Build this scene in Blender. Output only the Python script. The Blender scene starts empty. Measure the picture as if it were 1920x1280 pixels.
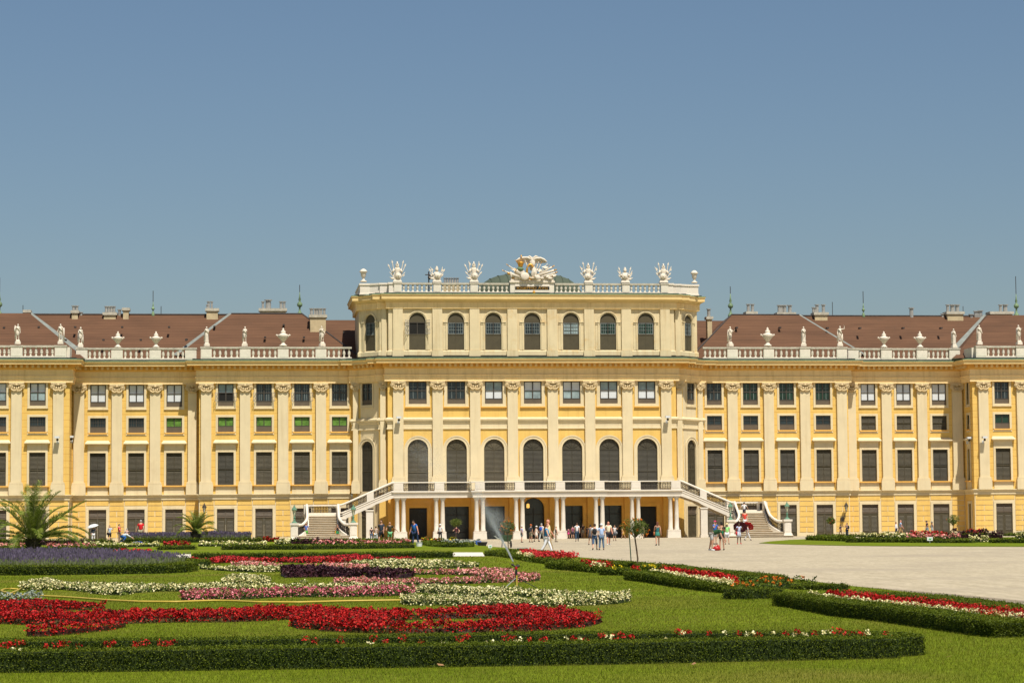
import bpy, bmesh, math, random
import numpy as np
from mathutils import Vector, Matrix
sc = bpy.context.scene
C = sc.collection
random.seed(7); rng = np.random.default_rng(7)
R = math.radians
PI = math.pi

# ------------------------------------------------------------------ camera
CAM = (-26.4938, -223.0776, 1.6)
FPX, PITCH, ROLL, YAW = 4484.94, .07498081, .00767705, .11151287
def ray(x, y):
    a = x-960; b = 640-y
    c, s = math.cos(ROLL), math.sin(ROLL); px = a*c+b*s; py = -a*s+b*c
    c, s = math.cos(PITCH), math.sin(PITCH); fw = FPX*c-py*s; u = FPX*s+py*c
    c, s = math.cos(YAW), math.sin(YAW)
    return (px*c+fw*s, -px*s+fw*c, u)
def F(x, y, Y):            # point of the vertical plane y = Y seen at photo pixel x, y
    d = ray(x, y); t = (Y-CAM[1])/d[1]
    return (CAM[0]+t*d[0], CAM[2]+t*d[2])
def G(x, y, z=0.0):        # point of the level z seen at photo pixel x, y
    d = ray(x, y); t = (z-CAM[2])/d[2]
    return (CAM[0]+t*d[0], CAM[1]+t*d[1])
cd = bpy.data.cameras.new('camera'); cam = bpy.data.objects.new('camera', cd); C.objects.link(cam)
def cam_matrix():
    cy, sy, cp, sp = math.cos(YAW), math.sin(YAW), math.cos(PITCH), math.sin(PITCH)
    Rt = Vector((cy, -sy, 0)); Fw = Vector((sy*cp, cy*cp, sp)); Up = Vector((-sy*sp, -cy*sp, cp))
    c, s = math.cos(ROLL), math.sin(ROLL)
    R2 = c*Rt - s*Up; U2 = s*Rt + c*Up
    m = Matrix((R2, U2, -Fw)).transposed().to_4x4(); m.translation = Vector(CAM); return m
cam.matrix_world = cam_matrix()
cd.sensor_fit = 'HORIZONTAL'; cd.sensor_width = 36; cd.lens = 36*FPX/1920
cd.clip_start = .5; cd.clip_end = 6000
sc.camera = cam
# ------------------------------------------------------------------ light
SUN_EL, SUN_AZ = 61, 15      # azimuth: degrees to the right of straight in front of the facade
w = bpy.data.worlds.new('World'); sc.world = w; w.use_nodes = True
nt = w.node_tree; nt.nodes.clear()
out = nt.nodes.new('ShaderNodeOutputWorld'); bg = nt.nodes.new('ShaderNodeBackground')
sky = nt.nodes.new('ShaderNodeTexSky'); sky.sky_type = 'NISHITA'; sky.sun_disc = False
sky.sun_elevation = R(SUN_EL); sky.sun_rotation = R(180-SUN_AZ)
sky.altitude = 200; sky.air_density = 1.2; sky.dust_density = 1.25; sky.ozone_density = 4.9
bg.inputs[1].default_value = .06
nt.links.new(sky.outputs[0], bg.inputs[0]); nt.links.new(bg.outputs[0], out.inputs[0])
sl = bpy.data.lights.new('sun', 'SUN'); sl.energy = 4.6; sl.angle = R(.5); sl.color = (1, .95, .86)
sun = bpy.data.objects.new('sun', sl); C.objects.link(sun)
sd = Vector((math.sin(R(SUN_AZ))*math.cos(R(SUN_EL)), -math.cos(R(SUN_AZ))*math.cos(R(SUN_EL)), math.sin(R(SUN_EL))))
sun.rotation_euler = sd.to_track_quat('Z', 'Y').to_euler(); sun.location = (0, -100, 120)
vs = sc.view_settings; vs.view_transform = 'Standard'; vs.look = 'None'; vs.exposure = .33; vs.gamma = 1; vs.use_curve_mapping = False

# ------------------------------------------------------------------ materials
def nm(name):
    m = bpy.data.materials.new(name); m.use_nodes = True
    n = m.node_tree.nodes; return m, n, m.node_tree.links, n['Principled BSDF']
def mat(name, c, r=.75, var=.1, scale=1.5, spot=0, spotc=None, streak=0, bump=0, bscale=30, metal=0, spec=.3, stretch=(1, 1, 1)):
    m, n, l, b = nm(name)
    b.inputs['Roughness'].default_value = r; b.inputs['Metallic'].default_value = metal
    b.inputs['Specular IOR Level'].default_value = spec
    tc = n.new('ShaderNodeNewGeometry'); mp = n.new('ShaderNodeMapping'); mp.inputs['Scale'].default_value = stretch
    l.new(tc.outputs['Position'], mp.inputs[0])
    nz = n.new('ShaderNodeTexNoise'); nz.inputs['Scale'].default_value = scale; nz.inputs['Detail'].default_value = 6; nz.inputs['Roughness'].default_value = .65
    l.new(mp.outputs[0], nz.inputs[0])
    cr = n.new('ShaderNodeValToRGB'); cr.color_ramp.elements[0].position = .3; cr.color_ramp.elements[1].position = .7
    cr.color_ramp.elements[0].color = tuple(x*(1-var) for x in c)+(1,); cr.color_ramp.elements[1].color = tuple(min(1, x*(1+var)) for x in c)+(1,)
    l.new(nz.outputs[0], cr.inputs[0]); col = cr.outputs[0]
    if spot:
        n2 = n.new('ShaderNodeTexNoise'); n2.inputs['Scale'].default_value = scale*.6; n2.inputs['Detail'].default_value = 9; n2.inputs['Roughness'].default_value = .75
        l.new(tc.outputs['Position'], n2.inputs[0])
        r2 = n.new('ShaderNodeValToRGB'); r2.color_ramp.elements[0].position = .56; r2.color_ramp.elements[1].position = .72
        r2.color_ramp.elements[1].color = (spot,)*3+(1,); l.new(n2.outputs[0], r2.inputs[0])
        mx = n.new('ShaderNodeMix'); mx.data_type = 'RGBA'; l.new(r2.outputs[0], mx.inputs[0]); l.new(col, mx.inputs[6]); mx.inputs[7].default_value = tuple(spotc)+(1,)
        col = mx.outputs[2]
    if streak:       # rain streaks and old patches
        m3 = n.new('ShaderNodeMapping'); m3.inputs['Scale'].default_value = (2.6, 2.6, .16); l.new(tc.outputs['Position'], m3.inputs[0])
        n4 = n.new('ShaderNodeTexNoise'); n4.inputs['Scale'].default_value = 1; n4.inputs['Detail'].default_value = 5; n4.inputs['Roughness'].default_value = .7; l.new(m3.outputs[0], n4.inputs[0])
        r4 = n.new('ShaderNodeMapRange'); r4.inputs[1].default_value = .5; r4.inputs[2].default_value = .74; r4.inputs[3].default_value = 0; r4.inputs[4].default_value = streak; l.new(n4.outputs[0], r4.inputs[0])
        m4 = n.new('ShaderNodeMix'); m4.data_type = 'RGBA'; m4.blend_type = 'MULTIPLY'; l.new(r4.outputs[0], m4.inputs[0]); l.new(col, m4.inputs[6]); m4.inputs[7].default_value = (.62, .52, .38, 1); col = m4.outputs[2]
    l.new(col, b.inputs['Base Color'])
    if bump:
        n3 = n.new('ShaderNodeTexNoise'); n3.inputs['Scale'].default_value = bscale; n3.inputs['Detail'].default_value = 4
        l.new(tc.outputs['Position'], n3.inputs[0])
        bp = n.new('ShaderNodeBump'); bp.inputs['Strength'].default_value = bump; bp.inputs['Distance'].default_value = .02
        l.new(n3.outputs[0], bp.inputs['Height']); l.new(bp.outputs[0], b.inputs['Normal'])
    return m
def leafmat(name, cols, r=.6, trans=.0, patch=0, patchc=None, pscale=.6):
    m, n, l, b = nm(name)
    b.inputs['Roughness'].default_value = r; b.inputs['Specular IOR Level'].default_value = .15
    g = n.new('ShaderNodeNewGeometry'); cr = n.new('ShaderNodeValToRGB'); e = cr.color_ramp.elements
    k = len(cols)
    while len(e) < k: e.new(.5)
    for i, c in enumerate(cols): e[i].position = i/(k-1); e[i].color = tuple(c)+(1,)
    l.new(g.outputs['Random Per Island'], cr.inputs[0]); col = cr.outputs[0]
    if patch:
        nz = n.new('ShaderNodeTexNoise'); nz.inputs['Scale'].default_value = pscale; nz.inputs['Detail'].default_value = 5
        l.new(g.outputs['Position'], nz.inputs[0])
        r2 = n.new('ShaderNodeValToRGB'); r2.color_ramp.elements[0].position = .45; r2.color_ramp.elements[1].position = .68
        r2.color_ramp.elements[1].color = (patch,)*3+(1,); l.new(nz.outputs[0], r2.inputs[0])
        mx = n.new('ShaderNodeMix'); mx.data_type = 'RGBA'; l.new(r2.outputs[0], mx.inputs[0]); l.new(col, mx.inputs[6]); mx.inputs[7].default_value = tuple(patchc)+(1,)
        col = mx.outputs[2]
    l.new(col, b.inputs['Base Color'])
    if trans:
        ts = n.new('ShaderNodeBsdfTranslucent'); l.new(col, ts.inputs[0]); ms = n.new('ShaderNodeMixShader'); ms.inputs[0].default_value = trans
        l.new(b.outputs[0], ms.inputs[1]); l.new(ts.outputs[0], ms.inputs[2])
        l.new(ms.outputs[0], n['Material Output'].inputs[0])
    return m
def joints(m, step, z0, width, factor, off=0):      # horizontal joint lines of the masonry, every step metres
    n, l = m.node_tree.nodes, m.node_tree.links; b = n['Principled BSDF']
    src = b.inputs['Base Color'].links[0].from_socket
    g = n.new('ShaderNodeNewGeometry'); s = n.new('ShaderNodeSeparateXYZ'); l.new(g.outputs['Position'], s.inputs[0])
    a = n.new('ShaderNodeMath'); a.operation = 'SUBTRACT'; l.new(s.outputs[2], a.inputs[0]); a.inputs[1].default_value = z0
    d = n.new('ShaderNodeMath'); d.operation = 'DIVIDE'; l.new(a.outputs[0], d.inputs[0]); d.inputs[1].default_value = step
    f = n.new('ShaderNodeMath'); f.operation = 'FRACT'; l.new(d.outputs[0], f.inputs[0])
    c = n.new('ShaderNodeMath'); c.operation = 'LESS_THAN'; l.new(f.outputs[0], c.inputs[0]); c.inputs[1].default_value = width/step
    mx = n.new('ShaderNodeMix'); mx.data_type = 'RGBA'; mx.blend_type = 'MULTIPLY'; l.new(c.outputs[0], mx.inputs[0]); l.new(src, mx.inputs[6])
    mx.inputs[7].default_value = tuple(factor)+(1,); l.new(mx.outputs[2], b.inputs['Base Color'])
    return m
YEL = (.73, .48, .13); CRM = (.68, .565, .35); WHT = (.70, .63, .52)
M = {}
M['yellow'] = joints(mat('yellow_plaster', YEL, .85, .07, .8, .5, (.58, .36, .11), .35), .62, 4.3, .04, (.80, .66, .5))
M['yellow_plain'] = mat('yellow_plaster_smooth', YEL, .85, .07, .8, .5, (.58, .36, .11), .35)
M['ochre'] = mat('ochre_plaster', (.80, .44, .095), .85, .09, 1.2)
M['cream'] = mat('cream_plaster', CRM, .85, .06, .7, .4, (.58, .44, .25), .3)
M['pale'] = mat('pale_cream_plaster', (.645, .535, .325), .85, .07, .8, .8, (.58, .37, .13), .5)
M['capital'] = mat('capital_plaster', (.64, .50, .28), .85, .1, 3, .4, (.45, .33, .17))
M['cornice'] = mat('cornice_plaster', (.70, .51, .225), .85, .08, .9, .3, (.56, .41, .2))
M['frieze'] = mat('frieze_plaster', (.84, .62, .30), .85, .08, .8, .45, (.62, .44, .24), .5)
M['stone'] = mat('white_stone', WHT, .8, .07, 1.2, .3, (.62, .54, .42))
M['baluster'] = mat('baluster_stone', (.68, .62, .50), .8, .08, 3, .35, (.50, .44, .34))
M['weathered'] = mat('weathered_stone', (.46, .42, .33), .9, .25, 2.5, .5, (.2, .17, .12))
M['statue'] = mat('statue_stone', (.68, .60, .48), .75, .08, 4, .3, (.55, .5, .42))
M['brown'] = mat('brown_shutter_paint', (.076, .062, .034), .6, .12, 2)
M['brown_lit'] = mat('brown_panel_paint', (.12, .092, .062), .6, .12, 2)  # lighter brown of window aprons and door transoms
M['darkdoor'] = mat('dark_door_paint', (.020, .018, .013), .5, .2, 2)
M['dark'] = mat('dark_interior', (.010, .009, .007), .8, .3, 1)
M['glass'] = mat('window_glass', (.022, .032, .034), .12, .5, .9, spec=.6)
M['glass_green'] = mat('greenish_glass', (.012, .035, .020), .15, .5, .9, spec=.6)
M['blind_white'] = mat('white_blind', (.62, .64, .64), .5, .05, 2)
M['blind_grey'] = mat('grey_blind', (.27, .34, .34), .35, .35, 1.4)
M['blind_green'] = mat('green_blind', (.10, .20, .030), .5, .5, 2.6)
M['sash'] = mat('sash_paint', (.062, .052, .040), .5, .1, 3)
M['sash_white'] = mat('pale_sash_paint', (.55, .52, .45), .5, .1, 3)
M['sash_grey'] = mat('grey_inner_sash', (.21, .235, .22), .5, .3, 2)
M['copper'] = mat('green_copper', (.17, .25, .13), .6, .35, 1.2, .6, (.03, .04, .03))
M['copper_dark'] = mat('dark_copper', (.030, .035, .028), .6, .3, 2)
M['dome'] = mat('dome_copper', (.075, .092, .060), .7, .12, .8)
M['roof'] = joints(mat('roof_tiles', (.122, .060, .031), .9, .22, .8, .5, (.080, .048, .030), stretch=(.25, 1, 2)), .17, 0, .05, (.72, .66, .62))
M['ridge'] = mat('ridge_tiles', (.06, .05, .045), .9, .3, 3)
M['flash'] = mat('zinc_flashing', (.20, .215, .19), .6, .25, 1)
M['chimney'] = mat('chimney_plaster', (.52, .41, .24), .9, .15, 1.5)
M['pipe'] = mat('steel_pipe', (.42, .40, .36), .4, .2, 5, metal=.4)
M['iron'] = mat('wrought_iron', (.045, .036, .028), .6, .2, 5)
M['gold'] = mat('gilding', (.55, .29, .05), .4, .3, 5, metal=.5)
M['patina'] = mat('lantern_patina', (.11, .22, .14), .6, .3, 6)
M['lampglass'] = mat('lantern_glass', (.62, .58, .42), .3, .15, 6)
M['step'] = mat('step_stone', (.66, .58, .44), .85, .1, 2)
M['riser'] = mat('step_riser_shade', (.36, .26, .15), .85, .15, 2)  # riser tone carries the shade below the nosings in its colour

# ------------------------------------------------------------------ mesh helpers
class MB:
    def __init__(s): s.v = []; s.f = []; s.m = []
    def add(s, vs, fs, mi=0):
        o = len(s.v); s.v += [tuple(p) for p in vs]; s.f += [tuple(o+i for i in f) for f in fs]; s.m += [mi]*len(fs)
    def box(s, x0, x1, y0, y1, z0, z1, mi=0):
        v = [(x, y, z) for z in (z0, z1) for y in (y0, y1) for x in (x0, x1)]
        s.add(v, [(0, 1, 5, 4), (1, 3, 7, 5), (3, 2, 6, 7), (2, 0, 4, 6), (4, 5, 7, 6), (0, 2, 3, 1)], mi)
    def taper(s, cx, cy, z0, z1, a0, b0, a1, b1, mi=0):
        v = [(cx+sx*a, cy+sy*b, z) for z, a, b in ((z0, a0, b0), (z1, a1, b1)) for sy in (-1, 1) for sx in (-1, 1)]
        s.add(v, [(0, 1, 5, 4), (1, 3, 7, 5), (3, 2, 6, 7), (2, 0, 4, 6), (4, 5, 7, 6), (0, 2, 3, 1)], mi)
    def quad(s, a, b, c, d, mi=0): s.add([a, b, c, d], [(0, 1, 2, 3)], mi)
    def poly(s, pts, mi=0): s.add(pts, [tuple(range(len(pts)))], mi)
    def lathe(s, cx, cy, prof, n=10, mi=0, sy=1.0, cz=0):
        vs = []; fs = []
        for r, z in prof:
            for k in range(n):
                a = 2*PI*k/n; vs.append((cx+r*math.cos(a), cy+sy*r*math.sin(a), cz+z))
        for i in range(len(prof)-1):
            for k in range(n): fs.append((i*n+k, i*n+(k+1) % n, (i+1)*n+(k+1) % n, (i+1)*n+k))
        fs.append(tuple(range(n))[::-1]); fs.append(tuple((len(prof)-1)*n+k for k in range(n)))
        s.add(vs, fs, mi)
    def tube(s, pts, rad, n=6, mi=0, cap=True):
        pts = [Vector(p) for p in pts]; vs = []; fs = []
        if not hasattr(rad, '__len__'): rad = [rad]*len(pts)
        for i, p in enumerate(pts):
            t = (pts[min(i+1, len(pts)-1)]-pts[max(i-1, 0)])
            if t.length < 1e-9: t = Vector((0, 0, 1))
            t.normalize(); up = Vector((0, 0, 1)) if abs(t.z) < .9 else Vector((0, 1, 0))
            a = t.cross(up).normalized(); b = t.cross(a)
            for k in range(n):
                q = 2*PI*k/n; vs.append(p+rad[i]*(math.cos(q)*a+math.sin(q)*b))
        for i in range(len(pts)-1):
            for k in range(n): fs.append((i*n+k, i*n+(k+1) % n, (i+1)*n+(k+1) % n, (i+1)*n+k))
        if cap: fs.append(tuple(range(n))[::-1]); fs.append(tuple((len(pts)-1)*n+k for k in range(n)))
        s.add(vs, fs, mi)
    def ball(s, c, r, n=8, m=6, mi=0):
        if not hasattr(r, '__len__'): r = (r, r, r)
        vs = [(c[0], c[1], c[2]-r[2])]; fs = []
        for j in range(1, m):
            t = PI*j/m-PI/2
            for k in range(n):
                a = 2*PI*k/n; vs.append((c[0]+r[0]*math.cos(t)*math.cos(a), c[1]+r[1]*math.cos(t)*math.sin(a), c[2]+r[2]*math.sin(t)))
        vs.append((c[0], c[1], c[2]+r[2])); L = len(vs)-1
        for k in range(n):
            fs.append((0, 1+(k+1) % n, 1+k)); fs.append((L, L-n+k, L-n+(k+1) % n))
            for j in range(m-2): a = 1+j*n; fs.append((a+k, a+(k+1) % n, a+n+(k+1) % n, a+n+k))
        s.add(vs, fs, mi)
    def mesh(s, name, mats, smooth=False):
        me = bpy.data.meshes.new(name); me.from_pydata(s.v, [], s.f)
        for m in mats: me.materials.append(M[m] if isinstance(m, str) else m)
        if len(mats) > 1: me.polygons.foreach_set('material_index', s.m)
        me.update()
        bm = bmesh.new(); bm.from_mesh(me); bmesh.ops.recalc_face_normals(bm, faces=bm.faces); bm.to_mesh(me); bm.free()
        if smooth: me.polygons.foreach_set('use_smooth', [True]*len(me.polygons)); 
        return me
def put(me, name, parent=None, loc=(0, 0, 0), rz=0, sc_=None):
    o = bpy.data.objects.new(name, me); C.objects.link(o); o.location = loc; o.rotation_euler = (0, 0, rz)
    if sc_: o.scale = sc_ if hasattr(sc_, '__len__') else (sc_,)*3
    if parent: o.parent = parent
    return o
def build(mb, name, mats, parent=None, loc=(0, 0, 0), rz=0, smooth=False):
    return put(mb.mesh(name, mats if isinstance(mats, (list, tuple)) else [mats], smooth), name, parent, loc, rz)
def tag(o, label=None, cat=None, group=None, kind=None):
    if label: o['label'] = label
    if cat: o['category'] = cat
    if group: o['group'] = group
    if kind: o['kind'] = kind
    return o
def empty(name, loc=(0, 0, 0), rz=0):
    o = bpy.data.objects.new(name, None); C.objects.link(o); o.location = loc; o.rotation_euler = (0, 0, rz); o.empty_display_size = .3; return o
def fastmesh(name, V, Q, mats, mi=None):
    me = bpy.data.meshes.new(name); n = len(V); k = Q.shape[1]; m = len(Q)
    me.vertices.add(n); me.vertices.foreach_set('co', V.astype(np.float32).ravel())
    me.loops.add(m*k); me.loops.foreach_set('vertex_index', Q.astype(np.int32).ravel())
    me.polygons.add(m); me.polygons.foreach_set('loop_start', np.arange(0, m*k, k, dtype=np.int32))
    try: me.polygons.foreach_set('loop_total', np.full(m, k, dtype=np.int32))
    except Exception: pass
    for q in mats: me.materials.append(M[q] if isinstance(q, str) else q)
    if mi is not None: me.polygons.foreach_set('material_index', mi.astype(np.int32))
    me.update(calc_edges=True); return me
def offset_path(path, d):
    out = []; n = len(path)
    for i, p in enumerate(path):
        def nn(a, b):
            dx, dy = b[0]-a[0], b[1]-a[1]; L = math.hypot(dx, dy); return (dy/L, -dx/L)
        n1 = nn(path[i-1], p) if i > 0 else nn(p, path[i+1]); n2 = nn(p, path[i+1]) if i < n-1 else n1
        k = 1+n1[0]*n2[0]+n1[1]*n2[1]
        out.append((p[0]+d*(n1[0]+n2[0])/k, p[1]+d*(n1[1]+n2[1])/k))
    return out
def sweep(mb, path, prof, mi=0):       # prof: (outset, z)
    rows = [[(x, y, z) for x, y in offset_path(path, o)] for o, z in prof]
    for a, b in zip(rows, rows[1:]):
        for i in range(len(path)-1): mb.quad(a[i], a[i+1], b[i+1], b[i], mi)

# ------------------------------------------------------------------ the palace
YA, YB, YC, YE = 0.0, 1.357, -3.392, -1.668
palace = empty('palace', (0, 0, 0))
tag(palace, 'long yellow baroque palace with cream pilasters, brown tiled roofs and raised central block', 'palace')
half = [(13.44, YC), (13.44, -2.75), (14.2, -2.75), (14.2, -2.35), (16.1, -.45), (16.55, -.45), (16.55, YA), (30.7, YA), (30.7, YB), (42.4, YB), (42.4, YE), (56, YE)]
full = [(-x, y) for x, y in reversed(half)]+half

def wallpiece(mb, p0, p1, z0, z1, holes=(), rev=.22, mi=0, mj=None):
    mj = mi if mj is None else mj
    L = math.hypot(p1[0]-p0[0], p1[1]-p0[1]); dx, dy = (p1[0]-p0[0])/L, (p1[1]-p0[1])/L
    def P(u, z, d=0): return (p0[0]+dx*u-dy*d, p0[1]+dy*u+dx*d, z)
    us = sorted({0, L} | {h[0] for h in holes} | {h[1] for h in holes}); zs = sorted({z0, z1} | {h[2] for h in holes} | {h[3] for h in holes})
    for a, b in zip(us, us[1:]):
        for c, d in zip(zs, zs[1:]):
            um, zm = (a+b)/2, (c+d)/2
            if not any(h[0] < um < h[1] and h[2] < zm < h[3] for h in holes): mb.quad(P(a, c), P(b, c), P(b, d), P(a, d), mi)
    for h in holes:
        a, b, c, d = h[:4]
        if len(h) > 4 and h[4]:
            r = (b-a)/2; um = (a+b)/2; zs_ = d-r; N = 14
            arc = [(um-r*math.cos(PI*i/N), zs_+r*math.sin(PI*i/N)) for i in range(N+1)]
            for (u1, w1), (u2, w2) in zip(arc, arc[1:]):
                mb.quad(P(u1, w1), P(u2, w2), P(u2, d), P(u1, d), mi); mb.quad(P(u1, w1), P(u2, w2), P(u2, w2, rev), P(u1, w1, rev), mj)
            d = zs_
        else: mb.quad(P(a, d), P(b, d), P(b, d, rev), P(a, d, rev), mj)
        mb.quad(P(a, c), P(a, d), P(a, d, rev), P(a, c, rev), mj); mb.quad(P(b, c), P(b, d), P(b, d, rev), P(b, c, rev), mj)
        mb.quad(P(a, c), P(b, c), P(b, c, rev), P(a, c, rev), mj)

# --- window part builders, local frame: x along the wall, -y outwards, z up from the bottom of the opening
def arcpts(w, h, arch, N=14):
    if not arch: return [(-w/2, 0), (-w/2, h), (w/2, h), (w/2, 0)]
    r = w/2; return [(-r, 0)]+[(-r*math.cos(PI*i/N), h-r+r*math.sin(PI*i/N)) for i in range(N+1)]+[(r, 0)]
def ring(mb, w, h, arch, t, y0, y1, mi=0, bottom=0):
    """surround of width t round an opening, from depth y0 (wall) out to y1"""
    a = arcpts(w, h, arch)
    if arch:
        r = w/2; N = 14; b = [(-r-t, 0)]+[(-(r+t)*math.cos(PI*i/N), h-r+(r+t)*math.sin(PI*i/N)) for i in range(N+1)]+[(r+t, 0)]
    else: b = [(-w/2-t, 0), (-w/2-t, h+t), (w/2+t, h+t), (w/2+t, 0)]
    for i in range(len(a)-1):
        p, q, s, u = a[i], a[i+1], b[i+1], b[i]
        mb.quad((p[0], y1, p[1]), (q[0], y1, q[1]), (s[0], y1, s[1]), (u[0], y1, u[1]), mi)
        mb.quad((u[0], y1, u[1]), (s[0], y1, s[1]), (s[0], y0, s[1]), (u[0], y0, u[1]), mi)
        mb.quad((p[0], y1, p[1]), (q[0], y1, q[1]), (q[0], y0, q[1]), (p[0], y0, p[1]), mi)
    for sx in (-1, 1): mb.quad((sx*w/2, y0, 0), (sx*w/2, y1, 0), (sx*(w/2+t), y1, 0), (sx*(w/2+t), y0, 0), mi)
    if bottom: mb.box(-w/2-t, w/2+t, y1, y0, -bottom, 0, mi)
def panel(mb, w, h, arch, y, z0=0, mi=0):
    a = [(x, z) for x, z in arcpts(w, h, arch)]
    if z0: a = [(x, max(z, z0)) for x, z in a]
    mb.poly([(x, y, z) for x, z in a], mi)
CH = {}
sr = random.Random(3)
def shade(): return sr.choice(['brown', 'brown', 'brown_b', 'brown_c'])
M['dentil_shadow'] = mat('orange_dentil_shadow', (.66, .37, .085), .85, .08, .9); M['brown_b'] = mat('brown_shutter_paint_faded', (.094, .078, .048), .65, .2, 1.1); M['brown_c'] = mat('brown_shutter_paint_dark', (.058, .050, .032), .6, .2, 1.3)
def cached(key, fn):
    if key not in CH: CH[key] = fn()
    return CH[key]
def shutter_mesh(w, h, arch, m='brown'):
    def fn():
        mb = MB(); panel(mb, w, h, arch, .13)
        hh = h-(w/2 if arch else 0); mid = hh*.47; t = .05
        for x in (-w/2+.035, -.02, w/2-.075): mb.box(x, x+.045, .07, .128, 0, hh if not arch else hh)
        for z in (0, mid-.03, hh-.07): mb.box(-w/2+.03, w/2-.03, .06, .127, z, z+.08)
        z = .12
        while z < hh-.12:
            if abs(z-mid) > .08:
                for sx in (-1, 1):
                    x0, x1 = sorted((sx*.03, sx*(w/2-.08)))
                    mb.add([(x0, .115, z), (x1, .115, z), (x1, .075, z-.05), (x0, .075, z-.05)], [(0, 1, 2, 3)])
            z += .115
        if arch:
            r = w/2-.05
            for i in range(1, 6):
                a = PI*i/6; mb.tube([(0, .11, hh), (-r*math.cos(a), .11, hh+r*math.sin(a))], .018, 4)
            N = 12; mb.tube([(-r*math.cos(PI*i/N), .11, hh+r*math.sin(PI*i/N)) for i in range(N+1)], .03, 4)
        return mb.mesh('shutter', [m])
    return cached(('shutter', w, h, arch, m), fn)
def sash_mesh(w, h, cols, rows, z0=0, arch=False, m='sash', t=.055):
    """frame with two leaves; cols x rows panes in each leaf"""
    def fn():
        mb = MB(); hh = h-(w/2 if arch else 0)
        for x in (-w/2, -.035, w/2-.07): mb.box(x, x+.07, .07, .14, z0, hh)
        for z in (z0, hh-.07): mb.box(-w/2+.001, w/2-.001, .072, .138, z, z+.07)
        for sx in (-1, 1):
            lw = w/2-.105; x0 = .035 if sx > 0 else -w/2+.07
            for i in range(1, cols): x = x0+lw*i/cols; mb.box(x-t*.25, x+t*.25, .08, .13, z0+.07, hh-.07)
            for j in range(1, rows): z = z0+.07+(hh-.07-z0-.07)*j/rows; mb.box(x0, x0+lw, .081, .131, z-t*.25, z+t*.25)
        return mb.mesh('sash', [m])
    return cached(('sash', w, h, cols, rows, z0, arch, m, t), fn)
def quadmesh(name, x0, x1, y, z0, z1, m):
    def fn():
        mb = MB(); mb.quad((x0, y, z0), (x1, y, z0), (x1, y, z1), (x0, y, z1)); return mb.mesh(name, [m])
    return cached((name, x0, x1, y, z0, z1, m), fn)
def boxmesh(name, x0, x1, y0, y1, z0, z1, m):
    def fn():
        mb = MB(); mb.box(x0, x1, y0, y1, z0, z1); return mb.mesh(name, [m])
    return cached((name, x0, x1, y0, y1, z0, z1, m), fn)

def low_window(x, y, rz, w=1.46, h=3.03):
    def fn():
        mb = MB(); ring(mb, w, h, False, .2, 0, -.06); ring(mb, w, h, False, .07, -.06, -.09)
        mb.box(-w/2-.2, w/2+.2, -.05, 0, h+.203, h+.82); mb.box(-w/2-.16, w/2+.16, -.07, -.05, h+.27, h+.76)
        mb.box(-w/2-.2, w/2+.2, -.06, 0, -.86, -.1)
        return mb.mesh('window', ['cream'])
    o = put(cached(('lw', w), fn), 'window', palace, (x, y, 5.15), rz)
    def hood():
        mb = MB(); a, b = w/2+.26, w/2+.42
        mb.box(-b, b, -.40, 0, h+.82, h+.90); mb.box(-a-.05, a+.05, -.2, 0, h+.74, h+.82)
        mb.add([(-b, -.40, h+.9), (b, -.40, h+.9), (a, -.02, h+1.15), (-a, -.02, h+1.15), (-b, 0, h+.9), (b, 0, h+.9)], [(0, 1, 2, 3), (0, 3, 4), (1, 5, 2)])
        return mb.mesh('hood', ['cream'])
    put(cached(('hood', w), hood), 'hood', o)
    put(boxmesh('sill', -w/2-.36, w/2+.36, -.26, 0, -.10, 0, 'ochre'), 'sill', o)
    put(shutter_mesh(w, h, False, shade()), 'shutter', o); return o
def mid_window(x, y, rz, style, w=1.44, h=1.37):
    def fn():
        mb = MB(); ring(mb, w, h, False, .14, 0, -.05, bottom=.0); ring(mb, w, h+.0, False, .21, 0, -.03)
        mb.box(-w/2-.21, w/2+.21, -.05, 0, -.26, -.12); return mb.mesh('window', ['cream'])
    o = put(cached(('mw', w), fn), 'window', palace, (x, y, 10.05), rz)
    put(boxmesh('sill', -w/2-.12, w/2+.12, -.12, 0, -.12, 0, 'ochre'), 'sill', o)
    if style == 'closed': put(shutter_mesh(w, h, False), 'shutter', o); return o
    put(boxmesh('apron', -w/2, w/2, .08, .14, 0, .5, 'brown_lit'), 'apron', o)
    lat = style == 'lattice'
    put(sash_mesh(w, h, 3 if lat else 1, 2 if lat else 2 if style == 'dark' else 1, .5, False, 'sash'), 'sash', o)
    put(quadmesh('pane', -w/2, w/2, .13, .5, h, {'green': 'blind_green', 'dkgreen': 'glass_green'}.get(style, 'glass')), 'pane', o)
    return o
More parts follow.
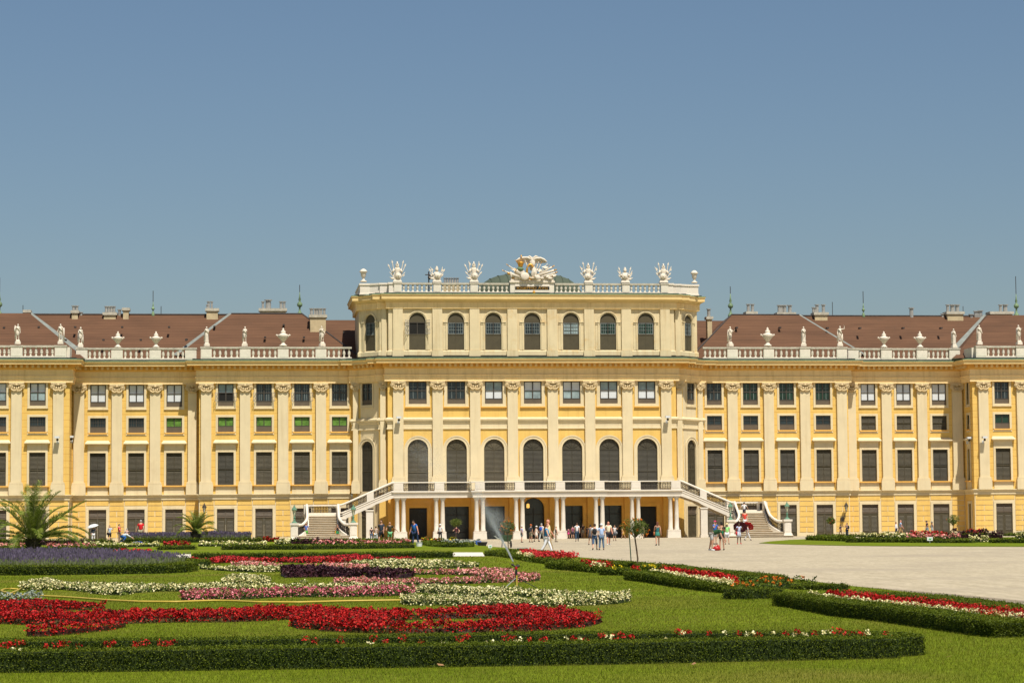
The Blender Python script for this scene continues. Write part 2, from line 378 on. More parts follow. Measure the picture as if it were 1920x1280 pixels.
def top_window(x, y, rz, style, w=1.44, h=2.07, surround=.2):
    def fn():
        mb = MB()
        for sx in (-1, 1):
            a, b = sorted((sx*w/2, sx*(w/2+surround))); mb.box(a, b, -.06, 0, 0, h)
        mb.box(-w/2-surround, w/2+surround, -.06, 0, -.2, -.001); mb.box(-w/2-surround-.03, w/2+surround+.03, -.11, 0, -.26, -.2)
        return mb.mesh('window', ['cream'])
    o = put(cached(('tw', w, h), fn), 'window', palace, (x, y, 12.44), rz)
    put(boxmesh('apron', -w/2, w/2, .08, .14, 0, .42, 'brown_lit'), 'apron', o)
    mid = .42+(h-.42)*.5
    def sash():
        mb = MB()
        for xx in (-w/2, -.05, w/2-.09): mb.box(xx, xx+.1, .06, .13, .42, h)
        for z in (.42, mid-.05, h-.08): mb.box(-w/2+.001, w/2-.001, .062, .129, z, z+.08)
        return mb.mesh('sash', ['sash'])
    put(cached(('ts', w, h), sash), 'sash', o)
    up, lo = {'white': ('blind_white', 'blind_white'), 'half': ('blind_white', 'blind_grey'), 'grey': ('blind_grey', 'blind_white'), 'open': ('blind_grey', 'dark'),
              'green': ('glass_green', 'glass_green')}.get(style, ('glass', 'glass'))
    put(quadmesh('pane', -w/2, w/2, .125, mid, h, up), 'pane', o); put(quadmesh('pane', -w/2, w/2, .125, .42, mid, lo), 'pane', o)
    if style in ('dark', 'bars_dark', 'bars', 'green'):      # pale glazing bars of the inner window seen through the glass
        def mun(s_=style):
            mb = MB(); k = {'dark': 1, 'bars_dark': 2, 'bars': 2, 'green': 1}[s_]
            for sx in (-1, 1):
                for i in range(1, k+1): xx = sx*(.06+(w/2-.14)*i/(k+1)); mb.box(xx-.018, xx+.018, .112, .122, mid+.04, h-.08); mb.box(xx-.018, xx+.018, .112, .122, .5, mid-.05)
                a, b = sorted((sx*.05, sx*(w/2-.09))); mb.box(a, b, .113, .121, mid+.30, mid+.33)
            return mb.mesh('glazing_bars', ['sash_grey'])
        put(cached(('mun', w, style), mun), 'glazing_bars', o)
    if style in ('open', 'bars'):
        for sx in (-1, 1):
            def cas(sx=sx):
                mb = MB(); W = .55; H = mid-.46
                a = R(62)
                for u0, u1, z0, z1 in ((0, .05, 0, H), (W-.05, W, 0, H), (0, W, 0, .05), (0, W, H-.05, H), (0, W, H*.48, H*.52)):
                    p = [(sx*(w/2+u*math.cos(a)), -.06-u*math.sin(a), .44+z) for u, z in ((u0, z0), (u1, z0), (u1, z1), (u0, z1))]
                    mb.add(p+[(q[0]+sx*.02, q[1]+.03, q[2]) for q in p], [(0, 1, 2, 3), (4, 5, 6, 7), (0, 1, 5, 4), (1, 2, 6, 5), (2, 3, 7, 6), (3, 0, 4, 7)])
                return mb.mesh('open_casement', ['sash_white'])
            put(cached(('cas', w, sx), cas), 'open_casement', o)
    return o
def door(x, y, rz, w=1.6, h=2.96):
    def fn():
        mb = MB(); ring(mb, w, h, False, .24, 0, -.07); return mb.mesh('door', ['cream'])
    o = put(cached(('dr', w, h), fn), 'door', palace, (x, y, 0), rz)
    def leaf(sx):
        def f():
            mb = MB(); x0, x1 = sorted((sx*.01, sx*w/2)); mb.box(x0, x1, .10, .16, -.2, 2.12)
            a, b = x0+.09, x1-.09
            for z0, z1 in ((-.1, .35), (.42, 1.98)):
                mb.box(a, b, .085, .1, z0, z0+.03); mb.box(a, b, .085, .1, z1-.03, z1); mb.box(a, a+.03, .085, .1, z0+.03, z1-.03); mb.box(b-.03, b, .085, .1, z0+.03, z1-.03)
            z = .52
            while z < 1.93: mb.add([(a+.04, .098, z), (b-.04, .098, z), (b-.04, .07, z-.05), (a+.04, .07, z-.05)], [(0, 1, 2, 3)]); z += .12
            return mb.mesh('door_leaf', ['brown'])
        return cached(('leaf', w, sx), f)
    put(leaf(-1), 'door_leaf', o); put(leaf(1), 'door_leaf', o)
    def tr():
        mb = MB(); mb.box(-w/2, w/2, .06, .16, 2.12, 2.2); mb.box(-w/2, w/2, .12, .16, 2.2, h); mb.box(-.03, .03, .08, .12, 2.2, h)
        z = 2.36
        while z < h-.05: mb.add([(-w/2+.08, .118, z), (w/2-.08, .118, z), (w/2-.08, .09, z-.05), (-w/2+.08, .09, z-.05)], [(0, 1, 2, 3)]); z += .12
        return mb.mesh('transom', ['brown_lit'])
    put(cached(('tr', w), tr), 'transom', o); return o

# --- wing walls
WX = {'A': [17.73, 21.22, 24.73, 28.25], 'B': [33.02, 36.51, 40.02], 'E': [45.27, 48.8, 52.3]}
segs = {'A': (16.55, 30.7, YA), 'B': (30.7, 42.4, YB), 'E': (42.4, 56, YE)}
GAPW = .8
for s in (-1, 1):
    up_mb, base_mb = MB(), MB()
    for k, (a, b, y) in segs.items():
        x0, x1 = (a, b) if s > 0 else (-b, -a)
        hu, hb = [], []
        for x in WX[k]:
            u = s*x-x0; hu += [(u-.73, u+.73, 5.15, 8.18), (u-.72, u+.72, 10.05, 11.42), (u-.72, u+.72, 12.44, 14.51)]
            hb += [(u-.8, u+.8, -.25, 2.96)]
        wallpiece(up_mb, (x0, y), (x1, y), 4.2, 14.7, hu); wallpiece(base_mb, (x0, y), (x1, y), -.25, 3.9, hb, .2)
        # rusticated blocks: yellow faces between cream joints
        xs = sorted(s*x for x in WX[k]); edges = [x0]+sum([[x-1.06, x+1.06] for x in xs], [])+[x1]
        def course(p, q, z0, z1):
            if q-p > .2: base_mb.box(p+.04, q-.04, y-.035, y+.01, z0+.035, z1-.035, 1)
        for p, q in zip(edges[::2], edges[1::2]):
            q0, p0 = q, p
            if abs(q-x1) < .01: q0 = q-.05
            if abs(p-x0) < .01: p0 = p+.05
            for j in range(6):
                z0 = .36+j*.49; z1 = z0+.49
                if j % 2 == 0 and q0-p0 > .9: mid = (p0+q0)/2; course(p0, mid, z0, z1); course(mid, q0, z0, z1)
                else: course(p0, q0, z0, z1)
            course(p0, q0, 3.30, 3.80)
        for x in xs: course(x-1.06, x+1.06, 3.30, 3.80)
    ew = MB(); p, q = ((s*56, YE), (s*56, 14)); p, q = (p, q) if s > 0 else (q, p); wallpiece(ew, p, q, -.25, 16.6); build(ew, 'end_wall', ['yellow'], palace)
    # return walls
    for (xa, ya, yb) in ((30.7, YA, YB), (42.4, YE, YB)):
        p, q = ((s*xa, ya), (s*xa, yb)) if (s > 0) == (xa == 30.7) else ((s*xa, yb), (s*xa, ya))
        L = abs(yb-ya); hs = [(L/2-.3, L/2+.5, 5.15, 8.18), (L/2-.3, L/2+.5, 10.05, 11.42), (L/2-.3, L/2+.5, 12.44, 14.51)] if (xa > 40 and s > 0) else []
        wallpiece(up_mb, p, q, 4.2, 14.7, hs)
        wallpiece(base_mb, p, q, -.25, 3.9, [(L/2-.35, L/2+.45, -.25, 2.96)] if hs else [], .2, 1 if xa < 40 or s > 0 else 0)
    build(up_mb, 'upper_wall', ['yellow'], palace)
    build(base_mb, 'base_wall', ['cream', 'yellow_plain'], palace)
# windows and doors of the wings
topst = {-1: {'A': ['bars_dark', 'bars', 'bars', 'open'], 'B': ['white']*3, 'E': ['half', 'half', 'dark']}, 1: {'A': ['dark', 'green', 'green', 'green'], 'B': ['white']*3, 'E': ['dark', 'dark', 'dark']}}
midst = {-1: {'A': ['green']*4, 'B': ['green', 'lattice', 'lattice'], 'E': ['lattice', 'lattice', 'dark']}, 1: {'A': ['dark', 'dark', 'dark', 'dark'], 'B': ['closed']*3, 'E': ['dkgreen', 'dark', 'dark']}}
for s in (-1, 1):
    for k, (a, b, y) in segs.items():
        for i, x in enumerate(WX[k]):
            low_window(s*x, y, 0); mid_window(s*x, y, 0, midst[s][k][i]); top_window(s*x, y, 0, topst[s][k][i]); door(s*x, y, 0)
yc = (YE+YB)/2-.1
low_window(42.4, yc, -PI/2, .8); mid_window(42.4, yc, -PI/2, 'dark', .8); top_window(42.4, yc, -PI/2, 'dark', .8); door(42.4, yc, -PI/2, .8)

# --- central block walls
BX = [0, 3.63, 7.11, 10.68]; CX = sorted([-x for x in BX[1:]]+BX)
cm = MB(); hl = []
for x in CX:
    u = x+13.44; hl += [(u-.94, u+.94, 4.3, 9.18, 1), (u-.83, u+.83, 12.43, 14.5)]
wallpiece(cm, (-13.44, YC), (13.44, YC), 4.2, 14.7, hl)
def ch_side(s): return ((14.2, -2.35), (16.1, -.45)) if s > 0 else ((-16.1, -.45), (-14.2, -2.35))
CHL = math.hypot(1.9, 1.9); CU = CHL/2+.1
for s in (-1, 1):
    p, q = ch_side(s); u = CU if s > 0 else CHL-CU
    kb = MB(); wallpiece(kb, p, q, -.1, 14.7, [(u-.72, u+.72, 4.45, 9.1, 1), (u-.65, u+.65, 12.43, 14.45), (u-.8, u+.8, -.1, 2.9)]); build(kb, 'corner_wall', ['cream'], palace)
    for a, b in (((13.44, YC), (13.44, -2.75)), ((13.44, -2.75), (14.2, -2.75)), ((14.2, -2.75), (14.2, -2.35)), ((16.1, -.45), (16.55, -.45)), ((16.55, -.45), (16.55, YA))):
        if s < 0: a, b = (-b[0], b[1]), (-a[0], a[1])
        wallpiece(cm, a, b, -.1, 14.7)
build(cm, 'central_wall', ['yellow_plain'], palace)
gm = MB(); hg = []
DW = {0: (1.0, 3.75, 1), 3.63: (.95, 3.0, 0), 7.11: (1.12, 3.0, 0), 10.68: (.82, 2.9, 0)}
for x in CX: d = DW[abs(x)]; hg.append((x+13.44-d[0], x+13.44+d[0], -.1, d[1], d[2]))
wallpiece(gm, (-13.44, YC), (13.44, YC), -.1, 4.2, hg, .45)
for x in CX:   # flat surrounds and piers
    d = DW[abs(x)]
    if not d[2]:
        for sx in (-1, 1): gm.box(x+sx*(d[0]+.18)-.17, x+sx*(d[0]+.18)+.17, YC-.06, YC, -.1, d[1])
        gm.box(x-d[0]-.35, x+d[0]+.35, YC-.062, YC, d[1], d[1]+.32)
for x in (-12.5, -8.87, -5.4, -1.87, 1.87, 5.4, 8.87, 12.5):
    gm.box(x-.42, x+.42, YC-.22, YC, .75, 4.2); gm.box(x-.5, x+.5, YC-.3, YC, -.1, .75)
build(gm, 'arcade_wall', ['ochre'], palace)
for x in CX:
    d = DW[abs(x)]; w_ = d[0]*2
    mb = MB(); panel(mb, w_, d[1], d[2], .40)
    if abs(x) > 9:
        for sx in (-1, 1):
            for z0, z1 in ((.2, 1.0), (1.1, 2.0), (2.1, 2.75)): mb.box(min(sx*.08, sx*(w_/2-.08)), max(sx*.08, sx*(w_/2-.08)), .37, .4, z0, z1)
    else:
        for xx in (-w_/2, -.04, w_/2-.07): mb.box(xx, xx+.07, .34, .4, -.1, d[1]-(.95 if d[2] else 0), 1)
        for z in (.6, 2.2): mb.box(-w_/2+.07, w_/2-.07, .345, .39, z, z+.07, 1)
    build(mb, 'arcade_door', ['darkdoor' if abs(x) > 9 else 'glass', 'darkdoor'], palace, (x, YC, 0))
# arcade lamp glow seen inside the middle door
mb = MB(); mb.lathe(0, 0, [(.04, .42), (.13, .36), (.15, .05), (.06, 0)], 8)
lm = bpy.data.materials.new('lit_lantern'); lm.use_nodes = True; b_ = lm.node_tree.nodes['Principled BSDF']; b_.inputs['Base Color'].default_value = (.8, .5, .15, 1)
b_.inputs['Emission Color'].default_value = (1, .55, .12, 1); b_.inputs['Emission Strength'].default_value = .8
lx, lz = F(990, 948, YC-1.2)
hl_ = build(mb, 'hanging_lantern', [lm], None, (lx, YC-1.2, lz-.2)); tag(hl_, 'small amber lit lantern hanging under the terrace before the arched middle door', 'lantern')
mb = MB(); mb.tube([(0, 0, .42), (0, 0, 3.95-(lz-.2))], .015, 5); build(mb, 'chain', ['iron'], hl_)

def c_low(x, y, rz, w=1.88, h=4.88, zb=4.3):
    def fn():
        mb = MB(); ring(mb, w, h, True, .30, 0, -.07); ring(mb, w+.44, h+.22, True, .12, -.05, -.11)
        return mb.mesh('window', ['cream'])
    o = put(cached(('cl', w), fn), 'window', palace, (x, y, zb), rz); put(shutter_mesh(w, h, True, shade()), 'shutter', o); return o
cst = ['dark', 'dark', 'grey', 'half', 'half', 'grey', 'grey']
for i, x in enumerate(CX):
    c_low(x, YC, 0)
    o = top_window(x, YC, 0, cst[i], 1.66, 2.07, .3); put(boxmesh('sill', -1.18, 1.18, -.17, 0, -.36, -.26, 'ochre'), 'sill', o)
for s in (-1, 1):
    p, q = ch_side(s); u = CU if s > 0 else CHL-CU; t = u/CHL; px, py = p[0]+(q[0]-p[0])*t, p[1]+(q[1]-p[1])*t
    a = PI/4 if s > 0 else -PI/4
    c_low(px, py, a, 1.44, 4.65, 4.45); o = top_window(px, py, a, 'dark', 1.3, 2.0, .15); door(px, py, a, 1.6, 2.9)
# cream panel zones and mouldings of the central block
zb = MB()
bays = [(-12.1, -9.2), (-8.5, -5.8), (-5.0, -2.3), (-1.5, 1.5), (2.3, 5.0), (5.8, 8.5), (9.2, 12.1)]
mainp = [(-13.44, -2.75), (-13.44, YC), (13.44, YC), (13.44, -2.75)]
for pth in (mainp, [(13.44, -2.75), (14.2, -2.75), (14.2, -2.35), (16.1, -.45), (16.55, -.45), (16.55, 0)], [(-16.55, 0), (-16.55, -.45), (-16.1, -.45), (-14.2, -2.35), (-14.2, -2.75), (-13.44, -2.75)]):
    sweep(zb, pth, [(0, 10.10), (.10, 10.12), (.10, 10.24), (.04, 10.26), (.04, 10.62), (.12, 10.72), (.12, 10.82), (.26, 10.95), (.26, 11.08), (.02, 11.2)])
build(zb, 'string_moulding', ['cream'], palace)
for s in (-1, 1):      # cream arch field on the angled bays
    p, q = ch_side(s); mb = MB(); u = CU if s > 0 else CHL-CU
    mb.box(u+.95*(1 if s > 0 else -1)-.12, u+.95*(1 if s > 0 else -1)+.12, -.012, 0, 4.4, 14.5)
    build(mb, 'panel', ['yellow_plain'], palace, (p[0], p[1], 0), PI/4 if s > 0 else -PI/4)

# --- pilasters
def pil_mesh(w, zbot, ztop, proj=.28, ped=True):
    def fn():
        mb = MB(); h = w/2
        if ped: mb.box(-h-.17, h+.17, -proj-.12, 0, zbot, zbot+.93); mb.box(-h-.13, h+.13, -proj-.09, 0, zbot+.93, zbot+1.02)
        z = zbot+(1.02 if ped else 0)
        mb.box(-h-.13, h+.13, -proj-.10, 0, z, z+.09); mb.box(-h-.07, h+.07, -proj-.06, 0, z+.09, z+.2)
        mb.box(-h, h, -proj, 0, z+.2, ztop)
        return mb.mesh('pilaster', ['cream'])
    return cached(('pil', w, zbot, ztop, proj, ped), fn)
def cap_mesh(w, proj=.28):
    def fn():
        mb = MB(); h = w/2; yf = -proj
        mb.box(-h-.03, h+.03, yf-.03, 0, 0, .06); mb.box(-h+.02, h-.02, yf-.01, 0, .06, .5)
        mb.box(-h-.20, h+.20, yf-.16, 0, .74, .86); mb.box(-h-.05, h+.05, yf-.10, 0, .60, .74)
        for sx in (-1, 1):       # scrolls
            cx, cz = sx*(h+.04), .50
            for k, rr in enumerate((.20, .12, .05)):
                pts = [(cx+rr*math.cos(a), yf-.10-.03*k, cz+rr*math.sin(a)) for a in np.linspace(0, 2*PI, 9)]; mb.tube(pts, .045, 5, cap=False)
            mb.tube([(cx, yf-.02, cz), (cx, yf-.14, cz)], .15, 8)
            mb.tube([(sx*.10, yf-.12, .62), (sx*h*.6, yf-.14, .70), (cx, yf-.12, .70)], .035, 5)
            mb.tube([(cx, yf-.10, .32), (sx*(h-.08), yf-.12, .18), (sx*(h*.45), yf-.12, .10), (0, yf-.12, .20)], [.05, .07, .07, .05], 5)
        mb.ball((0, yf-.14, .66), (.12, .08, .12), 6, 5)
        for xx in (-.2, 0, .2): mb.ball((xx*w, yf-.06, .36), (.08, .07, .16), 6, 4)
        return mb.mesh('capital', ['capital'])
    return cached(('cap', w, proj), fn)
def pilaster(x, y, w, zbot, rz=0, proj=.28, ped=True):
    o = put(pil_mesh(w, zbot, 13.68, proj, ped), 'pilaster', palace, (x, y, 0), rz); put(cap_mesh(w, proj), 'capital', o, (0, 0, 13.68)); return o
for s in (-1, 1):
    for x in (19.46, 22.96, 26.47, 30.05): pilaster(s*x, YA, .95, 4.28)
    for x in (31.35, 34.77, 38.28): pilaster(s*x, YB, .95 if x > 32 else .8, 4.28)
    pilaster(s*41.75, YB, .95, 4.28)
    for x in (43.4, 47.15, 50.6): pilaster(s*x, YE, .95, 4.28)
    pilaster(s*13.86, -2.75, .5, 4.3, 0, .22); pilaster(s*16.28, -.45, .45, 4.28, 0, .2)
for x in (-12.48, -8.85, -5.38, -1.9, 1.85, 5.32, 8.82, 12.48): pilaster(x, YC, .95, 4.55)

# --- entablature, string course, cornices
ent = MB(); fr = MB(); cu = MB()
fp = offset_path(full, .3)
sweep(fr, full, [(.0, 14.53), (.30, 14.53), (.30, 14.78), (.34, 14.80), (.34, 15.05), (.40, 15.08), (.40, 15.14), (.30, 15.16), (.30, 15.70)])
dn = MB(); sweep(dn, full, [(.30, 15.70), (.42, 15.78), (.46, 15.82), (.46, 16.12), (.52, 16.14), (1.08, 16.158)]); build(dn, 'dentil_band', ['dentil_shadow'], palace)  # orange shadow of the dentil recess and soffit put into the plaster colour
sweep(ent, full, [(1.09, 16.150), (1.10, 16.16), (1.10, 16.36), (1.24, 16.50), (1.24, 16.56), (.2, 16.60)])
sweep(cu, full, [(1.25, 16.55), (1.27, 16.60), (.9, 16.66), (.1, 16.70)])
for a, b in zip(full, full[1:]):      # modillion blocks under the cornice
    L = math.hypot(b[0]-a[0], b[1]-a[1]); dx, dy = (b[0]-a[0])/L, (b[1]-a[1])/L
    if L < 2: continue
    n = max(2, round(L/.5)); 
    for i in range(n):
        u = L*(i+.5)/n; cx, cy = a[0]+dx*u, a[1]+dy*u
        pts = []
        for z in (15.86, 16.13):
            for d in (.40, .72):
                for e in (-.11, .11): pts.append((cx+dx*e+dy*d, cy+dy*e-dx*d, z))
        ent.add(pts, [(0, 1, 3, 2), (4, 5, 7, 6), (0, 1, 5, 4), (2, 3, 7, 6), (0, 2, 6, 4), (1, 3, 7, 5)])
build(fr, 'frieze', ['frieze'], palace); build(ent, 'cornice', ['cornice'], palace); build(cu, 'gutter', ['copper'], palace)
gb = MB(); sweep(gb, full, [(.62, 16.60), (.62, 16.80), (.1, 16.82)]); build(gb, 'gutter_wall', ['copper_dark'], palace)
st = MB(); wing = [full[i] for i in range(len(full))]
prof = [(.0, 3.82), (.10, 3.84), (.10, 3.95), (.05, 3.97), (.05, 4.06), (.16, 4.12), (.16, 4.22), (.26, 4.26), (.26, 4.31), (0, 4.33)]
sweep(st, full[:7], prof); build(st, 'string_course', ['cream'], palace); st = MB(); sweep(st, full[-7:], prof); build(st, 'string_course', ['cream'], palace)
# flat deck behind the cornice
dk = MB()
for i in range(len(full)-1):
    a, b = full[i], full[i+1]
    if abs(b[0]-a[0]) > .01: dk.quad((a[0], a[1]-.2, 16.74), (b[0], b[1]-.2, 16.74), (b[0], 12, 16.74), (a[0], 12, 16.74))
build(dk, 'deck', ['copper_dark'], palace)

# --- balustrades
BAL = [(.12, 0), (.12, .05), (.07, .08), (.06, .12), (.13, .30), (.14, .38), (.075, .42), (.14, .46), (.12, .52), (.06, .62), (.055, .70), (.10, .74), (.12, .78)]
BALC = [(.13, 0), (.13, .06), (.08, .1), (.055, .16), (.06, .2), (.13, .42), (.135, .5), (.07, .62), (.06, .66), (.12, .7), (.12, .76)]
def bal_mesh(c):
    def fn():
        mb = MB(); mb.lathe(0, 0, BALC if c else BAL, 8); return mb.mesh('baluster', ['baluster'], True)
    return cached(('bal', c), fn)
balcount = 0; rest = MB()
def balustrade(x0, x1, y, zb_, n, sub=True, c=False, hgt=.78):
    global balcount
    mb = MB(); mb.box(x0, x1, y-.16, y+.16, zb_, zb_+.14); top = zb_+.14+hgt
    o = build(mb, 'balustrade', ['baluster'], palace)
    mb = MB(); mb.box(x0, x1, y-.2, y+.2, top+.001, top+.17); build(mb, 'coping', ['weathered'], o)
    for i in range(n):
        x = x0+(x1-x0)*(i+.5)/n
        if balcount < 100: b = put(bal_mesh(c), 'baluster', o, (x, y, zb_+.14)); b.scale = (1, 1, hgt/(.76 if c else .78)); balcount += 1
        else: rest.lathe(x, y, [(r, z*hgt/.78+zb_+.14) for r, z in BAL], 7)
    return o
def pedestal(x, y, w, zb_, h, d=.5):
    def fn():
        mb = MB(); mb.box(-w/2, w/2, -d/2, d/2, 0, h-.15); mb.box(-w/2+.07, w/2-.07, -d/2-.02, -d/2, .12, h-.25); return mb.mesh('pedestal', ['baluster'])
    o = put(cached(('ped', w, h, d), fn), 'pedestal', palace, (x, y, zb_))
    put(boxmesh('pedestal_cap', -w/2-.05, w/2+.05, -d/2-.05, d/2+.05, h-.15, h, 'weathered'), 'pedestal_cap', o); return o
# centre first: these show their balusters largest
ZP = 22.66; YP = -3.35
for a, b in ((-12.13, -9.18), (-8.5, -5.73), (-5.07, -2.15), (2.15, 5.0), (5.65, 8.48), (9.15, 12.13)): balustrade(a, b, YP, ZP, 7, c=True, hgt=.66)
for x in (-12.48, -8.83, -5.4, 5.33, 8.82, 12.48): pedestal(x, YP, .7, ZP, 1.0)
YO = .35
for s in (-1, 1):
    pl = [17.6, 19.46, 22.96, 26.47, 30.05]
    for i, (a, b) in enumerate(zip(pl, pl[1:])):
        x0, x1 = sorted((s*(a+(.48 if i else -1.0)), s*(b-.48))); balustrade(x0, x1, YA-YO, 16.8, 5 if i else 5, hgt=.80)
    for x in pl[1:]: pedestal(s*x, YA-YO, 1.0, 16.8, 1.12)
for s in (-1, 1):
    pl = [31.5, 34.77, 38.28, 41.5]
    for a, b in zip(pl, pl[1:]):
        x0, x1 = sorted((s*(a+.5), s*(b-.5))); balustrade(x0, x1, YB-YO, 16.8, 5, hgt=.80)
    for x in pl: pedestal(s*x, YB-YO, 1.05, 16.8, 1.12)
    pl = [43.2, 47.15, 50.6, 54]
    for a, b in zip(pl, pl[1:]):
        x0, x1 = sorted((s*(a+.5), s*(b-.5))); balustrade(x0, x1, YE-YO, 16.8, 6, hgt=.80)
    for x in pl: pedestal(s*x, YE-YO, 1.05, 16.8, 1.12)
    mb = MB(); x = s*42.6
    mb.box(x-.2, x+.2, YE-YO+.25, YB-YO-.25, 16.8, 17.78); build(mb, 'parapet', ['baluster'], palace)
tag(build(rest, 'balusters', ['baluster'], palace, smooth=True), kind='stuff')

# --- upper storey of the central block
uh = [(13.35, YC), (13.35, -2.95), (14.15, -2.95), (14.15, -2.75), (15.75, -1.15), (15.95, -1.15), (15.95, 7)]
upath = [(-x, y) for x, y in reversed(uh)]+uh
um = MB(); hu = []
for x in CX: u = x+13.35; hu.append((u-.76, u+.76, 17.42, 20.85, 1))
wallpiece(um, (-13.35, YC), (13.35, YC), 16.7, 22.1, hu)
CHU = math.hypot(1.6, 1.6)
for s in (-1, 1):
    for i, (a, b) in enumerate(zip(uh, uh[1:])):
        if s < 0: a, b = (-b[0], b[1]), (-a[0], a[1])
        wallpiece(um, a, b, 16.7, 22.1, [(CHU/2-.62, CHU/2+.62, 17.42, 20.8, 1)] if i == 3 else [])
build(um, 'upper_storey_wall', ['pale'], palace)
tr = MB()
sweep(tr, upath, [(0, 16.9), (.12, 16.92), (.12, 17.30), (.06, 17.36), (0, 17.38)])
for x in (-12.48, -8.83, -5.38, -1.87, 1.85, 5.32, 8.82, 12.48):
    tr.box(x-.45, x+.45, YC-.2, YC, 17.38, 21.6); tr.box(x-.53, x+.53, YC-.3, YC, 16.72, 17.36)
for s in (-1, 1): tr.box(s*13.75-.22, s*13.75+.22, -2.95-.14, -2.95, 16.9, 21.6)
build(tr, 'pilaster_strip', ['pale'], palace)
for i, x in enumerate(CX+['L', 'R']):
    w_ = 1.52 if x not in ('L', 'R') else 1.24; h_ = 3.43 if x not in ('L', 'R') else 3.38; rz = 0
    if x == 'L': px, py, rz = -14.95, -1.95, -PI/4
    elif x == 'R': px, py, rz = 14.95, -1.95, PI/4
    else: px, py = x, YC
    def fn(w=w_, h=h_):
        mb = MB(); ring(mb, w, h, True, .10, 0, -.05); ring(mb, w+.18, h+.09, True, .10, -.0, -.10)
        for sx in (-1, 1):
            a, b = sorted((sx*(w/2+.02), sx*(w/2+.42))); mb.box(a, b, -.14, 0, h-w/2-.14, h-w/2-.04); mb.box(a, b, -.08, 0, h-w/2-.30, h-w/2-.18); mb.box(a, b, -.04, 0, 0, h-w/2-.30)
        return mb.mesh('window', ['pale'])
    o = put(cached(('up', w_), fn), 'window', palace, (px, py, 17.42), rz)
    spr = h_-w_/2
    def fan(w=w_, h=h_):
        mb = MB(); panel(mb, w, h, True, .12, h-w/2-.12); panel(mb, w, h-.22, True, .09, h-w/2-.12); return mb.mesh('fanlight', ['brown'])
    put(cached(('fan', w_), fan), 'fanlight', o)
    def ap(w=w_):
        mb = MB(); mb.box(-w/2, w/2, .09, .14, 0, 1.42); mb.box(-.02, .02, .07, .09, 0, 1.42); mb.box(-w/2, w/2, .06, .09, 1.38, 1.45); return mb.mesh('apron', ['brown'])
    put(cached(('upa', w_), ap), 'apron', o)
    put(quadmesh('pane', -w_/2, w_/2, .13, 1.42, spr-.1, ['dark', 'glass', 'glass', 'glass', 'blind_grey', 'glass_green', 'glass_green', 'glass', 'glass'][i]), 'pane', o)
    sm = sash_mesh(w_, spr-.1, 1, 1, 1.42, False, 'sash'); put(sm, 'sash', o)
    if i: put(sash_mesh(w_-.1, spr-.14, 3, 3, 1.46, False, 'sash_grey', .05), 'glazing_bars', o, (0, .002, 0))
    if i == 0:
        for sx in (-1, 1):
            mb = MB(); a = R(55); W = .62; H = 1.3
            for u0, u1, z0, z1 in ((0, .05, 0, H), (W-.05, W, 0, H), (0, W, 0, .05), (0, W, H-.05, H), (0, W, .4, .44), (0, W, .84, .88), (.2, .23, 0, H), (.4, .43, 0, H)):
                p = [(sx*(w_/2+u*math.cos(a)), -.06-u*math.sin(a), 1.44+z) for u, z in ((u0, z0), (u1, z0), (u1, z1), (u0, z1))]
                mb.add(p+[(q[0]+sx*.02, q[1]+.03, q[2]) for q in p], [(0, 1, 2, 3), (4, 5, 6, 7), (0, 1, 5, 4), (1, 2, 6, 5), (2, 3, 7, 6), (3, 0, 4, 7)])
            build(mb, 'open_casement', ['sash_white'], o)
uc = MB(); u2 = MB(); u3 = MB()
sweep(u2, upath, [(0, 21.22), (.10, 21.24), (.24, 21.26), (.24, 21.78), (.3, 21.82)])
sweep(uc, upath, [(.24, 21.80), (.32, 21.92), (.52, 22.06), (.66, 22.08), (.66, 22.34), (.74, 22.46), (.74, 22.52), (.1, 22.54)])
sweep(u3, upath, [(.75, 22.51), (.76, 22.55), (.6, 22.60), (0, 22.66)])
build(u2, 'upper_frieze', ['frieze'], palace); build(uc, 'upper_cornice', ['cornice'], palace); build(u3, 'upper_gutter', ['copper'], palace); gb = MB(); sweep(gb, upath, [(.42, 22.56), (.42, 22.70), (0, 22.71)]); build(gb, 'gutter_wall', ['copper_dark'], palace)
mb = MB(); mb.poly([(x, y, 22.62) for x, y in upath]); build(mb, 'upper_deck', ['copper_dark'], palace)
# solid parapet round the corners
pp = MB()
for s in (-1, 1):
    pp = MB(); pth = [(12.83, YP-.12), (13.3, YP-.12), (13.3, -2.9), (14.1, -2.9), (14.1, -2.75), (15.0, -2.35), (15.9, -2.35), (15.9, 6)]
    if s < 0: pth = [(-x, y) for x, y in reversed(pth)]
    sweep(pp, pth, [(0, 22.6), (.06, 22.62), (.06, 22.74), (0, 22.76), (0, 23.48), (.08, 23.5), (.08, 23.66), (-.3, 23.66), (-.3, 22.6)])
    build(pp, 'corner_parapet', ['stone'], palace)
# inscription block in the middle
mb = MB(); mb.box(-2.05, 2.05, YP-.30, YP+.35, 22.66, 23.66); ib = build(mb, 'inscription_block', ['baluster'], palace)
mb = MB(); mb.box(-2.12, 2.12, YP-.42, YP+.4, 23.66, 23.82); mb.box(-2.0, 2.0, YP-.34, YP+.3, 23.82, 24.25); build(mb, 'plinth', ['statue'], ib)
mb = MB(); mb.box(-1.62, 1.62, YP-.36, YP-.30, 22.75, 23.5); build(mb, 'frame', ['stone'], ib)
mb = MB(); mb.box(-1.60, 1.60, YP-.37, YP-.361, 22.98, 23.30); build(mb, 'name_plate', ['darkdoor'], ib)
tcu = bpy.data.curves.new('t', 'FONT'); tcu.body = 'IOSEPHO AVG'; tcu.size = .40; tcu.align_x = 'CENTER'; tcu.align_y = 'CENTER'; tcu.extrude = .01; tcu.resolution_u = 2
to = bpy.data.objects.new('t', tcu); me = bpy.data.meshes.new_from_object(to); bpy.data.objects.remove(to)
